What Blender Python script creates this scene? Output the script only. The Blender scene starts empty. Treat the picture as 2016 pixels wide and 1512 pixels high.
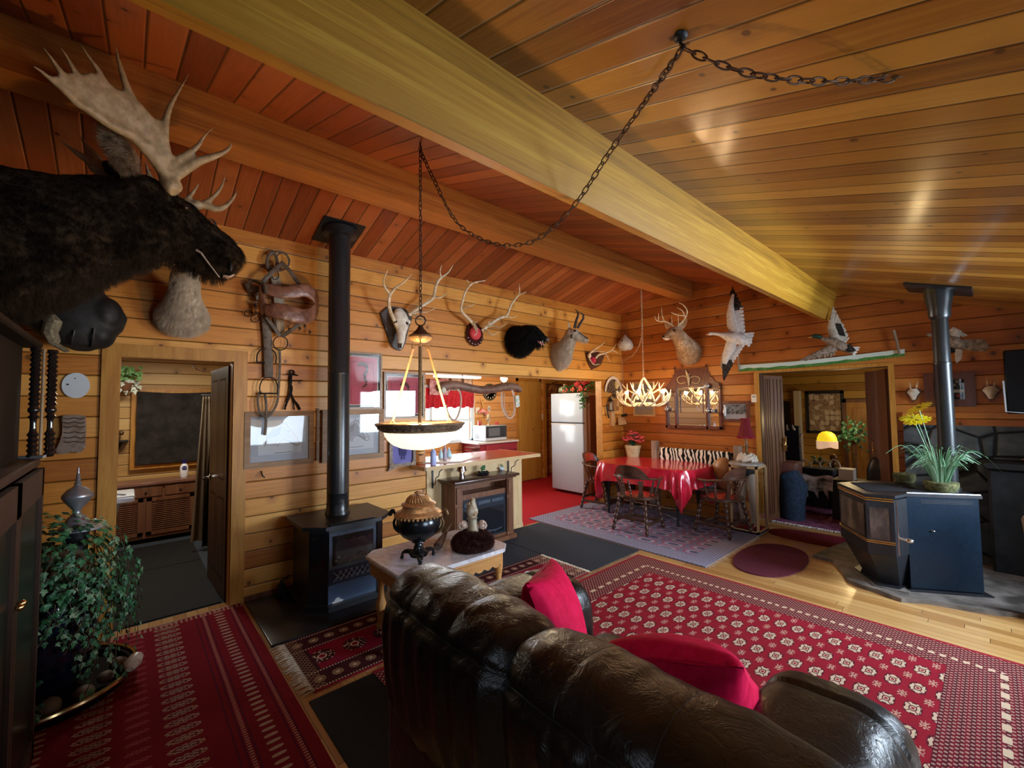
import bpy, bmesh, math, random
from mathutils import Vector, Matrix, noise as mnoise
from math import sin, cos, pi, radians
random.seed(7)
sc = bpy.context.scene
COL = sc.collection

# ------------------------------------------------------------------ camera
FPX, YAW, PITCH, ROLL = 842.33, -0.8404003, 0.0469706, -0.0113819
CAM = Vector((4.25, 0.0, 1.64))
_fw = Vector((sin(YAW)*cos(PITCH), cos(YAW)*cos(PITCH), sin(PITCH)))
_r = Vector((cos(YAW), -sin(YAW), 0)); _u = _r.cross(_fw)
_r2 = _r*cos(ROLL)+_u*sin(ROLL); _u2 = _u*cos(ROLL)-_r*sin(ROLL)
cam = bpy.data.cameras.new('camera'); camo = bpy.data.objects.new('camera', cam); COL.objects.link(camo)
cam.sensor_fit = 'HORIZONTAL'; cam.sensor_width = 36; cam.lens = FPX/2016*36; cam.clip_start = .02
camo.matrix_world = Matrix(((_r2.x,_u2.x,-_fw.x,CAM.x),(_r2.y,_u2.y,-_fw.y,CAM.y),(_r2.z,_u2.z,-_fw.z,CAM.z),(0,0,0,1)))
sc.camera = camo
def ray(x, y): return _r2*((x-1008)/FPX) - _u2*((y-756)/FPX) + _fw
def A(x, y, off=0.0): r = ray(x, y); return CAM+r*((off-CAM.x)/r.x)       # point of the photograph on the plane X = off
def B(x, y, off=0.0): r = ray(x, y); return CAM+r*((WB-off-CAM.y)/r.y)    # on the plane off in front of the back wall
def F(x, y, z=0.0): r = ray(x, y); return CAM+r*((z-CAM.z)/r.z)           # on a level plane
WB = 6.38

# ------------------------------------------------------------------ world, exposure
sc.view_settings.view_transform = 'Standard'; sc.view_settings.look = 'None'
sc.view_settings.gamma = 1; sc.view_settings.exposure = 0.42; sc.view_settings.use_curve_mapping = False
w = bpy.data.worlds.new('world'); sc.world = w; w.use_nodes = True
w.node_tree.nodes['Background'].inputs[0].default_value = (.75,.88,1,1)
w.node_tree.nodes['Background'].inputs[1].default_value = .8

# ------------------------------------------------------------------ lights: daylight at the windows
def light(name, kind, loc, energy, col=(1,1,1), size=None, aim=None, sizey=None, spread=None, rad=.03):
    l = bpy.data.lights.new(name, kind); l.energy = energy; l.color = col
    if kind == 'AREA':
        l.shape = 'RECTANGLE'; l.size = size; l.size_y = sizey or size
        if spread: l.spread = spread
    else: l.shadow_soft_size = rad
    o = bpy.data.objects.new(name, l); COL.objects.link(o); o.location = loc
    if aim is not None: o.rotation_euler = (Vector(aim)-Vector(loc)).to_track_quat('-Z','Y').to_euler()
    return o
DAY = (.70,.84,1.0)
light('window_daylight', 'AREA', (5.66,4.75,1.50), 92, DAY, 1.3, (0,2.9,.9), 1.0, radians(125))
light('window_daylight', 'AREA', (5.66,2.1,1.42), 24, DAY, 1.5, (0,2.8,.5), 1.1, radians(115))
light('window_daylight', 'AREA', (4.3,-.78,1.50), 1.5, DAY, 1.3, (2.8,4,.9), 1.0)
light('kitchen_window_daylight', 'AREA', (-2.40,4.1,1.45), 30, (.9,.97,1), 1.5, (0,4.1,1.0), 1.0)
light('bathroom_ceiling_light', 'AREA', (-1.7,.35,2.3), 22, (1,.93,.8), .5, (-1.7,.35,0), .5)
light('far_room_daylight', 'AREA', (4.6,8.6,1.5), 8, (.9,.95,1), 1.2, (2,8.2,1), 1.0)
WARM = (1,.66,.33)
light('pendant_bulb', 'POINT', (1.97,1.305,1.58), 30, WARM, rad=.06)
for dx, dy in ((-.30,.05),(.02,.16),(.31,-.02),(.05,-.2)):
    light('chandelier_bulb_light', 'POINT', (.99+dx,5.4+dy,1.80), 13, WARM, rad=.03)
light('kitchen_bulb_light', 'POINT', (-.9,5.0,2.05), 36, (1,.80,.52), rad=.05)
light('far_room_lamp_light', 'POINT', (2.72,8.4,1.30), 7, (1,.72,.35), rad=.08)

# ------------------------------------------------------------------ node helpers
class E:
    """a node socket that can be calculated with"""
    def __init__(s, nt, k): s.nt, s.k = nt, k
    def op(s, o, *a):
        n = s.nt.nodes.new('ShaderNodeMath'); n.operation = o
        for i, v in enumerate((s,)+a):
            if isinstance(v, E): s.nt.links.new(v.k, n.inputs[i])
            else: n.inputs[i].default_value = v
        return E(s.nt, n.outputs[0])
    def __add__(s, b): return s.op('ADD', b)
    __radd__ = __add__
    def __sub__(s, b): return s.op('SUBTRACT', b)
    def __rsub__(s, b): return (s*-1)+b
    def __mul__(s, b): return s.op('MULTIPLY', b)
    __rmul__ = __mul__
    def __truediv__(s, b): return s.op('DIVIDE', b)
    def floor(s): return s.op('FLOOR')
    def frac(s): return s.op('FRACT')
    def abs(s): return s.op('ABSOLUTE')
    def sin(s): return s.op('SINE')
    def lt(s, b): return s.op('LESS_THAN', b)
    def gt(s, b): return s.op('GREATER_THAN', b)
    def mn(s, b): return s.op('MINIMUM', b)
    def mx(s, b): return s.op('MAXIMUM', b)
    def pw(s, b): return s.op('POWER', b)
    def sm(s, a, b):      # smooth step a..b
        n = s.nt.nodes.new('ShaderNodeMapRange'); n.interpolation_type = 'SMOOTHSTEP'
        s.nt.links.new(s.k, n.inputs[0]); n.inputs[1].default_value = a; n.inputs[2].default_value = b
        return E(s.nt, n.outputs[0])
class Mat:
    def __init__(s, name, base=(.5,.5,.5), rough=.5, metal=0.0, spec=.5, **kw):
        s.m = bpy.data.materials.new(name); s.m.use_nodes = True; s.nt = s.m.node_tree
        s.b = s.nt.nodes['Principled BSDF']
        s.set('Base Color', base); s.set('Roughness', rough); s.set('Metallic', metal); s.set('Specular IOR Level', spec)
        for k, v in kw.items(): s.set(k.replace('_', ' '), v)
        s.m.diffuse_color = (*base[:3], 1) if isinstance(base, tuple) else (.5,.5,.5,1)
    def set(s, k, v):
        i = s.b.inputs[k]
        if isinstance(v, E): s.nt.links.new(v.k, i)
        elif isinstance(v, tuple) and len(v) == 3: i.default_value = (*v, 1)
        else: i.default_value = v
    def node(s, t, **kw):
        n = s.nt.nodes.new(t)
        for k, v in kw.items(): setattr(n, k, v)
        return n
    def con(s, v, i):
        if isinstance(v, E): s.nt.links.new(v.k, i)
        elif isinstance(v, tuple) and len(v) == 3 and i.type == 'RGBA': i.default_value = (*v, 1)
        else: i.default_value = v
    def pos(s, kind='world'):
        if kind == 'world': n = s.node('ShaderNodeNewGeometry'); o = n.outputs['Position']
        else: n = s.node('ShaderNodeTexCoord'); o = n.outputs['Object']
        q = s.node('ShaderNodeSeparateXYZ'); s.nt.links.new(o, q.inputs[0])
        s.P = E(s.nt, o); return [E(s.nt, q.outputs[i]) for i in range(3)]
    def vec(s, x, y, z=0.0):
        n = s.node('ShaderNodeCombineXYZ')
        for i, v in enumerate((x, y, z)): s.con(v, n.inputs[i])
        return E(s.nt, n.outputs[0])
    def noise(s, v=None, scale=5.0, detail=3.0, rough=.5, dist=0.0):
        n = s.node('ShaderNodeTexNoise')
        if v is not None: s.con(v, n.inputs['Vector'])
        n.inputs['Scale'].default_value = scale; n.inputs['Detail'].default_value = detail
        n.inputs['Roughness'].default_value = rough; n.inputs['Distortion'].default_value = dist
        return E(s.nt, n.outputs[0])
    def vor(s, v, scale=5.0, feature='F1', out='Distance', rnd=1.0, dim='3D'):
        n = s.node('ShaderNodeTexVoronoi', feature=feature, voronoi_dimensions=dim); s.con(v, n.inputs['Vector'])
        n.inputs['Scale'].default_value = scale; n.inputs['Randomness'].default_value = rnd
        return E(s.nt, n.outputs[out])
    def white(s, v):
        n = s.node('ShaderNodeTexWhiteNoise', noise_dimensions='3D'); s.con(v, n.inputs['Vector']); return E(s.nt, n.outputs[0])
    def mix(s, f, a, b):
        n = s.node('ShaderNodeMix', data_type='RGBA'); s.con(f, n.inputs[0]); s.con(a, n.inputs[6]); s.con(b, n.inputs[7])
        return E(s.nt, n.outputs[2])
    def bump(s, h, strength=.3, dist=.01):
        n = s.node('ShaderNodeBump'); s.con(h, n.inputs['Height']); n.inputs['Strength'].default_value = strength
        n.inputs['Distance'].default_value = dist; s.nt.links.new(n.outputs[0], s.b.inputs['Normal'])
def flat(name, base, rough=.5, metal=0.0, spec=.5, **kw): return Mat(name, base, rough, metal, spec, **kw).m
def mottled(name, a, b, rough=.6, scale=12.0, metal=0.0, bump=.0, detail=4.0, stretch=(1,1,1), spec=.4, bd=.004, c=None, **kw):
    m = Mat(name, a, rough, metal, spec, **kw); x, y, z = m.pos('object')
    v = m.vec(x*stretch[0], y*stretch[1], z*stretch[2]); n = m.noise(v, scale, detail, .6)
    col = m.mix(n.sm(.35,.65), a, b)
    if c: col = m.mix(m.noise(v, scale*.4, 2.0).sm(.55,.7), col, c)
    m.set('Base Color', col)
    if bump: m.bump(m.noise(v, scale*2.2, 5.0, .65), bump, bd)
    return m.m
def planks(name, along, across, w, off, dark, mid, light_, groove=(.03,.012,.004), rough=.42, gw=.004, knots=.5, spec=.45, stag=0.0, coat=0.0, bumpd=.006, bevel=True, grain=1.0):
    """tongue-and-groove boards: colour changes board by board, long grain, knots, grooved joints"""
    m = Mat(name, mid, rough, 0, spec); p = dict(zip('XYZ', m.pos('world')))
    al, ac = p[along], p[across]; v = (ac-off)/w; idn = v.floor(); fr = v-idn
    rnd = m.white(m.vec(idn*1.37+.2, idn*.31, 3.3)); rnd2 = m.white(m.vec(idn*.77+5.2, 1.3, idn*.5))
    if stag:
        seg = (al/stag+rnd*7.0).floor(); rnd = m.white(m.vec(idn*1.37+.2, seg*.71+.1, 3.3)); end = ((al/stag+rnd2*0.0+m.white(m.vec(idn*1.37+.2, idn*.31, 3.3))*7.0).frac()-.5).abs()
    gv = m.vec(al*1.3+rnd*31.0, fr*(w*26.0)+rnd2*9.0, rnd*5.0)
    g1 = m.noise(gv, 1.6, 5.0, .6, 1.2); g2 = m.noise(m.vec(al*2.2+rnd*11.0, ac*95.0, 0.0), 1.0, 3.0, .6)
    t = (rnd-.5)*.95+(g1-.5)*.95*grain+(g2-.5)*.22*grain+.5
    col = m.mix(t.sm(.5,1.0), m.mix(t.sm(.0,.5), dark, mid), light_)
    kv = m.vec(al+rnd2*13.0, ac*.92, 0.0)
    kd = m.vor(kv, 2.6, dim='2D'); big = m.noise(kv, 9.0, 2.0)
    kn = 1.0-(kd+(big-.5)*.04).sm(.008+.026*knots, .028+.036*knots)
    ring = (1.0-kd.sm(.06,.20))*.7
    col = m.mix(ring*knots, col, dark)
    if knots > 0: col = m.mix(kn*.85, col, tuple(c*.32 for c in dark))
    e = fr.mn(1.0-fr)*w; gr = 1.0-e.sm(gw*.35, gw*1.25)
    if stag: gr = gr.mx(end.gt(.4985))
    col = m.mix(gr*.9, col, groove)
    m.set('Base Color', col)
    rr = (g2-.5)*.15+rough; m.set('Roughness', rr)
    prof = e.sm(0.0, gw*2.6) if bevel else e.sm(0.0, gw)
    m.bump(prof*1.0+g2*.03+m.noise(kv, 3.0, 1.0)*.05, .8, bumpd)
    if coat: m.set('Coat Weight', coat); m.set('Coat Roughness', .16)
    return m.m

# ------------------------------------------------------------------ mesh helpers
def V(*a): return Vector(a[0]) if len(a) == 1 else Vector(a)
class MB:
    def __init__(s): s.bm = bmesh.new(); s.mi = 0
    def _f(s, vs):
        try: f = s.bm.faces.new(vs); f.material_index = s.mi; return f
        except ValueError: return None
    def box(s, lo, hi, rot=None, piv=None, bev=0.0, seg=1):
        lo, hi = V(lo), V(hi); pre = len(s.bm.verts)
        vs = [s.bm.verts.new((x,y,z)) for x in (lo.x,hi.x) for y in (lo.y,hi.y) for z in (lo.z,hi.z)]
        fs = [s._f([vs[i] for i in q]) for q in ((0,1,3,2),(4,6,7,5),(0,4,5,1),(2,3,7,6),(0,2,6,4),(1,5,7,3))]
        if rot is not None:
            c = V(piv) if piv is not None else (lo+hi)/2
            M_ = Matrix.Translation(c) @ rot.to_4x4() @ Matrix.Translation(-c)
            for v in vs: v.co = M_ @ v.co
        if bev:
            es = list({e for f in fs for e in f.edges})
            r = bmesh.ops.bevel(s.bm, geom=es, offset=bev, segments=seg, affect='EDGES', profile=.5)
            for f in r['faces']: f.material_index = s.mi
        return s
    def cbox(s, c, sz, rot=None, bev=0.0, seg=1): c, sz = V(c), V(sz); return s.box(c-sz/2, c+sz/2, rot, None, bev, seg)
    def rings(s, rings, close=True, caps=True, loop=False):
        R = [[s.bm.verts.new(p) for p in r] for r in rings]; n = len(R[0])
        for i in range(len(R)-(0 if loop else 1)):
            a, b = R[i], R[(i+1) % len(R)]
            for j in range(n if close else n-1): s._f((a[j], a[(j+1)%n], b[(j+1)%n], b[j]))
        if caps and not loop: s._f(list(reversed(R[0]))); s._f(R[-1])
        return s
    def tube(s, pts, r, n=8, caps=True, flat=None, up=None, loop=False):
        """round bar through pts; r is one radius or one per point; flat = (sideways, upward) factors"""
        pts = [V(p) for p in pts]; m = len(pts); rs = r if isinstance(r, (list, tuple)) else [r]*m
        rr = []; pu = V(up) if up is not None else None
        for i, p in enumerate(pts):
            if loop: t = pts[(i+1)%m]-pts[i-1]
            else: t = pts[min(i+1,m-1)]-pts[max(i-1,0)]
            t = t.normalized() if t.length > 1e-9 else Vector((0,0,1))
            if pu is None: pu = Vector((0,0,1)) if abs(t.z) < .9 else Vector((0,1,0))
            u = pu-t*pu.dot(t)
            u = u.normalized() if u.length > 1e-6 else t.orthogonal().normalized()
            if up is None: pu = u
            sd = t.cross(u); fa = flat or (1,1)
            rr.append([p+(sd*cos(2*pi*k/n)*fa[0]+u*sin(2*pi*k/n)*fa[1])*rs[i] for k in range(n)])
        return s.rings(rr, caps=caps, loop=loop)
    def bar(s, a, b, r0, r1=None, n=10): return s.tube([a, b], [r0, r0 if r1 is None else r1], n)
    def spline(s, pts, r, n=8, k=5, **kw):
        P, R_ = smooth_path(pts, r, k); return s.tube(P, R_, n, **kw)
    def lathe(s, prof, c=(0,0,0), n=20, axis=None, scal=None, caps=True, flute=0, fd=.0):
        c = V(c); q = Vector((0,0,1)).rotation_difference(V(axis).normalized()).to_matrix() if axis is not None else None
        rr = []
        for r, z in prof:
            ring = []
            for k in range(n):
                a = 2*pi*k/n; rad = r*(1+(fd*cos(flute*a) if flute else 0)); p = Vector((rad*cos(a), rad*sin(a), z))
                if scal: p = Vector((p.x*scal[0], p.y*scal[1], p.z))
                ring.append(c+(q@p if q is not None else p))
            rr.append(ring)
        return s.rings(rr, caps=caps)
    def ball(s, c, r, n=12, m=8, rot=None):
        c = V(c); r = V(r) if not isinstance(r, (int, float)) else Vector((r,r,r)); rr = []
        for i in range(m+1):
            ph = -pi/2+pi*i/m; ph = max(-pi/2+.02, min(pi/2-.02, ph)); ring = []
            for k in range(n):
                p = Vector((r.x*cos(ph)*cos(2*pi*k/n), r.y*cos(ph)*sin(2*pi*k/n), r.z*sin(ph)))
                ring.append(c+(rot@p if rot is not None else p))
            rr.append(ring)
        return s.rings(rr)
    def loft(s, secs, n=16, up=(0,0,1), sq=1.0):
        """secs = (centre, half width, half height) along a body; sq < 1 squares the section"""
        rr = []; m = len(secs); up0 = V(up)
        for i, (c, a, b) in enumerate(secs):
            t = (V(secs[min(i+1,m-1)][0])-V(secs[max(i-1,0)][0])).normalized()
            u = up0-t*up0.dot(t); u = u.normalized() if u.length > 1e-4 else t.orthogonal(); sd = t.cross(u); ring = []
            for k in range(n):
                ca, sa = cos(2*pi*k/n), sin(2*pi*k/n)
                ca = math.copysign(abs(ca)**sq, ca); sa = math.copysign(abs(sa)**sq, sa)
                ring.append(V(c)+sd*ca*a+u*sa*b)
            rr.append(ring)
        return s.rings(rr)
    def poly(s, pts, d):
        """flat outline given thickness: pts in 3D, d = extrusion vector"""
        d = V(d); a = [s.bm.verts.new(V(p)) for p in pts]; b = [s.bm.verts.new(V(p)+d) for p in pts]; n = len(a)
        s._f(list(reversed(a))); s._f(b)
        for i in range(n): s._f((a[i], a[(i+1)%n], b[(i+1)%n], b[i]))
        return s
    def quad(s, *p): s._f([s.bm.verts.new(V(q)) for q in p]); return s
    def grid(s, nu, nv, fn, closeu=False):
        g = [[s.bm.verts.new(fn(u/(nu if closeu else nu-1), v/(nv-1))) for v in range(nv)] for u in range(nu)]
        for i in range(nu if closeu else nu-1):
            for j in range(nv-1): s._f((g[i][j], g[(i+1)%nu][j], g[(i+1)%nu][j+1], g[i][j+1]))
        return s
    def add(s, o, M_=None):
        """append another MB (kept), optionally transformed"""
        mp = {}
        for v in o.bm.verts: mp[v] = s.bm.verts.new(M_ @ v.co if M_ is not None else v.co)
        for f in o.bm.faces:
            try: g = s.bm.faces.new([mp[v] for v in f.verts]); g.material_index = f.material_index
            except ValueError: pass
        return s
    def xf(s, M_):
        for v in s.bm.verts: v.co = M_ @ v.co
        return s
    def rough(s, amp, scale, seed=0):
        s.bm.normal_update()
        for v in s.bm.verts: v.co += v.normal*amp*mnoise.noise(v.co*scale+Vector((seed,0,0)))
        return s
def smooth_path(pts, r, k=5, loop=False):
    pts = [V(p) for p in pts]; m = len(pts); rs = list(r) if isinstance(r, (list, tuple)) else [r]*m
    P, R_ = [], []
    for i in range(m if loop else m-1):
        if loop: p0, p1, p2, p3 = pts[i-1], pts[i], pts[(i+1)%m], pts[(i+2)%m]
        else: p0, p1, p2, p3 = pts[max(i-1,0)], pts[i], pts[i+1], pts[min(i+2,m-1)]
        r1, r2 = rs[i], rs[(i+1)%m]
        for j in range(k):
            t = j/k
            P.append(.5*((2*p1)+(p2-p0)*t+(2*p0-5*p1+4*p2-p3)*t*t+(3*p1-p0-3*p2+p3)*t**3)); R_.append(r1+(r2-r1)*t)
    if not loop: P.append(pts[-1]); R_.append(rs[-1])
    return P, R_
def mesh_of(mb, mats, ang=38):
    bm = mb.bm; bm.normal_update(); bmesh.ops.recalc_face_normals(bm, faces=bm.faces)
    me = bpy.data.meshes.new('mesh'); bm.to_mesh(me); bm.free()
    for m in (mats if isinstance(mats, (list, tuple)) else [mats]): me.materials.append(m)
    if ang:
        me.polygons.foreach_set('use_smooth', [True]*len(me.polygons)); me.set_sharp_from_angle(angle=radians(ang))
    return me
def T(name, label, cat, loc=(0,0,0), rz=0.0, group=None):
    """an Empty at the base of a thing; its parts are its children"""
    o = bpy.data.objects.new(name, None); COL.objects.link(o); o.location = loc; o.rotation_euler = (0,0,rz)
    o.empty_display_size = .05; o['label'] = label; o['category'] = cat
    if group: o['group'] = group
    o['_m'] = 0; del o['_m']
    return o
def part(name, mb, mats, parent, local=False, label=None, ang=38, kind=None):
    """a part of a thing (or of a part); mb is in room coordinates unless local"""
    if not local:
        root = parent
        while root.parent: root = root.parent
        mb.xf((Matrix.Translation(root.location) @ root.rotation_euler.to_matrix().to_4x4()).inverted())
    me = mesh_of(mb, mats, ang); me.name = name
    o = bpy.data.objects.new(name, me); COL.objects.link(o); o.parent = parent
    if label: o['label'] = label
    if kind: o['kind'] = kind
    return o
def one(name, mb, mats, label, cat, group=None, kind=None, ang=38):
    """a thing that is a single mesh; its origin goes to the middle of its base"""
    vs = mb.bm.verts; lo = Vector([min(v.co[i] for v in vs) for i in range(3)]); hi = Vector([max(v.co[i] for v in vs) for i in range(3)])
    c = Vector(((lo.x+hi.x)/2, (lo.y+hi.y)/2, lo.z)); mb.xf(Matrix.Translation(-c))
    me = mesh_of(mb, mats, ang); me.name = name
    o = bpy.data.objects.new(name, me); COL.objects.link(o); o.location = c
    if label: o['label'] = label; o['category'] = cat
    if group: o['group'] = group
    if kind: o['kind'] = kind
    return o
def struct(name, mb, mats, parent=None, ang=38, label=None, cat=None):
    me = mesh_of(mb, mats, ang); o = bpy.data.objects.new(name, me); COL.objects.link(o)
    if parent: o.parent = parent
    else:
        o['kind'] = 'structure'
        if label: o['label'] = label; o['category'] = cat
    return o
def dup(root, loc, rz, label=None):
    r = root.copy(); COL.objects.link(r); r.location = loc; r.rotation_euler = (0,0,rz)
    if label: r['label'] = label
    for ch in list(root.children):
        c = ch.copy(); COL.objects.link(c); c.parent = r
        for g in list(ch.children):
            d = g.copy(); COL.objects.link(d); d.parent = c
    return r
def bake(o):
    bpy.context.view_layer.update(); me = bpy.data.meshes.new_from_object(o.evaluated_get(bpy.context.evaluated_depsgraph_get())); o.modifiers.clear(); old = o.data; o.data = me; me.name = o.name
    me.polygons.foreach_set('use_smooth', [True]*len(me.polygons)); bpy.data.meshes.remove(old); return o
def remesh(o, vox=.008, it=4, fac=.6):
    m = o.modifiers.new('union', 'REMESH'); m.mode = 'VOXEL'; m.voxel_size = vox; m.use_smooth_shade = True
    if it: q = o.modifiers.new('soften', 'SMOOTH'); q.iterations = it; q.factor = fac
    return bake(o)
def displace(o, strength, size, kind='CLOUDS', mid=.5):
    t = bpy.data.textures.new('tex', kind)
    if hasattr(t, 'noise_scale'): t.noise_scale = size
    d = o.modifiers.new('wrinkle', 'DISPLACE'); d.texture = t; d.strength = strength; d.mid_level = mid; d.texture_coords = 'LOCAL'
    return bake(o)
def subsurf(o, l=2): m = o.modifiers.new('soft', 'SUBSURF'); m.levels = l; m.render_levels = l; return o
def wallbox(mb, axis, t0, t1, a0, a1, z0, z1, holes):
    """a wall slab with rectangular holes (a0,a1,z0,z1): axis 'X' = slab between X t0..t1 running along Y"""
    cuts = sorted({a0, a1, *[h[0] for h in holes], *[h[1] for h in holes]}); cuts = [c for c in cuts if a0 <= c <= a1]
    for i in range(len(cuts)-1):
        p, q = cuts[i], cuts[i+1]; m_ = (p+q)/2; hs = sorted([(h[2], h[3]) for h in holes if h[0] < m_ < h[1]]); z = z0
        for h0, h1 in hs+[(z1, z1)]:
            if h0 > z+1e-6:
                if axis == 'X': mb.box((t0,p,z),(t1,q,h0))
                else: mb.box((p,t0,z),(q,t1,h0))
            z = max(z, h1)
    return mb

# ------------------------------------------------------------------ materials
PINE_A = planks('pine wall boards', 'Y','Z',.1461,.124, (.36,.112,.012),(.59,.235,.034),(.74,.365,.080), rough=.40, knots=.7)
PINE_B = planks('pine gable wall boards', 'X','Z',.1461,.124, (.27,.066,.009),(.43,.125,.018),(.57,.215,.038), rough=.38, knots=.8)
PINE_BATH = planks('pale pine bathroom boards', 'Y','Z',.1461,.05, (.34,.17,.045),(.52,.30,.09),(.64,.42,.16), rough=.5, knots=.75)
PINE_KIT = planks('pine kitchen boards', 'Y','Z',.1461,.06, (.46,.19,.045),(.62,.29,.08),(.72,.38,.13), rough=.45, knots=.5)
PINE_FAR = planks('pine far room boards', 'X','Z',.1461,.06, (.24,.11,.012),(.36,.18,.025),(.46,.26,.04), rough=.45, knots=.5)
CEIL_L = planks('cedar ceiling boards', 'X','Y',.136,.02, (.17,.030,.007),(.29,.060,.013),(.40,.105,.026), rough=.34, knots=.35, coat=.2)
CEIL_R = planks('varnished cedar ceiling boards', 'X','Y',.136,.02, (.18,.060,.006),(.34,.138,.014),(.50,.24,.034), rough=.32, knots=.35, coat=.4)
CEIL_FAR = planks('far ceiling boards', 'Y','X',.1,.0, (.36,.22,.07),(.46,.29,.1),(.54,.36,.14), groove=(.62,.45,.22), rough=.4, knots=.2)
FLOORW = planks('oak strip floor', 'X','Y',.075,.0, (.36,.17,.045),(.48,.26,.085),(.58,.35,.13), rough=.30, gw=.0016, knots=.0, stag=1.3, coat=.3, bumpd=.001, bevel=False)
def beam_mat(name, a, b, c):
    m = Mat(name, b, .42, 0, .4); x, y, z = m.pos('object')
    lay = (z*26.0+x*4.0).floor(); r = m.white(m.vec(lay*.7, 1.0, 2.0))
    g = m.noise(m.vec(x*30.0+r*3.0, y*1.1+r*20.0, z*30.0), 1.0, 5.0, .6, 1.5)
    f = m.noise(m.vec(x*130.0, y*2.4, z*130.0), 1.0, 3.0, .6)
    t = (g-.5)*1.4+(f-.5)*.5+(r-.5)*.55+.5
    m.set('Base Color', m.mix(t.sm(.5,1.0), m.mix(t.sm(0.0,.5), a, b), c)); m.bump(f, .15, .002)
    return m.m
BEAM = beam_mat('golden fir beam', (.25,.115,.009),(.42,.210,.019),(.56,.32,.040))
BEAM2 = beam_mat('orange fir beam', (.26,.075,.012),(.40,.135,.022),(.52,.22,.048))
def wood(name, a, b, rough=.45, axis=2, scale=1.0, coat=0.0, spec=.45):
    m = Mat(name, a, rough, 0, spec); p = m.pos('object'); q = [c*(22.0*scale) for c in p]; q[axis] = p[axis]*(2.0*scale)
    g = m.noise(m.vec(*q), 1.0, 4.0, .6, 1.0); m.set('Base Color', m.mix(g.sm(.3,.7), a, b)); m.bump(g, .12, .002)
    if coat: m.set('Coat Weight', coat); m.set('Coat Roughness', .15)
    return m.m
TRIM = wood('honey pine trim', (.40,.165,.022),(.54,.26,.045), .42, 2)
TRIMY = wood('honey pine trim level', (.40,.165,.022),(.54,.26,.045), .42, 1)
DARKDOOR = wood('dark brown door', (.050,.022,.012),(.085,.04,.02), .4, 2)
BROWN = wood('brown stained wood', (.13,.048,.022),(.20,.085,.04), .4, 2)
WALNUT = wood('dark walnut', (.050,.020,.012),(.095,.04,.022), .33, 2, coat=.3)
WALNUTX = wood('dark walnut level', (.050,.020,.012),(.095,.04,.022), .33, 0, coat=.3)
MAHOG = wood('red mahogany', (.10,.028,.016),(.17,.05,.028), .35, 2, coat=.2)
PLY = wood('yellow plywood', (.50,.25,.04),(.60,.33,.07), .4, 2)
GREYWOOD = wood('weathered wood', (.22,.15,.09),(.36,.27,.17), .7, 2)
KNOTTY = wood('pale knotty board', (.62,.42,.2),(.74,.55,.3), .5, 2)
BLACK = flat('black', (.008,.008,.009), .5)
IRON = flat('black iron', (.016,.016,.017), .42, .3)
STOVE = mottled('black stove enamel', (.012,.013,.016),(.018,.019,.023), .36, 60, bump=.04, spec=.5)
PIPE = flat('satin black stovepipe', (.014,.016,.018), .30, .0, .6)
STEELB = flat('bright steel', (.62,.62,.64), .22, 1.0)
BRASS = flat('brass', (.70,.46,.18), .25, 1.0)
SILVER = flat('tarnished silver', (.50,.46,.44), .22, 1.0)
BRONZE = mottled('aged bronze', (.11,.055,.025),(.2,.11,.05), .45, 30, metal=.6)
DKGLASS = flat('dark stove glass', (.010,.011,.014), .06, 0, .8)
WHITE = flat('white plastic', (.80,.80,.78), .4)
CREAM = flat('cream plastic', (.78,.72,.58), .4)
PAPER = flat('white paper', (.75,.77,.78), .7)
def antler(name, a, b): return mottled(name, a, b, .5, 25, bump=.25, stretch=(1,1,1), bd=.002)
ANTLER = antler('weathered antler', (.50,.36,.2),(.78,.64,.44))
ANTLERG = antler('moose antler bone', (.26,.18,.09),(.40,.29,.16))
BONE = mottled('bleached skull bone', (.82,.76,.64),(.60,.50,.38), .6, 14, bump=.2)
def fur(name, a, b, scale=30.0, stretch=(1,1,.35), bump=.7, c=None): return mottled(name, a, b, .85, scale, bump=bump, stretch=stretch, spec=.12, bd=.012, c=c)
def leather(name, base, hi, rough=.32, coat=.25, wr=9.0, bs=.35):
    m = Mat(name, base, rough, 0, .55); x, y, z = m.pos('object'); v = m.vec(x, y, z)
    n = m.noise(v, wr, 4.0, .6, .6); f = m.vor(v, 260.0); m.set('Base Color', m.mix(n.sm(.3,.7), base, hi))
    m.set('Roughness', (n-.5)*.16+rough); m.bump(n*1.0+f*.03, bs, .012)
    m.set('Coat Weight', coat); m.set('Coat Roughness', .22); return m.m
BLACKLEATHER = leather('black brown sofa leather', (.0055,.0042,.004),(.012,.008,.0065), .34, .0, 7.0, .25)
m = Mat('black brown sofa leather', (.006,.0045,.004), .30, 0, .5); x_, y_, z_ = m.pos('object'); v_ = m.vec(x_,y_,z_); n_q = m.noise(v_, 13.0, 5.0, .62, 1.2); rg = (n_q-.5).abs().sm(.0,.10)
m.set('Base Color', m.mix(m.noise(v_, 3.0, 3.0).sm(.35,.7), (.0045,.0036,.0034), (.013,.0085,.0065))); m.set('Roughness', (m.noise(v_, 5.0, 3.0)-.5)*.22+.31); m.bump(rg*.5+n_q*.8+m.vor(v_, 260.0)*.03, .22, .010); BLACKLEATHER = m.m
SADDLE = leather('old saddle leather', (.11,.042,.022),(.22,.09,.05), .42, .1, 14.0)
STRAP = leather('dry strap leather', (.055,.035,.022),(.13,.09,.055), .6, .0, 20.0)
OXBLOOD = leather('red vinyl', (.30,.022,.012),(.40,.04,.02), .25, .4, 12.0, .1)
REDCARPET = mottled('red kitchen carpet', (.34,.014,.022),(.44,.026,.034), .95, 180, bump=.5, spec=.1)
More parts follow.
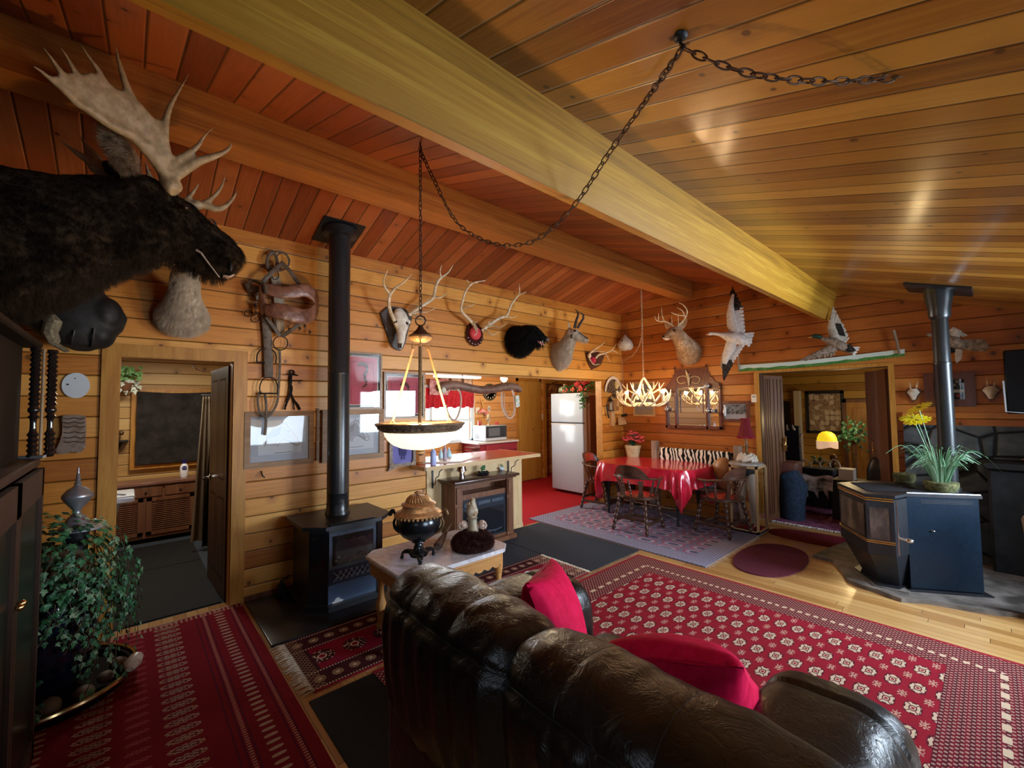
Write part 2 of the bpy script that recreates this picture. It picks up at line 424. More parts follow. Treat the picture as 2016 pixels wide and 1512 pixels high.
CHARCOAL = mottled('charcoal ribbed mat', (.020,.026,.036),(.060,.070,.088), .9, 150, bump=.6, spec=.15)
BLACKMAT = mottled('black rubber mat', (.008,.008,.008),(.014,.014,.014), .75, 120, bump=.4, spec=.2)
PLUM = mottled('plum oval mat', (.085,.018,.030),(.12,.028,.045), .95, 160, bump=.5, spec=.1)
LEAF = [mottled('ivy leaf green', (.03,.13,.045),(.07,.24,.09), .42, 30), mottled('ivy leaf deep', (.012,.065,.028),(.03,.12,.05), .42, 30), mottled('ivy leaf pale', (.14,.28,.14),(.28,.40,.24), .45, 30)]
STEM = flat('brown stem', (.09,.06,.03), .8)
REDFLOWER = mottled('red petals', (.45,.03,.04),(.65,.10,.10), .6, 40)
YELLOW = mottled('yellow petals', (.72,.62,.02),(.85,.80,.06), .55, 30)
GRASSBLADE = [flat('grass blade pale green', (.24,.42,.26), .5), flat('grass blade green', (.10,.26,.13), .5)]
GLASS = Mat('clear glass', (1,1,1), .03, 0, .5); GLASS.set('Transmission Weight', 1.0); GLASS.set('IOR', 1.02); GLASS = GLASS.m
def emis(name, col, s, base=(.8,.8,.8)):
    m = Mat(name, base, .5); m.set('Emission Color', col); m.set('Emission Strength', s); return m.m

# ------------------------------------------------------------------ the room shell
CZ = lambda x: 3.17+.3*x if x < 1.145 else 3.5135-.307*(x-1.145)      # ceiling height over x
RX = 5.7; DY = -.86
PINE_D = planks('darkened unseen boards', 'Y','Z',.1461,.124, (.05,.018,.006),(.08,.032,.010),(.12,.05,.016), rough=.5, knots=.5)  # boards of the unseen walls, coloured dark to cut bounced light
mb = MB(); wallbox(mb, 'X', -.12, 0, DY, WB+.12, 0, 3.17, [(-.067,.663,0,2.035),(2.495,5.79,0,2.005)]); struct('wall_left', mb, PINE_A)
# gable wall with the wide doorway
def gable(y0, y1, holes, name, mat):
    mb = MB()
    xs = sorted({0.0, 1.145, RX, *[h[0] for h in holes], *[h[1] for h in holes]})
    for i in range(len(xs)-1):
        a, b = xs[i], xs[i+1]; h = [q for q in holes if q[0] < (a+b)/2 < q[1]]; z = 0.0
        for (q0, q1, h0, h1) in h:
            if h0 > 0: mb.box((a,y0,z),(b,y1,h0))
            z = h1
        vs = [(a,y0,z),(b,y0,z),(b,y0,CZ(b)+.02),(a,y0,CZ(a)+.02)]; mb.poly(vs, (0,y1-y0,0))
    return struct(name, mb, mat)
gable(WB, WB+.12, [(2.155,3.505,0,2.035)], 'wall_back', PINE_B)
gable(DY-.12, DY, [(3.65,5.0,.95,2.0)], 'wall_front', PINE_D)
mb = MB(); wallbox(mb, 'X', RX, RX+.12, DY, WB, 0, CZ(RX), [(4.05,5.45,.95,1.98),(1.3,2.9,.85,1.98)]); struct('wall_right', mb, PINE_D)
# ceiling: two slopes
def slope(x0, x1, name, mat):
    mb = MB(); mb.poly([(x0,DY-.12,CZ(x0)),(x1,DY-.12,CZ(x1)),(x1,DY-.12,CZ(x1)+.1),(x0,DY-.12,CZ(x0)+.1)], (0,WB-DY+.24,0)); struct(name, mb, mat)
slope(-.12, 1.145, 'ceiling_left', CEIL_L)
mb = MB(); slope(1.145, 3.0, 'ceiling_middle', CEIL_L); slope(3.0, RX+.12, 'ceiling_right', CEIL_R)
# beams
BY0, BY1 = DY, WB
mb = MB(); mb.box((1.09,BY0,3.21),(1.285,BY1,3.48)); struct('trim_1', mb, BEAM2, label='orange ridge beam running the length of the room', cat='beam')
n_ = Vector((-.307,0,-1)).normalized(); t_ = Vector((1,0,-.307)).normalized(); tr = Vector((3.06,0,CZ(3.06)))
mb = MB(); q = [tr+n_*-.02, tr+n_*.325, tr+n_*.325-t_*.09, tr+n_*-.02-t_*.09]; mb.poly([p+Vector((0,BY0,0)) for p in q], (0,BY1-BY0,0)); struct('trim_2', mb, BEAM)
# floor
mb = MB(); mb.box((-.12,DY-.12,-.1),(RX+.12,WB+.0,0)); struct('floor', mb, FLOORW)
mb = MB(); mb.box((-3.2,1.72,-.1),(-.12,8.2,0)); mb.box((-.12,3.98,-.001),(-.02,5.79,.002)); struct('floor_kitchen', mb, REDCARPET)
mb = MB(); mb.box((-3.2,DY,-.1),(-.12,1.6,0)); struct('floor_bathroom', mb, CHARCOAL)
mb = MB(); mb.box((.2,WB,-.1),(5.6,10.2,-.001)); struct('floor_far_room', mb, FLOORW)
# bathroom shell
mb = MB(); mb.box((-3.2,DY,0),(-3.05,1.72,2.45)); struct('wall_bathroom_back', mb, PINE_BATH)
mb = MB(); mb.box((-3.05,DY-.1,0),(-.12,DY,2.45)); mb.box((-3.05,1.6,0),(-.12,1.72,2.45)); struct('wall_bathroom_side', mb, PINE_BATH)
mb = MB(); mb.box((-3.2,DY-.1,2.45),(-.12,8.3,2.55)); struct('ceiling_kitchen', mb, CEIL_L)
# kitchen shell
mb = MB(); wallbox(mb, 'X', -2.57, -2.45, 1.72, 8.2, 0, 2.45, [(3.15,4.93,.98,1.95),(6.99,7.75,0,2.1)]); struct('wall_kitchen_back', mb, PINE_KIT)
mb = MB(); mb.box((-2.45,8.1,0),(0,8.2,2.45)); mb.box((-.12,WB+.12,0),(0,8.1,2.45)); struct('wall_kitchen_side', mb, PINE_FAR)
# far room shell
mb = MB(); wallbox(mb, 'Y', 9.6, 9.7, .2, 5.6, 0, 2.35, [(3.02,3.75,0,1.85)]); struct('wall_far_back', mb, PINE_FAR)
mb = MB(); mb.box((.1,WB+.12,0),(.2,9.7,2.35)); mb.box((5.5,WB+.12,0),(5.6,9.7,2.35)); struct('wall_far_side', mb, PINE_KIT)
mb = MB(); mb.box((.1,WB+.12,2.35),(5.6,9.7,2.45)); struct('ceiling_far', mb, CEIL_FAR)
mb = MB(); mb.box((2.98,9.72,0),(3.8,9.8,2)); struct('wall_closet', mb, DARKDOOR)

# trim round the openings
mb = MB()
mb.box((0,-.152,0),(.022,-.055,2.115)); mb.box((0,.652,0),(.022,.752,2.115)); mb.box((0,-.055,2.025),(.022,.652,2.115))
mb.box((-.12,-.067,0),(0,-.05,2.035)); mb.box((-.12,.648,0),(0,.663,2.035)); mb.box((-.12,-.05,2.02),(0,.648,2.035)); struct('trim_3', mb, TRIM)
mb = MB(); mb.box((2.105,WB-.02,0),(2.165,WB,2.06)); mb.box((3.495,WB-.02,0),(3.545,WB,2.06)); mb.box((2.165,WB-.02,2.02),(3.495,WB,2.06))
struct('trim_4', mb, TRIM)
mb = MB(); mb.box((2.155,WB,0),(2.175,WB+.12,2.035)); mb.box((3.485,WB,0),(3.505,WB+.12,2.035)); mb.box((2.175,WB,2.015),(3.485,WB+.12,2.035)); struct('trim_5', mb, DARKDOOR)
mb = MB(); mb.box((-.13,2.48,2.0),(.004,5.80,2.012)); mb.box((-.12,5.775,0),(.0,5.79,2.005)); struct('trim_6', mb, TRIMY)
mb = MB(); mb.box((0,.76,0),(.015,2.5,.05)); mb.box((0,5.8,0),(.015,WB,.05)); struct('baseboard_left', mb, BROWN)
# windows in the right-hand and front walls (daylight comes in here)
def window(name, axis, t, a0, a1, z0, z1):
    e = bpy.data.objects.new(name, None); COL.objects.link(e); e['kind'] = 'structure'
    def bx(mb, a, b, c, d, th=.03):
        if axis == 'X': mb.box((t-th,a,c),(t+th,b,d))
        else: mb.box((a,t-th,c),(b,t+th,d))
    mb = MB(); f = .05
    bx(mb,a0-.07,a0+.01,z0-.07,z1+.05); bx(mb,a1-.01,a1+.07,z0-.07,z1+.05); bx(mb,a0,a1,z0-.07,z0+.01); bx(mb,a0,a1,z1-.01,z1+.05); bx(mb,(a0+a1)/2-.03,(a0+a1)/2+.03,z0,z1,.02)
    struct('window_frame', mb, TRIM, e)
    mb = MB(); bx(mb,a0,a1,z0,z1,.003); struct('pane', mb, GLASS, e)
window('window_1','X',RX+.06,4.05,5.45,.95,1.98); window('window_2','X',RX+.06,1.3,2.9,.85,1.98); window('window_3','Y',DY-.06,3.65,5.0,.95,2.0)
# doorway behind the fridge: brown jambs and pine casing
mb = MB(); mb.box((-2.45,6.93,0),(-2.42,7.0,2.17)); mb.box((-2.45,7.74,0),(-2.42,7.81,2.17)); mb.box((-2.45,7.0,2.1),(-2.42,7.74,2.17)); struct('trim_7', mb, TRIM)
mb = MB(); mb.box((-2.9,6.9,0),(-2.8,7.9,2.3)); struct('wall_hall', mb, PINE_KIT)
mb = MB(); mb.box((-2.8,6.9,0),(-2.57,6.95,2.3)); mb.box((-2.8,7.78,0),(-2.57,7.85,2.3)); mb.box((-2.8,6.95,2.1),(-2.57,7.78,2.3)); struct('trim_8', mb, BROWN)

# ------------------------------------------------------------------ rugs and mats (patterns woven in the material)
def rug_base(name):
    m = Mat(name, (.3,.02,.03), .95, 0, .08); return m
def col3(m, base, *layers):
    c = base
    for f, k in layers: c = m.mix(f, c, k)
    return c
def rug_big():
    m = rug_base('bokhara rug'); x, y, z = m.pos('world')
    # field of guls 10.75 cm by 23.6 cm, two interleaved rows
    u = ((x-2.079)/.1075+.5).frac()-.5; v = ((y-3.597)/.236+.5).frac()-.5
    ux = u*.1075; vy = v*.236; ax, ay = ux.abs(), vy.abs()
    octo = (ax/.034).pw(3.0)+(ay/.056).pw(3.0); gul = octo.lt(1.0); rim = octo.gt(.62)*gul
    dots = ((x*170.0).sin()*(y*120.0).sin()).gt(-.1); core = ((ax/.014).pw(2.0)+(ay/.023).pw(2.0)); 
    spok = ((ax*2.0-ay).abs().lt(.006))
    u2 = ((x-2.079)/.1075).frac()-.5; v2 = ((y-3.597)/.236).frac()-.5; a2, b2 = (u2*.1075).abs(), (v2*.236).abs()
    star = ((a2+b2*.5).lt(.022)*((x*400.0).sin()+(y*260.0).sin()).gt(0.2)).mx((a2-b2*.55).abs().lt(.003)*b2.lt(.03))
    field = x.gt(1.99)*x.lt(4.0)*y.lt(3.77)*y.gt(2.0)
    dx = (x-1.65).mn(4.46-x); dy = (4.125-y); d = dx.mn(dy)            # distance from the edge
    band = (d*26.0).frac(); tri = ((x*190.0).sin()*(y*190.0).sin()); small = tri.gt(.25)
    ydots = (((x*.5+y*.5)*0.0)+d-.225).abs().lt(.016)*((((x+0.0)/.052).frac()-.5).abs().lt(.28)*dy.lt(dx) + (((y)/.115).frac()-.5).abs().lt(.28)*dx.lt(dy)).gt(.5)
    red = (.27,.012,.024); dark = (.085,.010,.018); cream = (.62,.48,.33); wine = (.16,.010,.020)
    n = m.noise(m.vec(x,y,0.0), 60.0, 2.0)
    c = m.mix(band.lt(.5), dark, wine); c = m.mix(small*.65, c, (.52,.36,.26)); c = m.mix(ydots, c, cream)
    c = m.mix(d.lt(.03), c, (.30,.02,.03))
    inner = d.gt(.32)*0.0
    f = m.mix(gul, red, cream); f = m.mix(gul*rim*dots, f, dark); f = m.mix(core.lt(1.6)*gul, f, (.10,.02,.03)); f = m.mix(core.lt(.75)*gul, f, cream); f = m.mix(core.lt(.3)*gul, f, (.35,.03,.04)); f = m.mix(spok*gul*core.gt(1.6), f, (.2,.03,.04))
    f = m.mix((octo.gt(1.0)*octo.lt(1.35)), f, dark); f = m.mix(star*(1.0-gul)*.75, f, (.6,.42,.3))
    c = m.mix(field, c, f); m.set('Base Color', m.mix((n-.5)*.3+.1, c, dark)); m.bump(n, .4, .004); return m.m
def rug_left():
    m = rug_base('red hall rug'); x, y, z = m.pos('world')
    red = (.18,.008,.016); cream = (.40,.29,.22); dk = (.10,.010,.02)
    # two long rows of flat lozenges running away from the wall
    def row(y0, hw, pitch, hh, ph=0.0):
        a = ((x+ph)/pitch).frac()-.5; ax = (a*pitch).abs(); ay = (y-y0).abs()
        return ((ax/hh).pw(2.0)+(ay/hw).pw(3.0))
    c = red
    n = m.noise(m.vec(x,y,0.0), 90.0, 2.0); fine = ((x*320.0).sin()*(y*190.0).sin()).gt(-.15)
    for y0 in (-.10,.245): 
        r = row(y0+.0, .075, .078, .026); c = m.mix(r.lt(1.0)*fine, c, cream); c = m.mix(r.lt(.35), c, dk); c = m.mix(r.lt(.18)*fine, c, cream)
    mid = row(.07, .05, .078, .016, .039); c = m.mix(mid.lt(1.0)*fine*.5, c, (.45,.12,.12))
    for y0 in (.565,-.30): r = row(y0, .032, .052, .011); c = m.mix(r.lt(1.0), c, cream)
    for y0 in (.42,.45,.49,.64,.675): c = m.mix((y-y0).abs().lt(.0035), c, (.07,.01,.03))
    for y0 in (.47,.66): c = m.mix((y-y0).abs().lt(.009)*((x/.02).frac().lt(.5)), c, (.40,.20,.16))
    c = m.mix((x-.06).abs().lt(.03)*((y/.03).frac().lt(.5)), c, (.36,.18,.14)); c = m.mix((x).lt(.022), c, (.40,.33,.27))
    m.set('Base Color', m.mix((n-.5)*.3+.1, c, dk)); m.bump(n, .4, .004); return m.m
def rug_mid():
    m = rug_base('narrow runner'); x, y, z = m.pos('world')
    red = (.24,.010,.028); cream = (.62,.48,.34); dk = (.055,.012,.016); tan = (.30,.19,.11)
    cx = 1.265; ax = (x-cx).abs(); v = ((y-.98)/.215+.5).frac()-.5; r2 = ((ax*ax)+(v*.215)*(v*.215)).pw(.5)
    c = red; disc = r2.lt(.078); petals = (m.vor(m.vec(x,y,0.0), 55.0)).gt(.35)
    c = m.mix(disc, c, cream); c = m.mix(disc*petals*r2.gt(.03), c, dk); c = m.mix(r2.lt(.02), c, red)
    brd = ax.gt(.14)*ax.lt(.33); end = y.lt(1.20)*0.0+(y.lt(.93)); brd = brd.mx(end)
    c = m.mix(brd, c, dk)
    bu = (y/.105).frac()-.5; q = ((bu*.105)*(bu*.105)+(ax-.235)*(ax-.235)).pw(.5)
    fl = q.lt(.034)*ax.gt(.14); c = m.mix(fl*m.vor(m.vec(x,y,0.0), 90.0).gt(.3), c, tan); c = m.mix(q.lt(.012)*ax.gt(.14), c, cream)
    for a0 in (.15,.315): c = m.mix((ax-a0).abs().lt(.006)*(y/.018).frac().lt(.55), c, cream)
    lat = (((x+y)*95.0).sin().abs().lt(.3)).mx(((x-y)*95.0).sin().abs().lt(.3)); c = m.mix(y.lt(.905)*lat, c, tan)
    c = m.mix(y.gt(3.17)*lat, c, (.5,.3,.22)); c = m.mix(ax.gt(.325), c, (.28,.02,.03))
    n = m.noise(m.vec(x,y,0.0), 90.0, 2.0); m.set('Base Color', m.mix((n-.5)*.3+.1, c, dk)); m.bump(n, .4, .004); return m.m
def rug_blue():
    m = rug_base('faded blue grey rug'); x, y, z = m.pos('world')
    bl = (.20,.20,.29); ros = (.38,.10,.16); pale = (.36,.36,.46); dk = (.09,.09,.15)
    dx = (x+.23).mn(2.31-x); dy = (y-4.29).mn(6.1-y); d = dx.mn(dy)
    u = ((x-.1)/.30).frac()-.5; v = ((y-4.7)/.17+((x-.1)/.30).floor()*.5).frac()-.5
    o = ((u*2.3).abs().pw(3.0)+(v*2.3).abs().pw(3.0)); field = d.gt(.24)
    c = m.mix((d*34.0).frac().lt(.5), bl, pale); c = m.mix(((x*130.0).sin()*(y*130.0).sin()).gt(.35)*.7, c, dk)
    f = m.mix(o.lt(1.0), bl, pale); f = m.mix(o.gt(.55)*o.lt(1.15), f, ros); f = m.mix(o.lt(.12), f, dk)
    c = m.mix(field, c, f); n = m.noise(m.vec(x,y,0.0), 14.0, 5.0, .7); c = m.mix(n.sm(.35,.75)*.5, c, (.27,.26,.36))
    m.set('Base Color', c); m.bump(n, .3, .003); return m.m
def sheet(x0, y0, x1, y1, h=.010, wave=.004, nx=40, ny=30, rad=.0):
    mb = MB(); 
    def top(u, v):
        x, y = x0+(x1-x0)*u, y0+(y1-y0)*v; return Vector((x, y, h+wave*mnoise.noise(Vector((x*2.2,y*2.2,0)))))
    mb.grid(nx, ny, top); b = MB(); b.box((x0,y0,.0005),(x1,y1,h-wave)); mb.add(b); return mb
def fringe(mb, p0, p1, out, n=90, ln=.07, r=.0016):
    p0, p1, out = V(p0), V(p1), V(out)
    for i in range(n):
        a = p0.lerp(p1, (i+random.random()*.6)/n); d = (out+(p1-p0).normalized()*random.uniform(-.35,.35)).normalized()*ln*random.uniform(.75,1.1)
        mb.tube([a+V(0,0,.008), a+d*.5+V(0,0,.009+random.random()*.004), a+d+V(0,0,.003)], [r,r*1.2,r*.7], 4)
    return mb
FRG = flat('cream cotton fringe', (.62,.52,.38), .9)
t = T('area_rug', 'large red rug with rows of cream octagon medallions in front of the sofa', 'rug', (3.0,3.0,0))
part('pile', sheet(1.65,1.15,4.46,4.125,.011,.002,4,4), rug_big(), t); mb = MB(); fringe(mb,(1.655,2.3,0),(1.655,4.12,0),(-1,0,0),170,.05); part('fringe', mb, FRG, t, kind='stuff')
t = T('area_rug', 'dark red rug with two lines of flat cream lozenges by the left doorway', 'rug', (1.2,.2,0))
part('pile', sheet(.012,-.42,2.45,.735,.012,.006,60,40), rug_left(), t)
t = T('runner_rug', 'narrow dark red runner with round cream medallions under the marble table', 'rug', (1.27,2.0,0))
part('pile', sheet(.935,.83,1.6,3.345,.010,.002,6,20), rug_mid(), t)
mb = MB(); fringe(mb,(.94,.835,0),(1.595,.835,0),(0,-1,0),90,.085,.0022); fringe(mb,(.94,3.34,0),(1.595,3.34,0),(0,1,0),90,.055,.0022); part('fringe', mb, FRG, t, kind='stuff')
t = T('area_rug', 'faded blue grey rug with rose ovals under the dining table', 'rug', (1.0,5.0,0))
part('pile', sheet(-.21,4.285,2.30,6.05,.012,.002,5,5), rug_blue(), t); mb = MB(); fringe(mb,(2.30,4.3,0),(2.30,5.7,0),(1,0,0),90,.05); part('fringe', mb, FRG, t, kind='stuff')
mb = MB(); mb.box((.03,2.40,.001),(.93,3.385,.008),bev=.002); one('floor_mat', mb, CHARCOAL, 'charcoal carpet mat directly in front of the small fireplace', 'mat')
mb = MB(); mb.box((.03,3.392,.001),(1.585,4.255,.008),bev=.002); one('floor_mat', mb, CHARCOAL, 'charcoal carpet mat between the fringed runner and the blue grey rug', 'mat')
def oval(cx, cy, a, b, rot, h, ex=2.6, n=72, wob=.0):
    pts = []
    for k in range(n):
        c, s_ = cos(2*pi*k/n), sin(2*pi*k/n); r = (abs(c)**ex+abs(s_)**ex)**(-1/ex)*(1+wob*mnoise.noise(Vector((c*2,s_*2,a*9))))
        x, y = r*c*a, r*s_*b; pts.append((cx+x*cos(rot)-y*sin(rot), cy+x*sin(rot)+y*cos(rot), .001))
    mb = MB(); mb.poly(pts, (0,0,h)); return mb
one('oval_mat', oval(2.66,5.0,.30,.56,.03,.012,2.3), PLUM, 'purple plum oval mat lying nearest to the large red rug', 'mat')
one('oval_mat', oval(2.93,6.12,.24,.62,-1.52,.012,2.4), mottled('wine oval mat', (.12,.012,.02),(.17,.02,.03), .95, 160, bump=.5, spec=.1), 'wine red oval mat lying across the wide doorway', 'mat')
mb = MB(); mb.box((1.66,.78,.0005),(2.5,1.30,.009),bev=.004); one('floor_mat', mb, BLACKMAT, 'plain black mat on the floor behind the sofa', 'mat')
mb = MB(); mb.box((-1.5,-.5,.001),(-.14,.62,.008),bev=.002); mb.box((-2.5,-.5,.001),(-1.52,.62,.006),bev=.002); one('floor_mat', mb, BLACKMAT, 'dark mat on the floor inside the left doorway', 'mat')
mb = MB(); mb.box((.045,.76,.0),(.925,1.98,.022),bev=.006,seg=2); one('hearth_pad', mb, mottled('black slate hearth', (.012,.013,.014),(.022,.024,.026), .28, 14, bump=.1), 'black slate hearth pad under the gas stove', 'hearth pad')

# ------------------------------------------------------------------ sofa
def sofa_back(x0, x1, chan, seed):
    mb = MB(); NU, NV = 110, 72
    def fn(u, v):
        uu = 2*u-1; e = (1-abs(uu)**5.0)**.33 if abs(uu) < 1 else 0.0; e = .30+.70*e if abs(uu) < 1 else .30
        x = (x0+x1)/2+(x1-x0)/2*uu*(1.0); a = 2*pi*v; ca, sa = cos(a), sin(a)
        ca2 = math.copysign(abs(ca)**.72, ca); sa2 = math.copysign(abs(sa)**.72, sa)
        hy, hz = .195*e, .315*(.62+.38*e); yy, zz = hy*ca2, hz*sa2
        y, z = .905+yy, .700+zz
        # leans back: top goes toward the camera
        y -= (z-.7)*.10
        # channel seams across the top
        p = 0.0
        for c in chan:
            d = (x-c-.03*(sa<0)*0)/.011; p += .003*math.exp(-d*d)
        k = 1-p*3.2*max(0.0, sa+.35)/.9 if sa > -.35 else 1.0
        y = .905+(y-.905)*(1-(1-k)*.9); z = .70+(z-.70)*(1-(1-k)*.35)
        # welt seam along the rear shoulder and pleats below it
        rear = max(0.0, -ca); am = math.exp(-((a-2.45)/.055)**2); y += .014*am; z -= .008*am
        pl = max(0.0, min(1.0, (a-2.5)/.25))*max(0.0, min(1.0,(4.6-a)/1.2))
        w_ = sin(x*64+seed+1.7*mnoise.noise(Vector((x*5,seed,0))))
        y += pl*.010*w_*(.55+.45*mnoise.noise(Vector((x*9,3,seed))))
        n1 = mnoise.noise(Vector((x*6+y*3, z*5-y*8, seed))); n2 = mnoise.noise(Vector((x*15-z*5, z*9+y*9, seed+4)))
        pk = max(0.0, min(1.0, (2.5-a)/.5))*max(0.0,sa)
        tuck = math.exp(-((a-2.3)/.35)**2)*(.5+.5*sin(x*44+seed*2))*.0035
        return Vector((x+.004*n2, y+(.007*n1+.005*n2)*(-1 if ca < 0 else 1), z+.006*n1*sa+.005*n2*sa-tuck))
    def safe(u, v): return fn(min(max(u,.004),.996), v)
    g = [[safe(i/(NU-1), j/NV) for j in range(NV)] for i in range(NU)]
    mb.rings(g); sm = []
    for c in chan:
        s2 = MB(); u = (c-x0)/(x1-x0); s2.tube([safe(u,a/(2*pi))+V(0,0,-.0015) for a in [(-.2+2.6*k/40)%(2*pi) for k in range(41)]], .0022, 5); sm.append(s2)
    s2 = MB(); s2.tube([safe(k/60, 2.44/(2*pi)) for k in range(2,59)], .0028, 5); sm.append(s2)
    return mb, sm
def cushion_box(lo, hi, puff=.03, seed=0, ex=.30, nu=36, nv=48, axis=0, seams=(), seamw=.012, wr=.006):
    """soft box lofted along x: rounded section, bulging, with crosswise seams"""
    lo, hi = V(lo), V(hi); c = (lo+hi)/2; h = (hi-lo)/2; rr = []
    o = [(0,1,2),(1,0,2)][axis]
    for i in range(nu):
        uu = -1+2*i/(nu-1); uu *= .998; e = (1-abs(uu)**7)**.3; pos_ = c[o[0]]+h[o[0]]*uu; ring = []
        for j in range(nv):
            a = 2*pi*j/nv; ca, sa = cos(a), sin(a); p = 0
            for s_ in seams: p += .022*math.exp(-((pos_-s_)/seamw)**2)*max(0,sa+.2)
            q = [0,0,0]; q[o[0]] = pos_; q[o[1]] = c[o[1]]+h[o[1]]*math.copysign(abs(ca)**ex,ca)*(.75+.25*e)
            q[o[2]] = c[o[2]]+h[o[2]]*math.copysign(abs(sa)**ex,sa)*(.62+.38*e)+puff*(1-abs(uu)**2)*max(0,sa)**.5*(1-abs(ca)**3)-p
            n1 = mnoise.noise(Vector((q[0]*7+seed,q[1]*7,q[2]*7)))+.5*mnoise.noise(Vector((q[0]*17+seed,q[1]*14,q[2]*14)))
            q[o[2]] += wr*n1*(1 if sa > 0 else 0); q[o[1]] += wr*n1*(1 if ca > 0 else -1)*.6
            ring.append(Vector(q))
        rr.append(ring)
    return MB().rings(rr)
sofa = T('leather_sofa', 'black brown leather sofa seen from behind with its back to the viewer', 'sofa', (3.26,1.3,0))
for a_ in ((2.645,3.375,(2.88,3.12),1.0),(3.335,4.12,(3.56,3.80),5.0)):
    mb, sms = sofa_back(*a_); bc = part('back_cushion', mb, BLACKLEATHER, sofa, ang=80)
    for s2 in sms: part('seam', s2, BLACK, bc)
part('armrest', cushion_box((2.44,1.02,.20),(2.84,1.84,.715),.035,3,.55,60,44,1,(1.25,1.62)), BLACKLEATHER, sofa, ang=80)
part('armrest', cushion_box((3.66,1.02,.20),(4.08,1.80,.715),.035,8,.55,60,44,1,(1.25,1.62)), BLACKLEATHER, sofa, ang=80)
for x0, x1, sd in ((2.83,3.26,2),(3.26,3.67,6)):
    part('seat_cushion', cushion_box((x0,1.05,.28),(x1,1.93,.455),.03,sd,.35,34,40,0), BLACKLEATHER, sofa, ang=80)
mb = MB(); mb.box((2.66,.76,.05),(4.10,1.02,.55),bev=.03,seg=3); mb.box((2.47,1.0,.05),(4.06,1.84,.30),bev=.03,seg=3); part('sofa_base', mb, BLACKLEATHER, sofa)
for x, y in ((2.52,1.78),(4.0,1.78),(2.75,.84),(4.0,.84)):
    mb = MB(); mb.lathe([(.022,.0),(.028,.05),(.03,.06)],(x,y,.0),12); part('foot', mb, WALNUT, sofa)
def pillow(c, sz, R, seed, n=34, th=.085):
    def fn(u, v, s):
        x, y = 2*u-1, 2*v-1; ed = ((1-x*x)*(1-y*y))**.42; cr = 1-.10*(1-abs(x*y))*((abs(x)**4+abs(y)**4)/2+.0)
        px, py = x*sz/2*(1-.07*(1-y*y)), y*sz/2*(1-.07*(1-x*x))
        z = s*th*ed+.006*mnoise.noise(Vector((px*9+seed,py*9,s)))+ .010*abs(x)*mnoise.noise(Vector((px*22+seed,py*5,s)))
        return V(c)+R@Vector((px,py,z))
    mb = MB(); mb.grid(n,n,lambda u,v: fn(u,v,1)); mb.grid(n,n,lambda u,v: fn(u,1-v,-1)); bmesh.ops.remove_doubles(mb.bm, verts=mb.bm.verts, dist=.0008); return mb
PINK = mottled('crimson velvet', (.56,.004,.045),(.66,.008,.07), .75, 26, bump=.15, spec=.1)
def frame_R(n, up): # matrix with local z = n and local y close to up
    n = V(n).normalized(); y = (V(up)-n*V(up).dot(n)).normalized(); x = y.cross(n); return Matrix((x,y,n)).transposed()
one('throw_pillow', pillow((2.985,1.36,.71),.45,frame_R((.80,.52,.30),(-.22,.02,1.0)),2,th=.12), PINK, 'bright crimson pillow leaning in the far corner of the sofa', 'pillow', ang=70)
one('throw_pillow', pillow((3.55,1.36,.735),.44,frame_R((-.30,.62,.72),(.75,.30,.25)),6,th=.12), PINK, 'crimson pillow lying at the near arm of the sofa', 'pillow', ang=70)

# ------------------------------------------------------------------ marble end table and what stands on it
TZ = .55
MARBLE = Mat('veined grey marble', (.74,.72,.72), .14, 0, .5); x_, y_, z_ = MARBLE.pos('world')
MARBLE.set('Base Color', MARBLE.mix((MARBLE.noise(MARBLE.vec(x_,y_,z_), 3.2, 6.0, .62, 1.6)-.5).abs().sm(.0,.09), (.56,.53,.56), (.72,.70,.72))); MARBLE = MARBLE.m
t = T('end_table', 'octagonal marble topped wooden table beside the sofa', 'table', (1.43,1.77,0))
def octag(x0,x1,y0,y1,c,z): return [(x0+c,y0,z),(x1-c,y0,z),(x1,y0+c,z),(x1,y1-c,z),(x1-c,y1,z),(x0+c,y1,z),(x0,y1-c,z),(x0,y0+c,z)]
mb = MB(); a = octag(1.085,1.755,1.305,2.235,.09,TZ-.028); mb.poly(a,(0,0,.028)); bmesh.ops.bevel(mb.bm, geom=list(mb.bm.edges), offset=.006, segments=2, affect='EDGES'); part('marble_top', mb, MARBLE, t)
mb = MB()
OAKT = wood('golden oak apron', (.42,.19,.05),(.56,.28,.09), .4, 1)
O = octag(1.11,1.73,1.33,2.21,.09,0)
for i in range(8):
    p, q = V(O[i]), V(O[(i+1)%8]); n = 9 if (q-p).length > .3 else 3; d = (q-p).normalized(); nr = Vector((d.y,-d.x,0))
    pts = [p+V(0,0,TZ-.03)]; m_ = n*8
    pts = [p+V(0,0,TZ-.03), q+V(0,0,TZ-.03)]
    for k in range(m_, -1, -1):
        f = k/m_; pts.append(p.lerp(q, f)+V(0,0,TZ-.115-.018*abs(sin(f*n*pi))))
    mb.poly(pts, -nr*.02)
    mb.tube([p+V(0,0,TZ-.045), q+V(0,0,TZ-.045)], .009, 6)
part('scalloped_apron', mb, OAKT, t)
for x, y in ((1.19,1.42),(1.67,1.42),(1.19,2.15),(1.67,2.15)):
    mb = MB(); mb.lathe([(.030,0),(.036,.02),(.022,.05),(.030,.10),(.038,.17),(.024,.22),(.020,.30),(.030,.36),(.034,.40),(.034,TZ-.03)],(x,y,.012),14); part('leg', mb, OAKT, t)
mb = MB(); mb.box((1.19,1.42,.13),(1.67,2.15,.15),bev=.004); part('shelf', mb, OAKT, t)

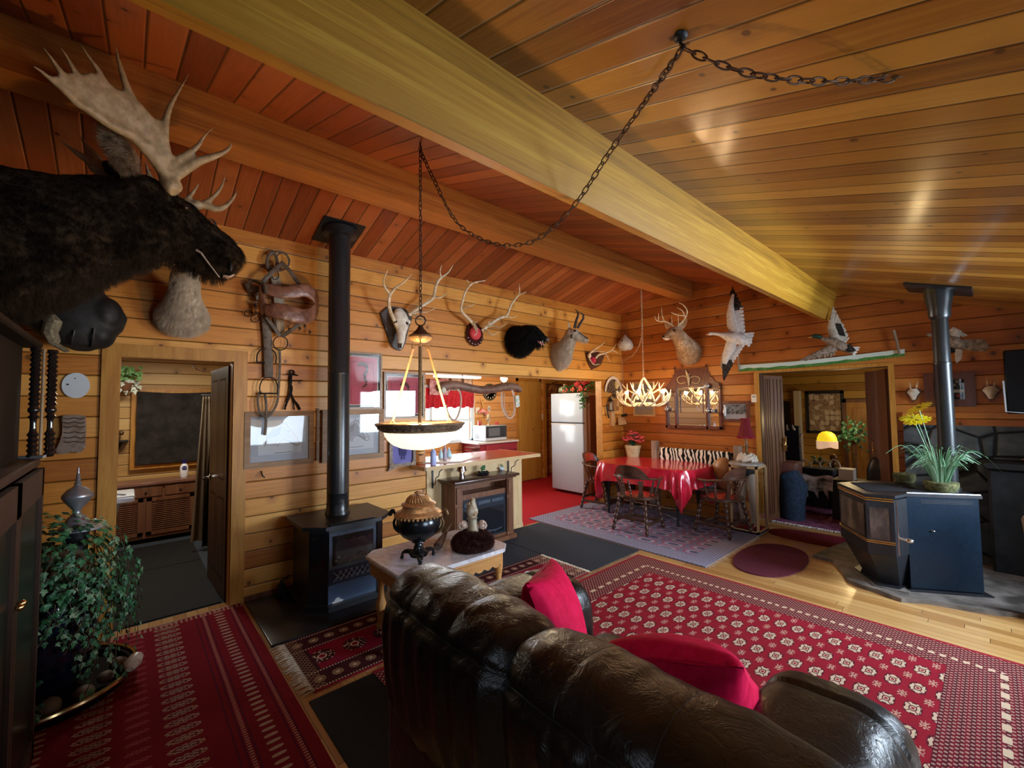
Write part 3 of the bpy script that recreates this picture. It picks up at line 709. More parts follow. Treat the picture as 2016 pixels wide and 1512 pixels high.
# urn: samovar-like bronze vase with gilt lid
UX, UY = 1.52, 1.545
GUN = mottled('dark gunmetal glaze', (.020,.024,.028),(.034,.038,.042), .22, 9, metal=.75, bump=.05, spec=.7)
GILT = mottled('worn gilt bronze', (.42,.22,.09),(.62,.36,.17), .38, 40, metal=.55, bump=.2)
t = T('lidded_urn', 'large dark bronze urn with gilt lid and scroll handles on the marble table', 'urn', (UX,UY,TZ))
c = (UX,UY,TZ)
K = 1.0
mb = MB(); mb.lathe([(.045,.145),(.05,.15),(.075,.165),(.11,.19),(.135,.225),(.147,.265),(.146,.30),(.135,.335),(.125,.35),(.10,.352)],c,40); part('bowl', mb, GUN, t)
mb = MB(); mb.lathe([(.12,.335),(.152,.342),(.158,.350),(.150,.362),(.118,.375),(.105,.40),(.100,.405),(.112,.412),(.118,.420),(.10,.430),(.085,.436),(.074,.440),(.070,.455),(.062,.475),(.045,.482),(.02,.484)],c,40)
for k in range(34):
    a = 2*pi*k/34; mb.ball((UX+.154*cos(a),UY+.154*sin(a),TZ+.338),(.010,.010,.012),6,4)
for k in range(26):
    a = 2*pi*k/26; mb.tube([(UX+.050*cos(a),UY+.050*sin(a),TZ+.483),(UX+.073*cos(a+.12),UY+.073*sin(a+.12),TZ+.462),(UX+.084*cos(a+.2),UY+.084*sin(a+.2),TZ+.440)],.0055,5)
lid = part('lid', mb, GILT, t)
mb = MB(); mb.ball((UX,UY,TZ+.490),(.014,.014,.012),10,6)
for k in range(6): a = 2*pi*k/6; mb.ball((UX+.018*cos(a),UY+.018*sin(a),TZ+.502),(.014,.012,.007),8,5)
mb.ball((UX,UY,TZ+.508),(.024,.024,.006),10,5); part('finial', mb, GILT, lid)
mb = MB(); mb.lathe([(.028,.145),(.044,.150),(.046,.14),(.030,.132),(.026,.125),(.028,.112),(.033,.106),(.028,.100)],c,24); mb.lathe([(.028,.104),(.032,.092),(.042,.078),(.064,.064),(.068,.058),(.055,.052)],c,48,flute=12,fd=.07); part('stem', mb, GUN, t)
for k in range(3):
    a = radians(95+120*k); d = Vector((cos(a),sin(a),0)); mb = MB()
    P0 = V(c); pts = [P0+d*.035+V(0,0,.055), P0+d*.075+V(0,0,.062), P0+d*.112+V(0,0,.050), P0+d*.122+V(0,0,.026)]
    P_, R_ = smooth_path(pts,[.018,.020,.015,.009],5); mb.tube(P_,R_,8,flat=(1.25,.75)); 
    for s_ in (-1,0,1): mb.tube([p+d.cross(V(0,0,1))*s_*.008+V(0,0,.012) for p in P_],.0035,5)
    mb.ball(P0+d*.122+V(0,0,.014),.014,12,8); part('claw_foot', mb, GUN, t)
mb = MB(); mb.lathe([(.05,.05),(.058,.046),(.058,.036),(.03,.034)],c,20); part('foot_ring', mb, GUN, t); t.scale = (1.04,1.04,.94)
ax_ = Vector((-.78,.62,0)).normalized()     # handles left and right as seen from the room
ax_ = _r2.copy(); ax_.z = 0; ax_.normalize()
for s_ in (-1,1):
    mb = MB(); P0 = V(c); d = ax_*s_
    mb.spline([P0+d*.115+V(0,0,.20),P0+d*.155+V(0,0,.235),P0+d*.168+V(0,0,.28),P0+d*.158+V(0,0,.315),P0+d*.162+V(0,0,.345)],[.012,.012,.009,.008,.008],8,5)
    mb.spline([P0+d*.138+V(0,0,.30),P0+d*.150+V(0,0,.318),P0+d*.160+V(0,0,.350),P0+d*.175+V(0,0,.360)],[.010,.008,.008,.010],8,4)
    mb.spline([P0+d*.162+V(0,0,.345),P0+d*.172+V(0,0,.372),P0+d*.186+V(0,0,.366),P0+d*.190+V(0,0,.350)],[.008,.010,.012,.013],8,4); mb.ball(P0+d*.192+V(0,0,.345),.016,10,8); part('handle', mb, GUN if s_ < 0 else BRONZE, t)
# leaning dark ceramic shard, seal-shaped carving
mb = MB(); b = F(862,1078,TZ); e = F(880,1052,TZ)
p0 = F(855,1086,TZ); p1 = F(866,1090,TZ); ap = A(880,1047,1.5)
tt = T('carved_figurine', 'small dark pointed carving lying between urn and fur based figure', 'figurine', tuple(F(865,1082,TZ)))
mb = MB(); c0 = F(862,1083,TZ)+V(0,0,.03); c1 = F(872,1068,TZ)+V(-.02,.05,.075)
mb.loft([(c0+V(0,-.02,-.02),.012,.02),(c0,.035,.028),(c0.lerp(c1,.5),.026,.022),(c1,.010,.010),(c1+(c1-c0)*.6,.003,.003)],12); part('body', mb, mottled('dark scaly carving', (.06,.03,.025),(.14,.08,.06), .6, 60, bump=.6), tt)
mb = MB()
for k in range(6): q = c0.lerp(c1,k/6)+V(.02,-.004,.012); mb.ball(q,.007,6,5)
part('studs', mb, BRONZE, tt)
# horn figure on fur
t = T('fur_based_figure', 'carved gourd figure rising from a mound of dark brown fur on the marble table', 'figurine', (1.56,1.98,TZ))
FX, FY = 1.575, 1.975
mb = MB(); mb.ball((FX,FY,TZ+.042),(.105,.115,.05),26,12); mb.ball((FX+.02,FY-.035,TZ+.05),(.07,.06,.05),20,10); mb.ball((FX-.02,FY+.05,TZ+.045),(.07,.06,.05),20,10)
DKFUR = fur('dark chestnut fur', (.035,.012,.010),(.10,.035,.028), 45)
o = part('fur_mound', mb, DKFUR, t); remesh(o, .007, 3); 
def furhair(o, n, ln, rad=.0006, mat=1, clump=.3, seed=1, nodes=3, tan=.0, grav=-.3, kids=0):
    ps = o.modifiers.new('fur', 'PARTICLE_SYSTEM').particle_system; s = ps.settings; s.type = 'HAIR'; s.count = n; s.hair_length = ln; s.hair_step = nodes
    s.display_step = 2; s.render_step = 2; s.root_radius = 1.0; s.tip_radius = .15; s.radius_scale = rad; s.material = mat; s.child_type = 'SIMPLE' if kids else 'NONE'
    s.factor_random = ln*.06; s.child_radius = .012; s.rendered_child_count = max(1,kids); s.child_length = 1; s.effector_weights.gravity = 0; s.tangent_factor = tan
    ps.seed = seed; s.object_factor = 0; s.object_align_factor = (0,0,grav*ln*.25)
furhair(o, 5000, .028, .0010, kids=5)
mb = MB(); mb.loft([((FX,FY,TZ+.07),.030,.030),((FX,FY,TZ+.10),.036,.034),((FX,FY+.0,TZ+.14),.030,.028),((FX-.002,FY,TZ+.165),.026,.024),((FX-.004,FY,TZ+.172),.034,.032),((FX-.004,FY,TZ+.178),.026,.024)],20,up=(0,1,0)); GOURD = mottled('green brown gourd', (.22,.20,.13),(.42,.33,.22), .5, 20, bump=.3); part('vase', mb, GOURD, t)
mb = MB(); mb.loft([((FX-.004,FY,TZ+.176),.022,.022),((FX-.006,FY,TZ+.205),.034,.034),((FX-.006,FY,TZ+.235),.030,.030),((FX-.002,FY,TZ+.262),.020,.020),((FX+.002,FY,TZ+.285),.014,.014),((FX+.004,FY,TZ+.295),.005,.005)],18,up=(0,1,0)); mb.rough(.006,60,3)
for k in range(10): a = k*.63; mb.ball((FX-.005+.028*cos(a),FY+.028*sin(a),TZ+.20+.008*k),.009,7,5)
part('carved_head', mb, mottled('tan carved wood', (.30,.20,.10),(.52,.44,.34), .5, 35, bump=.5), t)
for s_ in (-1,1):
    mb = MB(); q = V(FX,FY,TZ+.135)+ax_*s_*.055; mb.ball(q,(.026,.026,.026),12,9)
    for k in range(8): a = 2*pi*k/8; mb.ball(q+ax_*s_*.006+_u2*.017*sin(a)+ax_*.017*cos(a)-_fw*.014,.009,7,5)
    mb.bar(V(FX,FY,TZ+.115),q,.014,.016,8); t.scale = (1.3,1.3,1.3); part('rosette', mb, mottled('pale shell rosette', (.45,.28,.20),(.62,.48,.40), .45, 40, bump=.4), t)

# ------------------------------------------------------------------ pendant lamp with its swag chain
def chain(name, pts, label, mat, link=.042, r=.0028, wl=.017, top=None, closed_end=True, group=None):
    """a hanging chain: every other link turned a quarter; each chain is one thing"""
    P, _ = smooth_path(pts, 1, 14); L = [0.0]
    for i in range(1, len(P)): L.append(L[-1]+(P[i]-P[i-1]).length)
    mb = MB(); s_ = 0.0; k = 0; st = link*.74
    def at(d):
        d = min(max(d,0),L[-1]); i = 1
        while i < len(L)-1 and L[i] < d: i += 1
        f = (d-L[i-1])/max(1e-9,L[i]-L[i-1]); return P[i-1].lerp(P[i], f)
    while s_ < L[-1]-link*.4:
        a, b = at(s_), at(s_+link); t_ = (b-a).normalized(); c = (a+b)/2
        u = t_.orthogonal().normalized() if abs(t_.z) > .95 else t_.cross(V(0,0,1)).normalized()
        u = Matrix.Rotation(radians(20+90*(k%2)+random.uniform(-18,18)),3,t_)@u
        mb.tube([c+t_*cos(2*pi*j/12)*link/2+u*sin(2*pi*j/12)*wl/2 for j in range(12)], r, 5, loop=True); s_ += st; k += 1
    return mb
CH = mottled('antique bronze chain', (.07,.035,.022),(.13,.07,.04), .5, 50, metal=.5)
LX, LY = 1.97, 1.305; YAWA = -YAW*-1
hookA = V(LX,LY,CZ(LX)); hookB = V(3.68,1.20,CZ(3.68))
lamp = T('pendant_lamp', 'glowing white glass bowl pendant hung on a chain in front of the left wall', 'pendant lamp', (LX,LY,1.30))
mb = chain('c', [hookA-V(0,0,.02), hookA-V(0,0,.4), hookA-V(0,0,.8), (LX,LY,2.185)], '', CH); part('chain', mb, CH, lamp, kind='stuff')
mb = MB(); mb.tube([(LX,LY,CZ(LX)),(LX,LY,CZ(LX)-.02),(LX+.012,LY,CZ(LX)-.035),(LX,LY,CZ(LX)-.045)],.005,6); part('ceiling_hook', mb, CH, lamp)
mb = MB(); n = 16; mb.tube([V(LX,LY,2.150)+(_r2*cos(2*pi*k/n)+_u2*sin(2*pi*k/n))*.030 for k in range(n)], .0045, 6, loop=True); part('ring', mb, CH, lamp)
TAN = mottled('painted bronze tan', (.42,.27,.12),(.30,.17,.08), .45, 60, metal=.3)
mb = MB(); mb.lathe([(.004,2.125),(.012,2.12),(.022,2.10),(.045,2.075),(.072,2.058),(.068,2.048),(.05,2.046)],(LX,LY,0),28); can = part('canopy_cap', mb, CH, lamp)
mb = MB(); mb.lathe([(.068,2.050),(.062,2.035),(.040,2.022),(.01,2.018)],(LX,LY,0),28); part('cap_underside', mb, TAN, can)
for k in range(3):
    a = YAWA+radians(17+120*k); d = Vector((cos(a),sin(a),0)); mb = MB(); top = V(LX,LY,1.985)+d*.052; bot = V(LX,LY,1.545)+d*.196
    mb.tube([top,bot],.0105,6,flat=(1,.55),up=d)
    for q in (top+(top-bot).normalized()*.012, bot-(top-bot).normalized()*.012): mb.tube([q+(_r2*cos(2*pi*j/10)+V(0,0,1)*sin(2*pi*j/10))*.012 for j in range(10)],.003,5,loop=True)
    mb.tube([top+V(0,0,.02),V(LX,LY,2.03)+d*.045],.003,5); part('arm', mb, TAN, lamp)
mb = MB(); mb.lathe([(.236,1.538),(.262,1.534),(.264,1.528),(.248,1.510),(.228,1.490),(.205,1.480),(.205,1.486),(.225,1.500),(.238,1.530)],(LX,LY,0),48,caps=False)
g = MB()
for k in range(44):
    a = 2*pi*k/44; g.ball((LX+.240*cos(a),LY+.240*sin(a),1.505),(.009,.009,.006),6,4)
mb.add(g); part('rim', mb, mottled('bronze rim', (.16,.10,.06),(.34,.25,.16), .45, 40, metal=.4), lamp)
BOWL = emis('glowing alabaster glass', (1,.80,.50), 1.25, (.9,.8,.62))
mb = MB(); mb.lathe([(.214,1.486),(.207,1.462),(.190,1.434),(.160,1.408),(.120,1.390),(.07,1.380),(.02,1.377)],(LX,LY,0),48,caps=False); o = part('glass_bowl', mb, BOWL, lamp)
mb = MB(); mb.lathe([(.016,1.378),(.020,1.372),(.014,1.362),(.020,1.352),(.013,1.344),(.003,1.338)],(LX,LY,0),16); part('finial', mb, TAN, lamp)
mb = MB(); mb.bar((LX,LY,2.03),(LX,LY,1.36),.006); part('centre_rod', mb, TAN, lamp); mb = MB(); mb.ball((LX,LY,1.475),.03,12,8); part('bulb', mb, emis('lit bulb', (1,.8,.5), 25.0), lamp)
# swag chain from the beam down and up to the second hook, then away to the right
mid = A(1030,482,2.55)
sw = [hookA-V(0,0,.05)]
for px, py, f in ((850,345,.06),(895,432,.15),(945,470,.25),(1000,484,.37),(1060,470,.48),(1130,405,.60),(1200,300,.73),(1270,200,.86)):
    X_ = hookA.x+(hookB.x-hookA.x)*f; sw.append(A(px,py,X_))
sw.append(hookB-V(0,0,.05))
mb = chain('c', sw, '', CH, .05, .003, .021); one('swag_chain', mb, CH, 'long dark chain swagged under the big beam from pendant hook to ceiling hook', 'chain')
sw2 = [hookB-V(0,0,.04)]+[CAM+ray(a,b)*((1.20+.9*f)/ray(a,b).y) for a,b,f in ((1420,128,.08),(1500,150,.18),(1600,160,.32),(1700,158,.46),(1800,148,.60),(1900,130,.74),(2016,108,.9),(2140,80,1.05))]
mb = chain('c', sw2, '', CH, .05, .003, .021)
e = T('swag_chain', 'dark chain running from the ceiling hook out to the upper right corner', 'chain', tuple(hookB)); part('links', mb, CH, e, kind='stuff')
mb = MB(); mb.ball(hookB-V(0,0,.006),(.022,.022,.012),12,6); mb.tube([hookB,hookB-V(0,0,.03),hookB-V(-.012,0,.045),hookB-V(0,0,.052)],.005,6); part('ceiling_hook', mb, IRON, e)

# ------------------------------------------------------------------ gas stove with its pipe
gs = T('gas_stove', 'black gas stove with wide glass front on the slate pad against left wall', 'stove', (.42,1.41,.022))
def oct2(x0,x1,y0,y1,c,z,h): # chamfered at the front corners
    return MB().poly([(x0,y0,z),(x1-c*1.0,y0,z),(x1,y0+c,z),(x1,y1-c,z),(x1-c,y1,z),(x0,y1,z)],(0,0,h))
mb = oct2(.14,.68,1.10,1.72,.115,.05,.60); part('body', mb, STOVE, gs)
mb = oct2(.10,.725,1.04,1.78,.14,.655,.03); mb.box((.62,1.22,.686),(.70,1.60,.694),bev=.003); part('top_plate', mb, STOVE, gs)
mb = oct2(.12,.73,1.06,1.76,.14,.022,.045); part('plinth', mb, STOVE, gs)
mb = MB(); mb.box((.678,1.215,.335),(.690,1.605,.62)); 
fr = part('door_frame', mb, mottled('black front with blue sheen', (.035,.05,.08),(.05,.068,.10), .32, 30, spec=.8, metal=.2), gs)  # blue window sheen put into the colour of the black front
mb = MB(); mb.box((.689,1.24,.36),(.693,1.58,.595),bev=.003); part('glass', mb, DKGLASS, fr)
mb = MB(); mb.box((.672,1.215,.215),(.684,1.605,.33))
LAT = flat('grille panel', (.03,.045,.08), .35, .2)
gr = part('grille', mb, LAT, gs); mb = MB()
for k in range(7):
    y0 = 1.25+.045*k
    for a, b in (((y0,.235),(y0+.07,.31)),((y0,.31),(y0+.07,.235)),((y0+.02,.235),(y0+.06,.31))): mb.tube([(.687,a[0],a[1]),(.687,b[0],b[1])],.003,5)
part('lattice', mb, flat('lattice blue grey', (.28,.36,.50), .35), gr)
mb = MB(); mb.box((.672,1.21,.035),(.685,1.61,.212),bev=.003); pan = part('lower_panel', mb, flat('lower panel with blue sheen', (.06,.10,.18), .36, .2, .8), gs)  # panel coloured blue to stand for the window's reflection
mb = MB(); P = [(.686,1.255+.085*math.copysign(abs(cos(a))**.7,cos(a))*.55+.03,.075+.010*sin(a)) for a in [2*pi*k/20 for k in range(20)]]; mb.poly(P,(.003,0,0)); P = [(.686,1.285+.024*cos(a),.084+.022*sin(a)) for a in [pi*k/10 for k in range(11)]]; mb.poly(P,(.003,0,0)); part('badge', mb, flat('badge white', (.7,.72,.74), .4), pan)
mb = MB()                                                            # firebox logs behind glass read as pale shapes
for k in range(16): mb.ball((.6945,1.27+.018*k,.40+.012*sin(k*1.9)+.015*sin(k*.7)),(.0012,.013,.009+.004*sin(k*2.3)),8,6)
part('ember_logs', mb, mottled('ash grey logs', (.10,.10,.12),(.26,.26,.29), .8, 60), fr)
for s_ in (0,1):
    y0, y1 = (1.112,1.205) if s_ == 0 else (1.708,1.615); xo = .578; mb = MB()
    a, b = V(.575,y0,0), V(.672,y1,0); nr = V(.7,-.7 if s_ == 0 else .7,0)*.006
    mb.poly([a+nr+V(0,0,.335),b+nr+V(0,0,.335),b+nr+V(0,0,.62),a+nr+V(0,0,.62)],nr*.4); part('side_glass', mb, DKGLASS, gs)
mb = MB(); mb.tube([(.18,1.02,.03),(.16,1.0,.16),(.2,1.05,.2)],.012,8); mb.box((.1,.98,.022),(.16,1.04,.13),bev=.01); part('gas_valve', mb, IRON, gs)
pp = T('stovepipe', 'tall black stovepipe rising from the gas stove to the ceiling', 'stovepipe', (.33,1.41,.686)); PX_, PY_ = .33,1.41
mb = MB(); prof = [(.105,.686),(.105,.70),(.096,.715),(.094,.78),(.096,.782),(.096,.79),(.0925,.792)]
for z in (.87,1.93): prof += [(.0925,z-.004),(.095,z),(.095,z+.006),(.0925,z+.01)]
prof += [(.0925,CZ(.33)+.02)]; mb.lathe(prof,(PX_,PY_,0),40); part('pipe', mb, PIPE, pp)
mb = MB(); mb.lathe([(.0925,0),(.135,.012),(.135,.03),(.0925,.035)],(PX_,PY_,CZ(.33)-.085),36)
R_ = Matrix.Rotation(-math.atan(.3),3,'Y'); mb.cbox((.285,1.415,CZ(.285)-.012),(.36,.37,.012),R_); mb.lathe([(.15,0),(.15,.06),(.1,.07)],(PX_,PY_,CZ(.33)-.07),32); part('ceiling_plate', mb, IRON, pp)

# ------------------------------------------------------------------ pellet stove with its pipe
d_ = Vector((.83,.56,0)).normalized(); w_ = Vector((-.56,.83,0)).normalized(); S1 = V(3.735,4.97,0)
def PW(u, v, z): return S1+d_*u+w_*v+V(0,0,z)
ps = T('pellet_stove', 'big black pellet stove with bay glass front and brass lines at right', 'stove', tuple(PW(.2,.3,.03)))
BW = .62
DKB = mottled('black steel lit blue', (.004,.011,.022),(.006,.016,.030), .30, 40, spec=.35)  # blue daylight mixed into the black of the stove body
mb = MB(); mb.poly([PW(0,0,.05),PW(.50,0,.05),PW(.50,BW,.05),PW(0,BW,.05)],(0,0,.765)); part('body', mb, DKB, ps)
bay = [PW(-.01,.02,0),PW(-.10,-.0,0)]; 
bp = [(0,.03),(-.07,-.02),(-.235,-.10),(-.235,.0)]
bay = [(.0,.0),(-.20,.0+.02),(-.30,.15),(-.30,.47),(-.20,.60),(0,BW)]
# plan read off the photograph: main pane, right-hand pane, body
P2, P1, P0 = V(3.675,4.775,0), V(3.50,4.74,0), V(3.23,5.17,0); P3 = P0+(S1+w_*BW-P0)*.45+V(-.02,.10,0)
def bayprism(z0, z1, k0=1.0, k1=1.0):
    c = PW(.1,.3,0); base = [S1, P2, P1, P0, P3, S1+w_*BW, PW(.2,.5,0), PW(.2,.1,0)]
    return MB().rings([[c+(p-c)*k0+V(0,0,z0) for p in base],[c+(p-c)*k1+V(0,0,z1) for p in base]])
part('firebox', bayprism(.33,.80), STOVE, ps)
part('pedestal', bayprism(.05,.33,.66,.97), STOVE, ps)
mb = bayprism(.012,.05,.80,.80); mb.poly([PW(-.04,-.04,.012),PW(.54,-.04,.012),PW(.54,BW,.012),PW(-.04,BW,.012)],(0,0,.03)); part('base_rail', mb, STOVE, ps)
mb = MB(); mb.poly([PW(0,-.01,.815),PW(.52,-.01,.815),PW(.52,BW+.01,.815),PW(0,BW+.01,.815),PW(-.10,.56,.815),P0+V(-.015,0,.815),P1+V(-.012,-.015,.815),P2+V(.01,-.015,.815)],(0,0,.025)); part('top', mb, STOVE, ps)
mb = MB(); mb.tube([PW(.0,-.004,.845),PW(.51,-.004,.845)],.007,8); mb.tube([PW(.0,-.006,.828),PW(.51,-.006,.828)],.004,8); part('edge_trim', mb, flat('pale steel edge', (.5,.55,.65), .25, .8), ps)
for z in (.79,.808,.45,.435):
    mb = MB(); n1 = (P1-P0).normalized(); nn = Vector((n1.y,-n1.x,0))*-.004
    mb.tube([P0+V(-.006,-.002,z),P1+V(-.007,-.007,z),P2+V(.0,-.008,z)],.0045,6); part('brass_line', mb, BRASS, ps)
def pane(a, b, f0, f1, z0, z1, th=.004, out=.003):
    dd = (b-a); nr = Vector((dd.y,-dd.x,0)).normalized(); nr = nr if nr.dot(CAM-a) > 0 else -nr; p, q = a+dd*f0+nr*out, a+dd*f1+nr*out
    return MB().poly([p+V(0,0,z0),q+V(0,0,z0),q+V(0,0,z1),p+V(0,0,z1)], nr*th)
REFG = mottled('smoky reflecting glass', (.05,.04,.035),(.16,.12,.10), .12, 6, spec=.8, stretch=(1,1,.5))
part('glass', pane(P1,P0,.06,.92,.47,.74), REFG, ps); part('glass', pane(P1,P2,.10,.80,.46,.73), REFG, ps)
mb = pane(P1,P2,-.02,1.0,.34,.785,.006,.0); part('door_frame', mb, STOVE, ps)
mb = MB(); q = P2+V(.03,-.02,0); mb.bar(q+V(0,0,.50),q+V(.045,-.03,.50),.012); mb.ball(q+V(.06,-.03,.50),(.028,.02,.018),10,8); mb.bar(q+V(-.01,.0,.36),q+V(-.01,.0,.80),.006); part('door_handle', mb, STEELB, ps)
mb = MB(); 
for k in range(2): mb.box((0,-.003,0),(.36,0,.004)); 
mb = MB()
for k in range(3): z = .785-.012*k; mb.poly([PW(.10,-.002,z),PW(.46,-.002,z),PW(.46,-.002,z+.004),PW(.10,-.002,z+.004)],w_*-.002)
part('louvre_slots', mb, BLACK, ps)
mb = MB(); mb.ball(PW(.17,-.006,.535),(.016,.010,.007),10,6); part('catch', mb, STEELB, ps)
mb = MB(); mb.grid(22,22,lambda u,v: PW(-.26+.44*u+.06*v,.04+.44*v,.843+.004*mnoise.noise(Vector((u*7,v*7,0)))+(.006 if 0 else 0))); 
bmesh.ops.solidify(mb.bm, geom=mb.bm.faces[:], thickness=.004); one('folded_cloth', mb, mottled('black cloth', (.02,.02,.024),(.04,.04,.048), .9, 30, bump=.5), 'black cloth laid over the top of the pellet stove', 'cloth')
qx = V(3.975,5.44,0)
pp = T('stovepipe', 'black stovepipe rising behind the flowers from the pellet stove', 'stovepipe', tuple(qx+V(0,0,.84)))
mb = MB(); mb.lathe([(.075,.84),(.075,.86),(.060,.87),(.060,1.95),(.063,1.955),(.063,1.965),(.057,1.97),(.057,2.36),(.066,2.37),(.075,2.39),(.078,2.46),(.095,2.56),(.10,CZ(3.975)+.03)],qx,32); part('pipe', mb, PIPE, pp)
mb = MB(); R_ = Matrix.Rotation(math.atan(.307),3,'Y'); mb.cbox(qx+V(0,0,CZ(3.975)-.012),(.44,.44,.02),R_); part('ceiling_plate', mb, IRON, pp)
# flagstone hearth
SL = mottled('grey flagstone', (.10,.088,.075),(.22,.19,.17), .6, 7, bump=.35, bd=.01, c=(.05,.042,.036))
pts = [F(x,y,0) for x,y in ((1600,1098),(1640,1108),(1658,1128),(1668,1146),(1700,1160),(1728,1168),(1752,1178),(1775,1186),(1830,1190),(1900,1203),(1960,1212),(2030,1218))]
mb = MB(); mb.poly([p+V(0,0,.0) for p in pts]+[V(4.75,5.2,0),V(4.7,6.2,0),V(3.1,6.2,0),V(3.0,5.75,0)],(0,0,.032)); o = one('stone_hearth', mb, SL, 'rough edged grey stone hearth slab under the pellet stove', 'hearth')
mb = MB(); pts = [F(x,y,.03) for x,y in ((1672,1118),(1700,1140),(1722,1155),(1790,1170),(1800,1150),(1720,1120),(1690,1100))]; mb.poly(pts,(0,0,.012)); one('hearth_stone', mb, SL, 'flat loose stone at the front foot of the pellet stove', 'stone')

# ------------------------------------------------------------------ trophies: traced in the photograph, built at their own distance from the wall
def tr(ox, oy, s, fn): return lambda a, b, off=0.1: fn(ox+a/s, oy+b/s, off)
def tines(mb, q, lines, n=7, k=5):
    """lines: list of (points (a,b,off), r0, r1)"""
    for pts, r0, r1 in lines:
        P = [q(*p) for p in pts]; m = len(P); mb.spline(P, [r0+(r1-r0)*(i/(m-1))**1.2 for i in range(m)], n, k)
    return mb
def body(name, secs_list, mat, parent, vox=.010, up=(0,0,1), extra=None, rough=.0, it=5, n=20):
    mb = MB()
    for secs in secs_list: mb.loft(secs, n, up)
    if extra: extra(mb)
    if rough: mb.rough(rough, 30)
    o = part(name, mb, mat, parent, ang=180); remesh(o, vox, it); return o
def ear(q, p0, p1, w, mat, parent, nrm, inner=None):
    a, b = p0, p1; d = (b-a); n_ = V(nrm).normalized(); s_ = d.cross(n_).normalized(); mb = MB()
    for i, (f, ww) in enumerate(((0,.35),(.2,.8),(.5,1.0),(.75,.75),(.92,.35),(1,.06))): pass
    rr = []
    for f, ww in ((0,.4),(.2,.85),(.5,1.0),(.75,.75),(.92,.35),(1,.06)):
        c = a+d*f; rr.append([c+s_*w*ww*cos(t_)+n_*(w*.22*sin(t_)-w*.35*ww*(1-abs(cos(t_)))) for t_ in [2*pi*k/12 for k in range(12)]])
    mb.rings(rr); return part('ear', mb, mat, parent)

# elk skull on a shield
q = tr(740,520,5.2875,A)
t = T('skull_mount', 'bleached elk skull with antlers on a dark shield plaque left of pendant chain', 'skull mount', tuple(q(240,700,.0)))
mb = MB(); mb.poly([q(a,b,.004) for a,b in ((35,520),(70,480),(110,450),(150,440),(200,447),(300,470),(370,560),(352,620),(330,680),(310,760),(295,830),(275,880),(245,905),(200,892),(160,860),(135,820),(110,720),(62,620))],(.028,0,0)); bmesh.ops.bevel(mb.bm, geom=list(mb.bm.edges), offset=.006, segments=2, affect='EDGES'); part('shield', mb, mottled('dark walnut shield', (.035,.025,.02),(.07,.05,.035), .4, 12), t)
mb = MB(); mb.loft([(q(235,480,.07),.045,.04),(q(245,520,.09),.075,.055),(q(262,580,.11),.085,.06),(q(270,640,.13),.075,.055),(q(265,720,.15),.048,.045),(q(262,800,.16),.038,.035),(q(255,850,.165),.030,.026),(q(250,885,.165),.018,.014)],18,up=(1,0,0)); mb.ball(q(325,600,.09),(.03,.045,.03),10,8); mb.ball(q(205,600,.09),(.03,.03,.035),10,8)
o = part('skull', mb, BONE, t, ang=180); remesh(o,.007,3)
mb = MB()
for a, b in ((200,600),(318,618)): mb.ball(q(a,b,.165),(.018,.022,.020),10,8)
for a in (240,262): mb.tube([q(a,825,.20),q(a-3,875,.195)],.009,6)
part('sockets', mb, flat('dark sockets', (.03,.02,.015), .9), t)
mb = tines(MB(), q, [([(225,665,.15),(180,560,.17),(148,480,.20),(135,400,.24),(150,310,.27)],.021,.016),([(150,310,.27),(95,240,.30),(80,170,.34),(125,60,.38)],.014,.003),([(150,315,.27),(200,250,.33),(290,190,.38),(375,105,.42)],.016,.003)]); part('antler', mb, ANTLER, t)
mb = tines(MB(), q, [([(345,530,.12),(400,490,.14),(470,440,.17),(590,360,.2),(615,270,.22),(640,190,.24),(680,140,.26)],.020,.014),([(680,140,.26),(668,80,.28),(685,8,.30)],.010,.003),([(680,140,.26),(750,90,.26),(805,8,.27)],.013,.003),([(600,350,.2),(680,345,.23),(750,290,.26)],.010,.002),([(370,515,.13),(460,500,.19),(540,495,.25),(630,450,.30)],.013,.002),([(370,520,.13),(440,545,.2),(500,590,.26),(528,625,.28)],.013,.003)]); part('antler', mb, ANTLER, t)

# elk antlers with red cap on a scalloped plaque
q = tr(880,540,6.8,A)
t = T('antler_mount', 'wide pale antlers with red cloth cap on a dark scalloped plaque', 'antler mount', tuple(q(360,860,.0)))
mb = MB(); c = q(350,800,.0); pts = [c+V(0,cos(2*pi*k/56)*.118*(1+.07*abs(sin(5*pi*k/56*2))),sin(2*pi*k/56)*.125*(1+.07*abs(sin(5*pi*k/56*2)))) for k in range(56)]; mb.poly(pts,(.045,0,0)); bmesh.ops.bevel(mb.bm, geom=list(mb.bm.edges), offset=.010, segments=2, affect='EDGES')
for k in range(7): a = -.4-2.3*k/6; mb.ball(c+V(.03,cos(a)*.118,sin(a)*.128),(.022,.026,.032),10,8)
part('plaque', mb, flat('glossy dark red brown plaque', (.045,.010,.008), .12, 0, .7), t)
mb = MB(); mb.ball(q(378,790,.06),(.05,.085,.082),20,12); part('cloth_cap', mb, mottled('red felt cap', (.52,.04,.05),(.62,.08,.08), .9, 60, spec=.1), t)
mb = tines(MB(), q, [([(395,745,.10),(345,655,.12),(260,570,.15),(190,480,.18),(205,380,.22),(250,230,.27),(330,130,.33),(420,100,.37),(515,85,.4)],.022,.005),([(290,130,.30),(280,100,.30),(265,70,.31)],.009,.003),([(190,465,.18),(270,430,.25),(340,420,.30),(375,395,.33)],.012,.002),([(350,665,.12),(395,715,.17),(398,780,.21),(365,825,.23)],.014,.003),([(350,665,.12),(385,640,.19),(408,625,.22)],.009,.002)]); part('antler', mb, ANTLER, t)
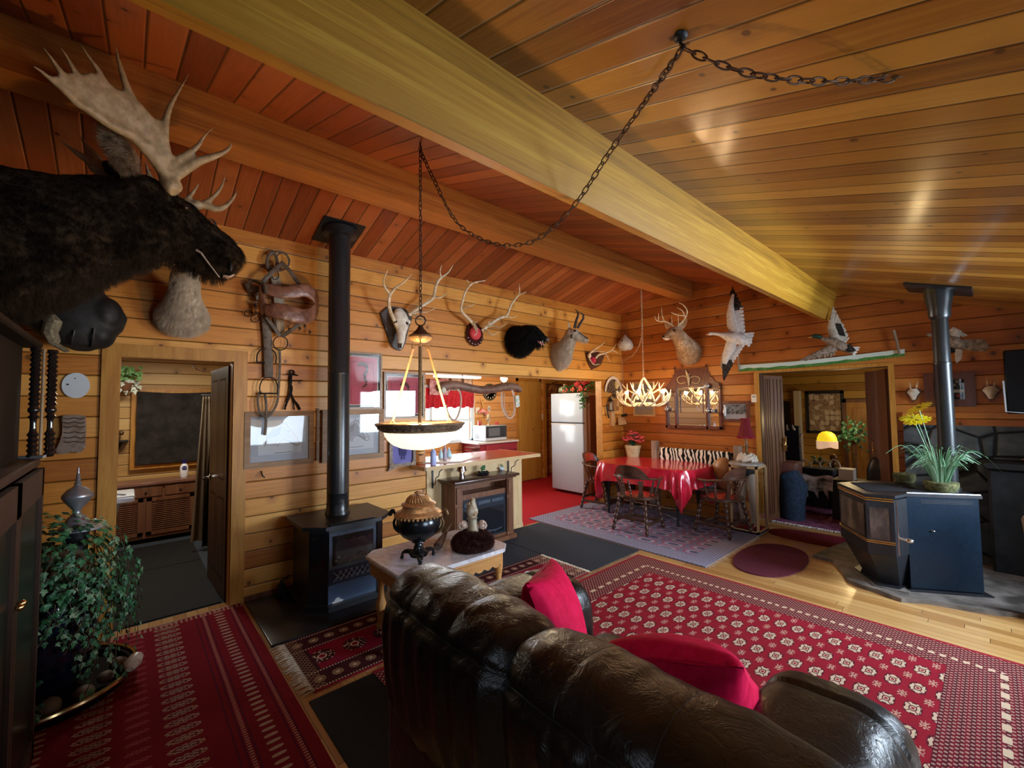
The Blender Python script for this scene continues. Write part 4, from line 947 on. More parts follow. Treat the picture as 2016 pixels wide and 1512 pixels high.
mb = tines(MB(), q, [([(470,760,.10),(500,730,.12),(560,680,.15),(700,590,.18),(800,550,.2),(850,430,.22),(900,350,.24),(960,280,.26),(1000,262,.26),(1062,235,.27)],.023,.004),([(968,275,.26),(972,200,.27),(965,125,.28)],.010,.002),([(780,570,.2),(880,580,.26),(935,555,.30)],.010,.002),([(540,700,.15),(640,690,.22),(700,715,.28),(800,660,.34)],.013,.002),([(500,735,.12),(560,785,.2),(620,810,.25),(690,770,.28)],.014,.003),([(560,675,.15),(562,640,.17),(582,622,.18)],.008,.002)]); part('antler', mb, ANTLER, t)

# black bear head
q = tr(850,500,5.04,A)
t = T('bear_head', 'snarling black bear head mounted on the left wall', 'mounted bear head', tuple(q(870,900,.0)))
BEARF = fur('black bear fur', (.006,.005,.005),(.020,.017,.015), 40)
o = body('head', [[(q(845,850,.0),.19,.19),(q(870,850,.10),.19,.19),(q(915,835,.2),.165,.165),(q(970,800,.3),.13,.135),(q(1020,795,.36),.10,.11),(q(1065,812,.41),.068,.062),(q(1105,835,.45),.05,.042),(q(1135,848,.48),.036,.03)],[(q(875,880,.04),.17,.14),(q(880,950,.06),.13,.08),(q(885,995,.04),.07,.04)],[(q(1000,860,.34),.06,.04),(q(1050,893,.40),.042,.024),(q(1095,908,.44),.03,.012)]], BEARF, t, .011); furhair(o, 5000, .032, .0012, grav=-1.2, kids=5)
mb = MB(); mb.ball(q(1143,850,.49),(.03,.032,.024),12,8); part('nose', mb, flat('grey brown nose', (.16,.12,.10), .4), t)
mb = MB(); mb.loft([(q(1050,868,.41),.03,.014),(q(1085,885,.45),.032,.018),(q(1110,895,.47),.022,.010)],10); part('tongue', mb, flat('pink tongue', (.5,.16,.14), .4), t)
for a, b, c, d in ((1100,862,1098,890),(1080,868,1080,888),(1116,905,1112,888),(1090,908,1088,893)):
    mb = MB(); mb.tube([q(a,b,.475),q(c,d,.475)],[.006,.0015],6); part('tooth', mb, flat('ivory tooth', (.85,.80,.66), .3), t)
for a, b, off in ((905,735,.22),(995,745,.22)):
    mb = MB(); mb.ball(q(a,b,off),(.03,.035,.035),10,8); part('ear', mb, BEARF, t)
mb = MB(); mb.ball(q(1062,785,.455),.012,8,6); part('eye', mb, flat('glass eye', (.02,.01,.005), .05), t)

# pronghorn looking right
def pronghorn(q, t, neck, chin, horns, ears, eyes, horn_r=.018, belly=None, nose=None):
    PG = mottled('pronghorn coat', (.42,.26,.13),(.50,.34,.2), .85, 12, bump=.5, spec=.1); PGW = mottled('pronghorn cream fur', (.66,.56,.42),(.50,.40,.29), .85, 18, bump=.6, spec=.1, stretch=(1,1,.4))
    o = body('head', neck, PGW, t, .009); furhair(o, 5000, .015, .0010, grav=-1.6, kids=5)
    for h in horns: mb = tines(MB(), q, h); part('horn', mb, mottled('black horn', (.03,.022,.018),(.08,.06,.05), .5, 60, bump=.4), t)
    for p0, p1, w in ears: ear(q, q(*p0), q(*p1), w, PG, t, (1,0,0))
    for e in eyes: mb = MB(); mb.ball(q(*e),.016,10,8); part('eye', mb, flat('dark glass eye', (.015,.008,.004), .05), t)
    return PG, PGW
q = tr(1070,540,4.76,A)
t = T('pronghorn_head', 'pronghorn head with black curved horns facing right, right of the bear', 'mounted pronghorn head', tuple(q(160,780,.0)))
PG, PGW = pronghorn(q, t, [[(q(150,760,.0),.15,.21),(q(165,745,.08),.155,.20),(q(190,715,.17),.12,.165),(q(215,660,.25),.095,.12),(q(245,600,.32),.08,.095),(q(270,560,.37),.075,.085),(q(300,560,.42),.06,.075),(q(345,585,.47),.042,.052),(q(390,610,.51),.03,.036),(q(415,615,.53),.022,.024)],[(q(150,840,.03),.08,.08),(q(150,880,.03),.035,.045),(q(152,900,.02),.01,.015)]], None,
 [[([(292,505,.38),(305,440,.40),(325,380,.42),(315,345,.44),(295,332,.46)],.022,.005),([(318,390,.42),(330,370,.46)],.012,.003)],[([(322,505,.42),(345,460,.46),(375,410,.48),(368,375,.49),(335,352,.50)],.022,.005),([(368,400,.48),(383,378,.52)],.012,.003)]], [((245,560,.33),(236,445,.30),.030),((250,560,.28),(240,450,.26),.028)], [(295,532,.445)])
o = MB(); o.loft([(q(330,548,.47),.030,.012),(q(365,575,.50),.026,.012),(q(400,598,.53),.018,.012)],10); part('muzzle_blaze', o, mottled('dark muzzle', (.05,.035,.025),(.09,.06,.04), .8, 30), t)
mb = MB(); mb.ball(q(410,600,.545),(.014,.016,.012),8,6); part('nose', mb, BLACK, t)
mb = MB(); mb.loft([(q(195,640,.22),.05,.07),(q(225,600,.28),.055,.07),(q(250,540,.33),.06,.06),(q(275,525,.36),.055,.04)],14); o = part('crown', mb, PG, t); 
mb = MB(); mb.loft([(q(262,570,.43),.012,.03),(q(268,600,.42),.010,.02)],8); part('cheek_patch', mb, mottled('dark patch', (.05,.03,.02),(.08,.05,.03), .9, 30), t)
# pronghorn under the moose muzzle
q = tr(0,400,4.032,A)
t = T('pronghorn_head', 'cream pronghorn bust half hidden behind the moose muzzle', 'mounted pronghorn head', tuple(q(1450,900,.0)))
pronghorn(q, t, [[(q(1450,930,.0),.17,.14),(q(1452,880,.08),.17,.16),(q(1458,780,.18),.115,.13),(q(1465,680,.27),.085,.105),(q(1470,600,.34),.082,.09),(q(1475,520,.42),.07,.08),(q(1480,450,.44),.075,.08),(q(1490,380,.40),.06,.06)],[(q(1485,540,.46),.045,.04),(q(1488,520,.55),.04,.035),(q(1488,505,.60),.032,.026)],[(q(1480,960,.02),.07,.05),(q(1490,1010,.02),.03,.03),(q(1502,1050,.02),.012,.012)],[(q(1330,880,.02),.04,.05),(q(1300,930,.02),.02,.02)],[(q(1590,920,.02),.045,.05),(q(1600,975,.02),.015,.02)]], None,
 [[([(1560,360,.42),(1640,330,.42),(1705,240,.42),(1712,180,.42),(1695,140,.42),(1655,122,.42)],.022,.004)]], [((1560,400,.4),(1640,340,.38),.03)], [], )
mb = MB(); mb.ball(q(1487,505,.64),(.012,.022,.010),10,6); mb.tube([q(1487,510,.64),q(1487,535,.63)],.003,5); mb.tube([q(1440,545,.62),q(1487,536,.635),q(1530,545,.62)],.003,5); part('nose', mb, BLACK, t)

# small antlers on a plaque with red velvet
q = tr(1070,540,4.76,A)
t = T('antler_mount', 'small antler mount with crimson velvet beside the wasp nest', 'antler mount', tuple(q(430,800,.0)))
mb = MB(); mb.poly([q(a,b,.004) for a,b in ((388,735),(470,715),(560,760),(530,850),(445,895),(415,840),(398,790))],(.022,0,0)); part('plaque', mb, WALNUT, t)
mb = MB(); mb.ball(q(462,805,.06),(.05,.055,.06),14,10); part('velvet_cap', mb, mottled('crimson velvet cap', (.36,.01,.03),(.46,.02,.05), .9, 60), t)
mb = tines(MB(), q, [([(430,770,.05),(435,740,.10),(490,700,.2),(575,640,.3)],.020,.003),([(450,730,.12),(510,722,.22),(580,726,.3)],.011,.002),([(430,790,.06),(470,845,.14),(535,840,.22)],.013,.003)]); mb.ball(q(430,765,.06),(.03,.035,.04),10,8); part('antler', mb, ANTLER, t)
mb = tines(MB(), q, [([(490,785,.07),(520,755,.12),(570,742,.18),(640,710,.22),(685,650,.25)],.020,.003),([(640,710,.22),(668,722,.24),(695,738,.25)],.010,.002),([(580,745,.19),(605,785,.25),(625,822,.28)],.013,.002)]); part('antler', mb, ANTLER, t)
# paper wasp nest in the corner
q = tr(1070,540,4.76,A)
t = T('wasp_nest', 'grey papery wasp nest hanging in the corner under the ceiling', 'wasp nest', tuple(A(1229,703,.17)))
WX, WY, WZ = A(1229,676,.17); WY = min(WY,6.22)
mb = MB(); mb.lathe([(.02,-.10),(.09,-.085),(.125,-.04),(.13,.0),(.115,.05),(.07,.10),(.03,.14),(.008,.17)],(WX+.02,WY,WZ-.03),22); mb.rough(.012,26); part('paper_shell', mb, mottled('grey nest paper', (.40,.34,.27),(.60,.54,.45), .95, 40, bump=.5, stretch=(1,1,4)), t)
mb = MB(); mb.spline([(WX+.02,WY,WZ+.12),(WX,WY+.02,WZ+.2),(WX+.03,WY+.06,WZ+.36)],[.006,.005,.003],6); mb.spline([(WX+.02,WY,WZ+.14),(WX+.05,WY+.02,WZ+.24)],[.004,.002],5); part('twig', mb, STEM, t)
mb = MB(); mb.ball((WX+.04,WY-.118,WZ+.03),(.014,.008,.012),8,6); part('entrance_hole', mb, BLACK, t)

# whitetail deer on the gable wall
q = tr(1220,560,6.72,B)
t = T('deer_head', 'whitetail buck head with antlers facing left on the back wall', 'mounted deer head', tuple(q(930,900,.0)))
DEER = mottled('deer coat', (.40,.23,.11),(.56,.38,.22), .85, 10, bump=.5, spec=.1, c=(.62,.47,.32))
o = body('head', [[(q(930,900,.0),.17,.19),(q(915,880,.08),.17,.185),(q(880,820,.16),.135,.155),(q(825,740,.26),.10,.115),(q(775,670,.34),.088,.10),(q(735,625,.39),.08,.088),(q(685,632,.44),.062,.068),(q(635,670,.49),.042,.046),(q(600,692,.52),.032,.034),(q(585,700,.53),.02,.022)],[(q(880,960,.03),.09,.08),(q(895,1010,.03),.04,.05),(q(905,1040,.02),.012,.015)]], DEER, t, .010); furhair(o, 4500, .016, .0009, grav=-1.4, kids=4)
mb = tines(MB(), q, [([(755,560,.37),(800,520,.38),(870,440,.36),(893,370,.36),(880,320,.40),(840,270,.45),(780,243,.50)],.016,.003),([(865,430,.37),(830,350,.42),(755,305,.46)],.010,.002),([(858,415,.38),(760,403,.45),(680,370,.52)],.010,.002),([(778,530,.39),(776,470,.41),(775,415,.42)],.008,.002)]); part('antler', mb, ANTLER, t)
mb = tines(MB(), q, [([(715,560,.40),(660,520,.42),(600,490,.44),(520,490,.48),(478,462,.52),(465,415,.55)],.015,.003),([(515,490,.49),(513,430,.50),(515,378,.52)],.009,.002),([(590,490,.45),(562,410,.46),(553,292,.48)],.010,.002),([(692,520,.41),(690,470,.43),(685,420,.44)],.008,.002)]); part('antler', mb, ANTLER, t)
ear(q, q(790,590,.36), q(890,460,.34), .05, DEER, t, (0,-1,0)); ear(q, q(670,590,.40), q(595,520,.40), .036, DEER, t, (0,-1,0))
mb = MB(); mb.ball(q(722,606,.47),.017,10,8); part('eye', mb, flat('deer glass eye', (.015,.008,.004), .05), t)
mb = MB(); mb.ball(q(578,692,.55),(.020,.020,.018),10,8); part('nose', mb, BLACK, t)
mb = MB(); mb.loft([(q(575,708,.53),.018,.007),(q(610,722,.52),.026,.012),(q(640,720,.49),.03,.014)],10); part('chin', mb, flat('white chin fur', (.75,.68,.58), .9), t)

# birds
def feathers(mb, q, base0, base1, tip0, tip1, n, w0, w1, off0, off1, offt):
    """a fan of overlapping flight feathers from the line base0-base1 to the line tip0-tip1"""
    for i in range(n):
        f = i/(n-1); b = q(base0[0]+(base1[0]-base0[0])*f, base0[1]+(base1[1]-base0[1])*f, off0+(off1-off0)*f)
        e = q(tip0[0]+(tip1[0]-tip0[0])*f, tip0[1]+(tip1[1]-tip0[1])*f+ (4 if i%2 else -4), offt+.003*(i%2)); d = e-b; s_ = d.cross(q(0,0,1)-q(0,0,0)).normalized()
        w = w0+(w1-w0)*f; up = (q(0,0,1)-q(0,0,0)).normalized()
        mb.tube([b,b+d*.3,b+d*.75,b+d*.93,e],[w*.8,w,w*.9,w*.6,w*.12],6,flat=(1,.18),up=up)
    return mb
def bird_feathers(name, a, b, split=None):
    return mottled(name, a, b, .8, 30, bump=.3, stretch=(1,1,1), spec=.15)
GW = bird_feathers('white goose feathers', (.72,.68,.62),(.58,.52,.46)); GB = bird_feathers('black flight feathers', (.02,.015,.012),(.07,.05,.04))
q = tr(1200,500,5.04,B)
t = T('snow_goose', 'flying white goose with black wing tips on the back wall', 'mounted goose', tuple(q(1290,800,.12)))
mb = MB(); mb.loft([(q(975,795,.30),.022,.020),(q(1000,790,.29),.026,.024),(q(1040,790,.28),.021,.020),(q(1100,800,.26),.030,.028),(q(1160,815,.24),.055,.06),(q(1230,830,.22),.085,.085),(q(1310,850,.2),.075,.075),(q(1370,870,.17),.045,.05),(q(1410,860,.15),.02,.04)],18); o = part('body', mb, GW, t); remesh(o,.008,3)
mb = MB(); mb.tube([q(985,795,.31),q(955,800,.32)],[.014,.005],8); part('bill', mb, flat('orange pink bill', (.65,.28,.16), .4), t)
mb = feathers(MB(), q, (1330,800),(1370,880),(1440,790),(1385,925), 9, .018,.018,.17,.16,.14); part('tail', mb, GW, t)
w1 = MB(); w1.loft([(q(1250,790,.22),.06,.035),(q(1215,700,.2),.07,.025),(q(1200,600,.2),.055,.02),(q(1205,500,.19),.035,.015),(q(1225,400,.18),.018,.01)],12,up=(0,1,0)); feathers(w1, q, (1200,560),(1300,780),(1330,540),(1350,785), 14, .016,.017,.18,.17,.15); o = part('wing', w1, GW, t)
mb = feathers(MB(), q, (1195,600),(1215,480),(1225,325),(1200,360), 2, .012,.012,.17,.17,.15); feathers(mb, q, (1190,590),(1262,560),(1222,320),(1325,520), 11, .014,.016,.175,.17,.15); 
part('wing_tip', mb, GB, o)
w2 = MB(); w2.loft([(q(1220,850,.23),.07,.035),(q(1195,930,.24),.075,.025),(q(1160,1010,.24),.055,.02),(q(1140,1090,.23),.03,.014)],12,up=(0,1,0)); feathers(w2, q, (1150,1000),(1320,880),(1225,1090),(1330,920), 12, .018,.016,.22,.2,.2); feathers(w2, q, (1130,980),(1165,960),(1110,1140),(1210,1090), 6, .018,.018,.22,.2,.2); o = part('wing', w2, GW, t)
mb = feathers(MB(), q, (1125,1060),(1200,1050),(1135,1265),(1225,1100), 11, .014,.014,.225,.22,.2); part('wing_tip', mb, GB, o)

q = tr(1550,500,4.32,B)
DKB_ = bird_feathers('brown duck feathers', (.16,.11,.075),(.34,.26,.19)); DKL = bird_feathers('pale duck feathers', (.42,.36,.28),(.58,.52,.44)); DKK = bird_feathers('black duck feathers', (.012,.012,.014),(.04,.035,.03))
t = T('mallard_duck', 'flying brown mallard with raised wing above the wide doorway', 'mounted duck', tuple(q(450,800,.12)))
mb = MB(); mb.loft([(q(290,715,.24),.024,.022),(q(330,730,.23),.035,.032),(q(390,750,.21),.062,.058),(q(450,780,.2),.066,.056),(q(520,810,.17),.048,.044),(q(570,830,.15),.02,.03)],16); o = part('body', mb, DKB_, t); remesh(o,.008,3)
mb = MB(); mb.loft([(q(205,705,.27),.014,.012),(q(225,698,.27),.028,.026),(q(255,700,.26),.030,.028),(q(290,712,.245),.026,.024)],14); hd = part('head', mb, mottled('dark green head', (.01,.03,.018),(.02,.05,.03), .4, 30), t)
mb = MB(); mb.tube([q(208,706,.275),q(178,714,.29)],[.010,.005],8,flat=(1.5,.6)); part('bill', mb, flat('yellow bill', (.6,.45,.15), .4), hd)
mb = feathers(MB(), q, (540,800),(560,840),(620,800),(575,860), 6, .012,.012,.16,.15,.13); part('tail', mb, GW, t)
w1 = MB(); w1.loft([(q(430,760,.2),.06,.03),(q(395,700,.19),.05,.02),(q(375,620,.18),.04,.016),(q(370,560,.18),.02,.01)],12,up=(0,1,0)); feathers(w1, q, (368,590),(460,690),(395,450),(465,590), 9, .011,.013,.17,.17,.15); feathers(w1, q, (440,700),(480,760),(480,600),(525,705), 6, .012,.012,.165,.16,.14); o = part('wing', w1, DKL, t)
mb = MB(); mb.poly([q(a,b,.172) for a,b in ((415,590),(455,592),(475,640),(495,700),(440,690),(418,650))],q(0,0,.185)-q(0,0,.172)); part('speculum', mb, DKK, o)
w2 = MB(); w2.loft([(q(400,790,.22),.06,.03),(q(330,820,.25),.045,.02),(q(230,860,.28),.03,.012),(q(110,905,.30),.008,.006)],12,up=(0,1,0)); feathers(w2, q, (380,800),(250,850),(400,870),(150,905), 10, .014,.014,.24,.27,.26); o = part('wing', w2, DKB_, t)
mb = MB(); mb.poly([q(a,b,.20) for a,b in ((470,770),(540,770),(585,820),(530,835),(470,800))],q(0,0,.225)-q(0,0,.2)); part('rump', mb, DKK, t)
t = T('flying_duck', 'grey brown duck in flight half hidden behind the right stovepipe', 'mounted duck', tuple(q(1420,760,.12)))
mb = MB(); mb.loft([(q(1180,690,.2),.018,.016),(q(1210,685,.2),.026,.024),(q(1260,695,.2),.026,.024),(q(1330,720,.2),.05,.05),(q(1420,750,.2),.07,.06),(q(1500,780,.19),.05,.045),(q(1560,790,.18),.02,.02)],16); o = part('body', mb, DKB_, t); remesh(o,.009,3)
w1 = MB(); w1.loft([(q(1400,730,.2),.05,.03),(q(1430,660,.2),.045,.02),(q(1390,640,.2),.03,.016)],12,up=(0,1,0)); feathers(w1, q, (1370,650),(1440,660),(1400,690),(1530,700), 7, .012,.014,.18,.18,.16); part('wing', w1, DKL, t)
w2 = MB(); feathers(w2, q, (1470,740),(1500,800),(1690,740),(1730,800), 10, .016,.016,.2,.2,.2); feathers(w2, q, (1480,780),(1500,810),(1600,800),(1700,820), 6, .012,.012,.21,.21,.21); part('wing', w2, DKB_, t)
w3 = MB(); feathers(w3, q, (1440,810),(1480,810),(1440,930),(1470,900), 6, .012,.012,.2,.2,.2); part('tail', w3, DKL, t)
mb = MB(); mb.loft([(q(1360,800,.16),.02,.02),(q(1400,820,.16),.05,.03),(q(1470,800,.16),.03,.02)],10); part('belly', mb, DKK, t)

# turkey fan with foot, and small things near the corner
q = tr(1150,700,5.04,A)
t = T('turkey_fan', 'turkey tail fan mount with pale scalloped edge left of the corner', 'feather fan', tuple(q(285,390,.0)))
mb = MB(); c = q(290,370,.03); n = 25
for i in range(n):
    a = radians(8+164*i/(n-1)); L_ = .27; d = V(0,cos(a)*.92*(1 if 1 else 1),sin(a)*1.02); mb.tube([c+V(.004*(i%2),0,0),c+d*L_*.5+V(.006*(i%2),0,0),c+d*L_*.85+V(.006*(i%2),0,0)],[.006,.018,.022],6,flat=(1,.15),up=(1,0,0))
part('feathers', mb, bird_feathers('barred brown feathers', (.05,.025,.012),(.22,.14,.08)), t)
mb = MB()
for i in range(n):
    a = radians(8+164*i/(n-1)); d = V(0,cos(a)*.92,sin(a)*1.02); mb.tube([c+d*.225+V(.007,0,0),c+d*.262+V(.007,0,0),c+d*.275+V(.007,0,0)],[.022,.018,.004],6,flat=(1,.15),up=(1,0,0))
part('feather_tips', mb, flat('cream feather tips', (.75,.62,.45), .8), t)
mb = MB(); mb.loft([(q(315,250,.05),.02,.02),(q(325,290,.06),.05,.05),(q(320,330,.05),.02,.02)],12,up=(1,0,0)); mb.ball(q(325,290,.06),(.02,.05,.05),14,8); part('emblem', mb, flat('gold tan emblem', (.65,.48,.22), .5), t)
mb = MB()
for s_ in (-1,0,1): mb.tube([q(262,400,.04),q(262+14*s_,440,.05)],.006,5)
for k in range(6): mb.tube([c+V(.02,-.02+.01*k,-.01),c+V(.02,-.05+.02*k,-.10)],[.012,.004],6,flat=(1,.3),up=(1,0,0))
part('beard', mb, bird_feathers('dark beard feathers', (.03,.02,.012),(.09,.055,.03)), t)

# ------------------------------------------------------------------ moose
def AA(x, y, X_): return A(x, y, X_)
MX = 1.2
t = T('moose_head', 'huge dark brown moose head with palmed antlers over the left doorway', 'mounted moose head', tuple(A(-40,620,MX)))
MOOSE = mottled('moose coat', (.014,.009,.006),(.042,.027,.016), .85, 7, bump=.8, bd=.012, spec=.04, c=(.042,.028,.018))
def sec(x, y, h, wd, off=MX, kh=1.0):
    hh = (AA(x,y-h,off)-AA(x,y+h,off)).length/2; return (AA(x,y,off), wd, hh*kh)
neck = [sec(-150,490,150,.30), sec(-60,482,150,.29), sec(0,475,140,.27), sec(80,470,118,.22), sec(150,455,100,.18), sec(210,440,92,.145), sec(262,436,84,.13), sec(305,440,76,.12), sec(345,452,64,.105), sec(378,470,50,.09), sec(405,486,46,.088), sec(430,500,42,.095), sec(450,515,35,.09), sec(462,525,22,.06)]
low = [sec(330,490,22,.07), sec(370,505,20,.06), sec(400,525,18,.055), sec(422,538,13,.05), sec(436,546,7,.03)]
brow = [sec(250,375,30,.12), sec(290,375,24,.13), sec(330,395,20,.10)]
hump = [sec(-120,400,70,.2), sec(0,390,60,.18), sec(120,400,52,.14), sec(220,395,40,.12)]
o = body('head', [neck, low, brow, hump], MOOSE, t, .014, it=4, n=26); displace(o,.018,.09); furhair(o, 14000, .024, .0011, grav=-1.2, kids=6)
mb = MB(); mb.ball(AA(365,408,MX+.115),(.016,.018,.018),12,8); part('eye', mb, flat('moose glass eye', (.02,.01,.005), .04), t)
mb = MB(); mb.tube([AA(386,492,MX+.095),AA(396,498,MX+.10),AA(412,520,MX+.098),AA(432,546,MX+.08)],[.007,.006,.004,.003],8); part('lip_line', mb, mottled('pale lip fur', (.30,.22,.16),(.42,.32,.25), .8, 30), t)
mb = MB(); mb.ball(AA(454,524,MX+.08),(.014,.012,.034),10,8); part('nostril', mb, flat('nostril', (.008,.005,.004), .6), t)
mb = MB(); mb.loft([(AA(438,544,MX+.03),.03,.007),(AA(450,546,MX+.03),.035,.008),(AA(460,541,MX+.03),.02,.006)],12); part('nose_tip', mb, mottled('pink grey nose', (.30,.20,.16),(.45,.33,.27), .6, 20), t)
EARM = mottled('ear fur', (.16,.09,.045),(.42,.30,.18), .9, 20, bump=.8)
mb = MB(); mb.loft([(AA(255,335,MX+.12),.025,.025),(AA(243,310,MX+.13),.04,.035),(AA(228,280,MX+.14),.042,.035),(AA(212,260,MX+.15),.028,.024),(AA(202,248,MX+.15),.008,.01)],12,up=(1,0,0)); o = part('ear', mb, EARM, t, ang=180); furhair(o, 1500, .030, .0010, kids=3)
mb = MB(); mb.loft([(AA(240,345,MX-.1),.025,.03),(AA(222,332,MX-.12),.045,.045),(AA(208,322,MX-.14),.02,.02)],12,up=(1,0,0)); part('ear', mb, MOOSE, t)
# near antler: a thick palm with long tines, swept back, outward and up
def PXo(a, b): # depth of the palm: farther from the head = closer to the room
    r = math.hypot(a-1000, b-1080); return MX+.12+.00028*r
def m3(a, b, e=0.0): return A(a/3, b/3, PXo(a,b)+e)
palm = [(960,1015),(905,930),(840,870),(760,810),(680,755),(600,700),(520,655),(440,610),(385,560),(330,505),(310,450),(345,425),(390,420),(440,430),(490,425),(540,420),(590,440),(640,480),(690,520),(735,530),(770,560),(830,640),(900,690),(945,700),(965,760),(975,850),(990,920),(1020,960),(1045,1000),(1020,1050)]
mb = MB()
cen = [(1000,1060,20),(965,985,38),(900,890,75),(830,800,110),(750,720,135),(670,650,140),(590,585,135),(510,520,110),(430,480,75),(380,455,40)]
mb.poly([m3(a,b) for a,b in palm], A(0,0,1.0)*0+V(-.022,0,0)); bmesh.ops.triangulate(mb.bm, faces=[f for f in mb.bm.faces if len(f.verts) > 4])
bmesh.ops.subdivide_edges(mb.bm, edges=mb.bm.edges[:], cuts=1, use_grid_fill=True)
def tn(pts, r0, r1): P = [m3(a,b,-.011) for a,b in pts]; m_ = len(P); mb.spline(P,[r0+(r1-r0)*(i/(m_-1)) for i in range(m_)],10,5)
tn([(420,560),(330,490),(240,420),(150,362)],.022,.003); tn([(430,520),(370,440),(300,340),(240,262)],.022,.003); tn([(500,520),(430,400),(385,320),(335,250)],.019,.003)
tn([(650,560),(590,430),(520,330),(458,232)],.020,.003); tn([(840,720),(760,540),(715,410),(690,310),(672,230)],.025,.003)
tn([(985,930),(970,850),(975,750),(1000,640),(1060,530),(1135,402)],.031,.004)
tn([(1010,1010),(1050,950),(1110,910),(1170,860),(1210,800),(1308,710)],.030,.003); tn([(1020,1040),(1090,1000),(1180,950),(1260,925),(1330,895),(1362,860),(1355,822)],.034,.003)
tn([(1040,1120),(1000,1090),(975,1020),(930,930),(860,850)],.046,.030); tn([(960,1000),(880,900),(780,800),(660,740),(540,660),(430,590)],.034,.018); tn([(960,960),(935,820),(880,700),(780,580)],.030,.016)
mb.ball(A(1015/3,1095/3,PXo(1015,1095)-.01),(.05,.05,.045),12,8)
o = part('antler', mb, ANTLERG, t, ang=180, label='near palmed antler, pale brown'); remesh(o,.009,5)
mb = MB()
def tf(pts, r0, r1, X_=MX-.12): P = [A(a/3,b/3,X_-.0) for a,b in pts]; m_ = len(P); mb.spline(P,[r0+(r1-r0)*(i/(m_-1)) for i in range(m_)],9,5)
tf([(1060,1240),(1160,1220),(1240,1180),(1310,1100),(1343,990)],.028,.003); tf([(1200,1205),(1280,1235),(1340,1210),(1390,1150),(1405,1098)],.026,.003); tf([(1070,1210),(1130,1150),(1197,1050)],.022,.003); tf([(1000,1230),(1090,1225),(1180,1205)],.036,.030)
tf([(860,1110),(600,1010),(540,960),(450,900),(345,820)],.05,.003,MX-.2); tf([(640,1060),(560,930),(510,860),(470,795)],.04,.003,MX-.2); tf([(900,1080),(870,1000),(857,930)],.02,.003,MX-.2); tf([(1040,1190),(900,1100),(700,1040),(600,1000)],.05,.05,MX-.2)
o = part('antler', mb, ANTLERG, t, ang=180, label='far antler seen behind the head'); remesh(o,.009,4)
# dark rounded bundle on the wall under the neck
q = tr(0,540,4.885,A)
t = T('dark_mount', 'dark grey rounded leathery mount with two creases under the moose neck', 'mount', tuple(q(800,700,.0)))
GR = mottled('dark grey hide', (.010,.009,.008),(.022,.021,.020), .6, 10, bump=.3)
mb = MB(); mb.loft([(q(700,60,.15),.12,.13),(q(690,200,.16),.14,.17),(q(740,330,.17),.15,.22),(q(760,450,.18),.15,.25),(q(790,560,.18),.15,.21),(q(800,650,.17),.13,.14),(q(800,700,.15),.08,.07)],22,up=(0,1,0)); mb.ball(q(1010,400,.2),(.13,.10,.13),16,12); mb.ball(q(960,580,.2),(.12,.085,.10),16,12)
o = part('hide', mb, GR, t, ang=180); remesh(o,.012,3)
mb = MB(); mb.tube([q(715,540,.335),q(700,600,.335),q(685,680,.30)],.006,6); part('crease', mb, BLACK, t); mb = MB(); mb.tube([q(905,520,.335),q(895,600,.335),q(878,700,.29)],.007,6); part('crease', mb, BLACK, t)
mb = MB(); mb.tube([q(470,400,.30),q(520,460,.32),q(480,560,.32),q(520,640,.30),q(560,660,.3)],[.03,.045,.04,.03,.015],8); mb.rough(.012,30); mb.tube([q(480,655,.3),q(640,740,.33)],.012,6); mb.tube([q(540,660,.3),q(660,740,.33)],.008,6); part('frayed_tie', mb, mottled('frayed straw tie', (.16,.13,.08),(.30,.26,.17), .9, 50), t)

# ------------------------------------------------------------------ things on the left wall
def framed(name, label, cat, fn, p0, p1, d0, fw, fmat, layers, glass=True, cant=None, group=None, inner=None):
    """a picture in a frame: p0/p1 = opposite corners on the wall (3D, same plane); layers = (inset, material)"""
    a, b = V(p0), V(p1); along = V(0,1,0) if abs(a.x-b.x) < 1e-4 else V(1,0,0); out = V(1,0,0) if along.y else V(0,-1,0)
    u0, u1 = sorted((a.dot(along), b.dot(along))); z0, z1 = sorted((a.z,b.z)); base = (a-along*a.dot(along)); base.z = 0
    def Q(u, z, o=0.0): return base+along*u+V(0,0,z)+out*o
    t = T(name, label, cat, tuple(Q((u0+u1)/2, z0)), group=group); mb = MB()
    def bar(ua, ub, za, zb): mb.poly([Q(ua,za),Q(ub,za),Q(ub,zb),Q(ua,zb)], out*d0)
    bar(u0,u1,z0,z0+fw); bar(u0,u1,z1-fw,z1); bar(u0,u0+fw,z0+fw,z1-fw); bar(u1-fw,u1,z0+fw,z1-fw); part('frame', mb, fmat, t)
    for i, (ins, m_, nm) in enumerate(layers):
        i4 = ins if isinstance(ins, tuple) else (ins,)*4; o_ = d0*.35+.0015*i; mb = MB(); mb.poly([Q(u0+i4[0],z0+i4[2],o_),Q(u1-i4[1],z0+i4[2],o_),Q(u1-i4[1],z1-i4[3],o_),Q(u0+i4[0],z1-i4[3],o_)], out*.001); part(nm, mb, m_, t)
    if glass:
        mb = MB(); g = fw*.9; mb.poly([Q(u0+g,z0+g,d0*.75),Q(u1-g,z0+g,d0*.75),Q(u1-g,z1-g,d0*.75),Q(u0+g,z1-g,d0*.75)], out*.0015); part('glass', mb, PGLASS, t)
    return t, Q, (u0,u1,z0,z1)
PGLASS = Mat('picture glass', (1,1,1), .02, 0, .9); PGLASS.set('Transmission Weight', 1.0); PGLASS.set('IOR', 1.45); PGLASS = PGLASS.m
BARN = wood('barn wood frame', (.26,.15,.08),(.38,.24,.14), .7, 1)
MATBL = flat('pale blue grey mat board', (.56,.60,.66), .8); SHEET = flat('drawing paper', (.74,.77,.80), .8)
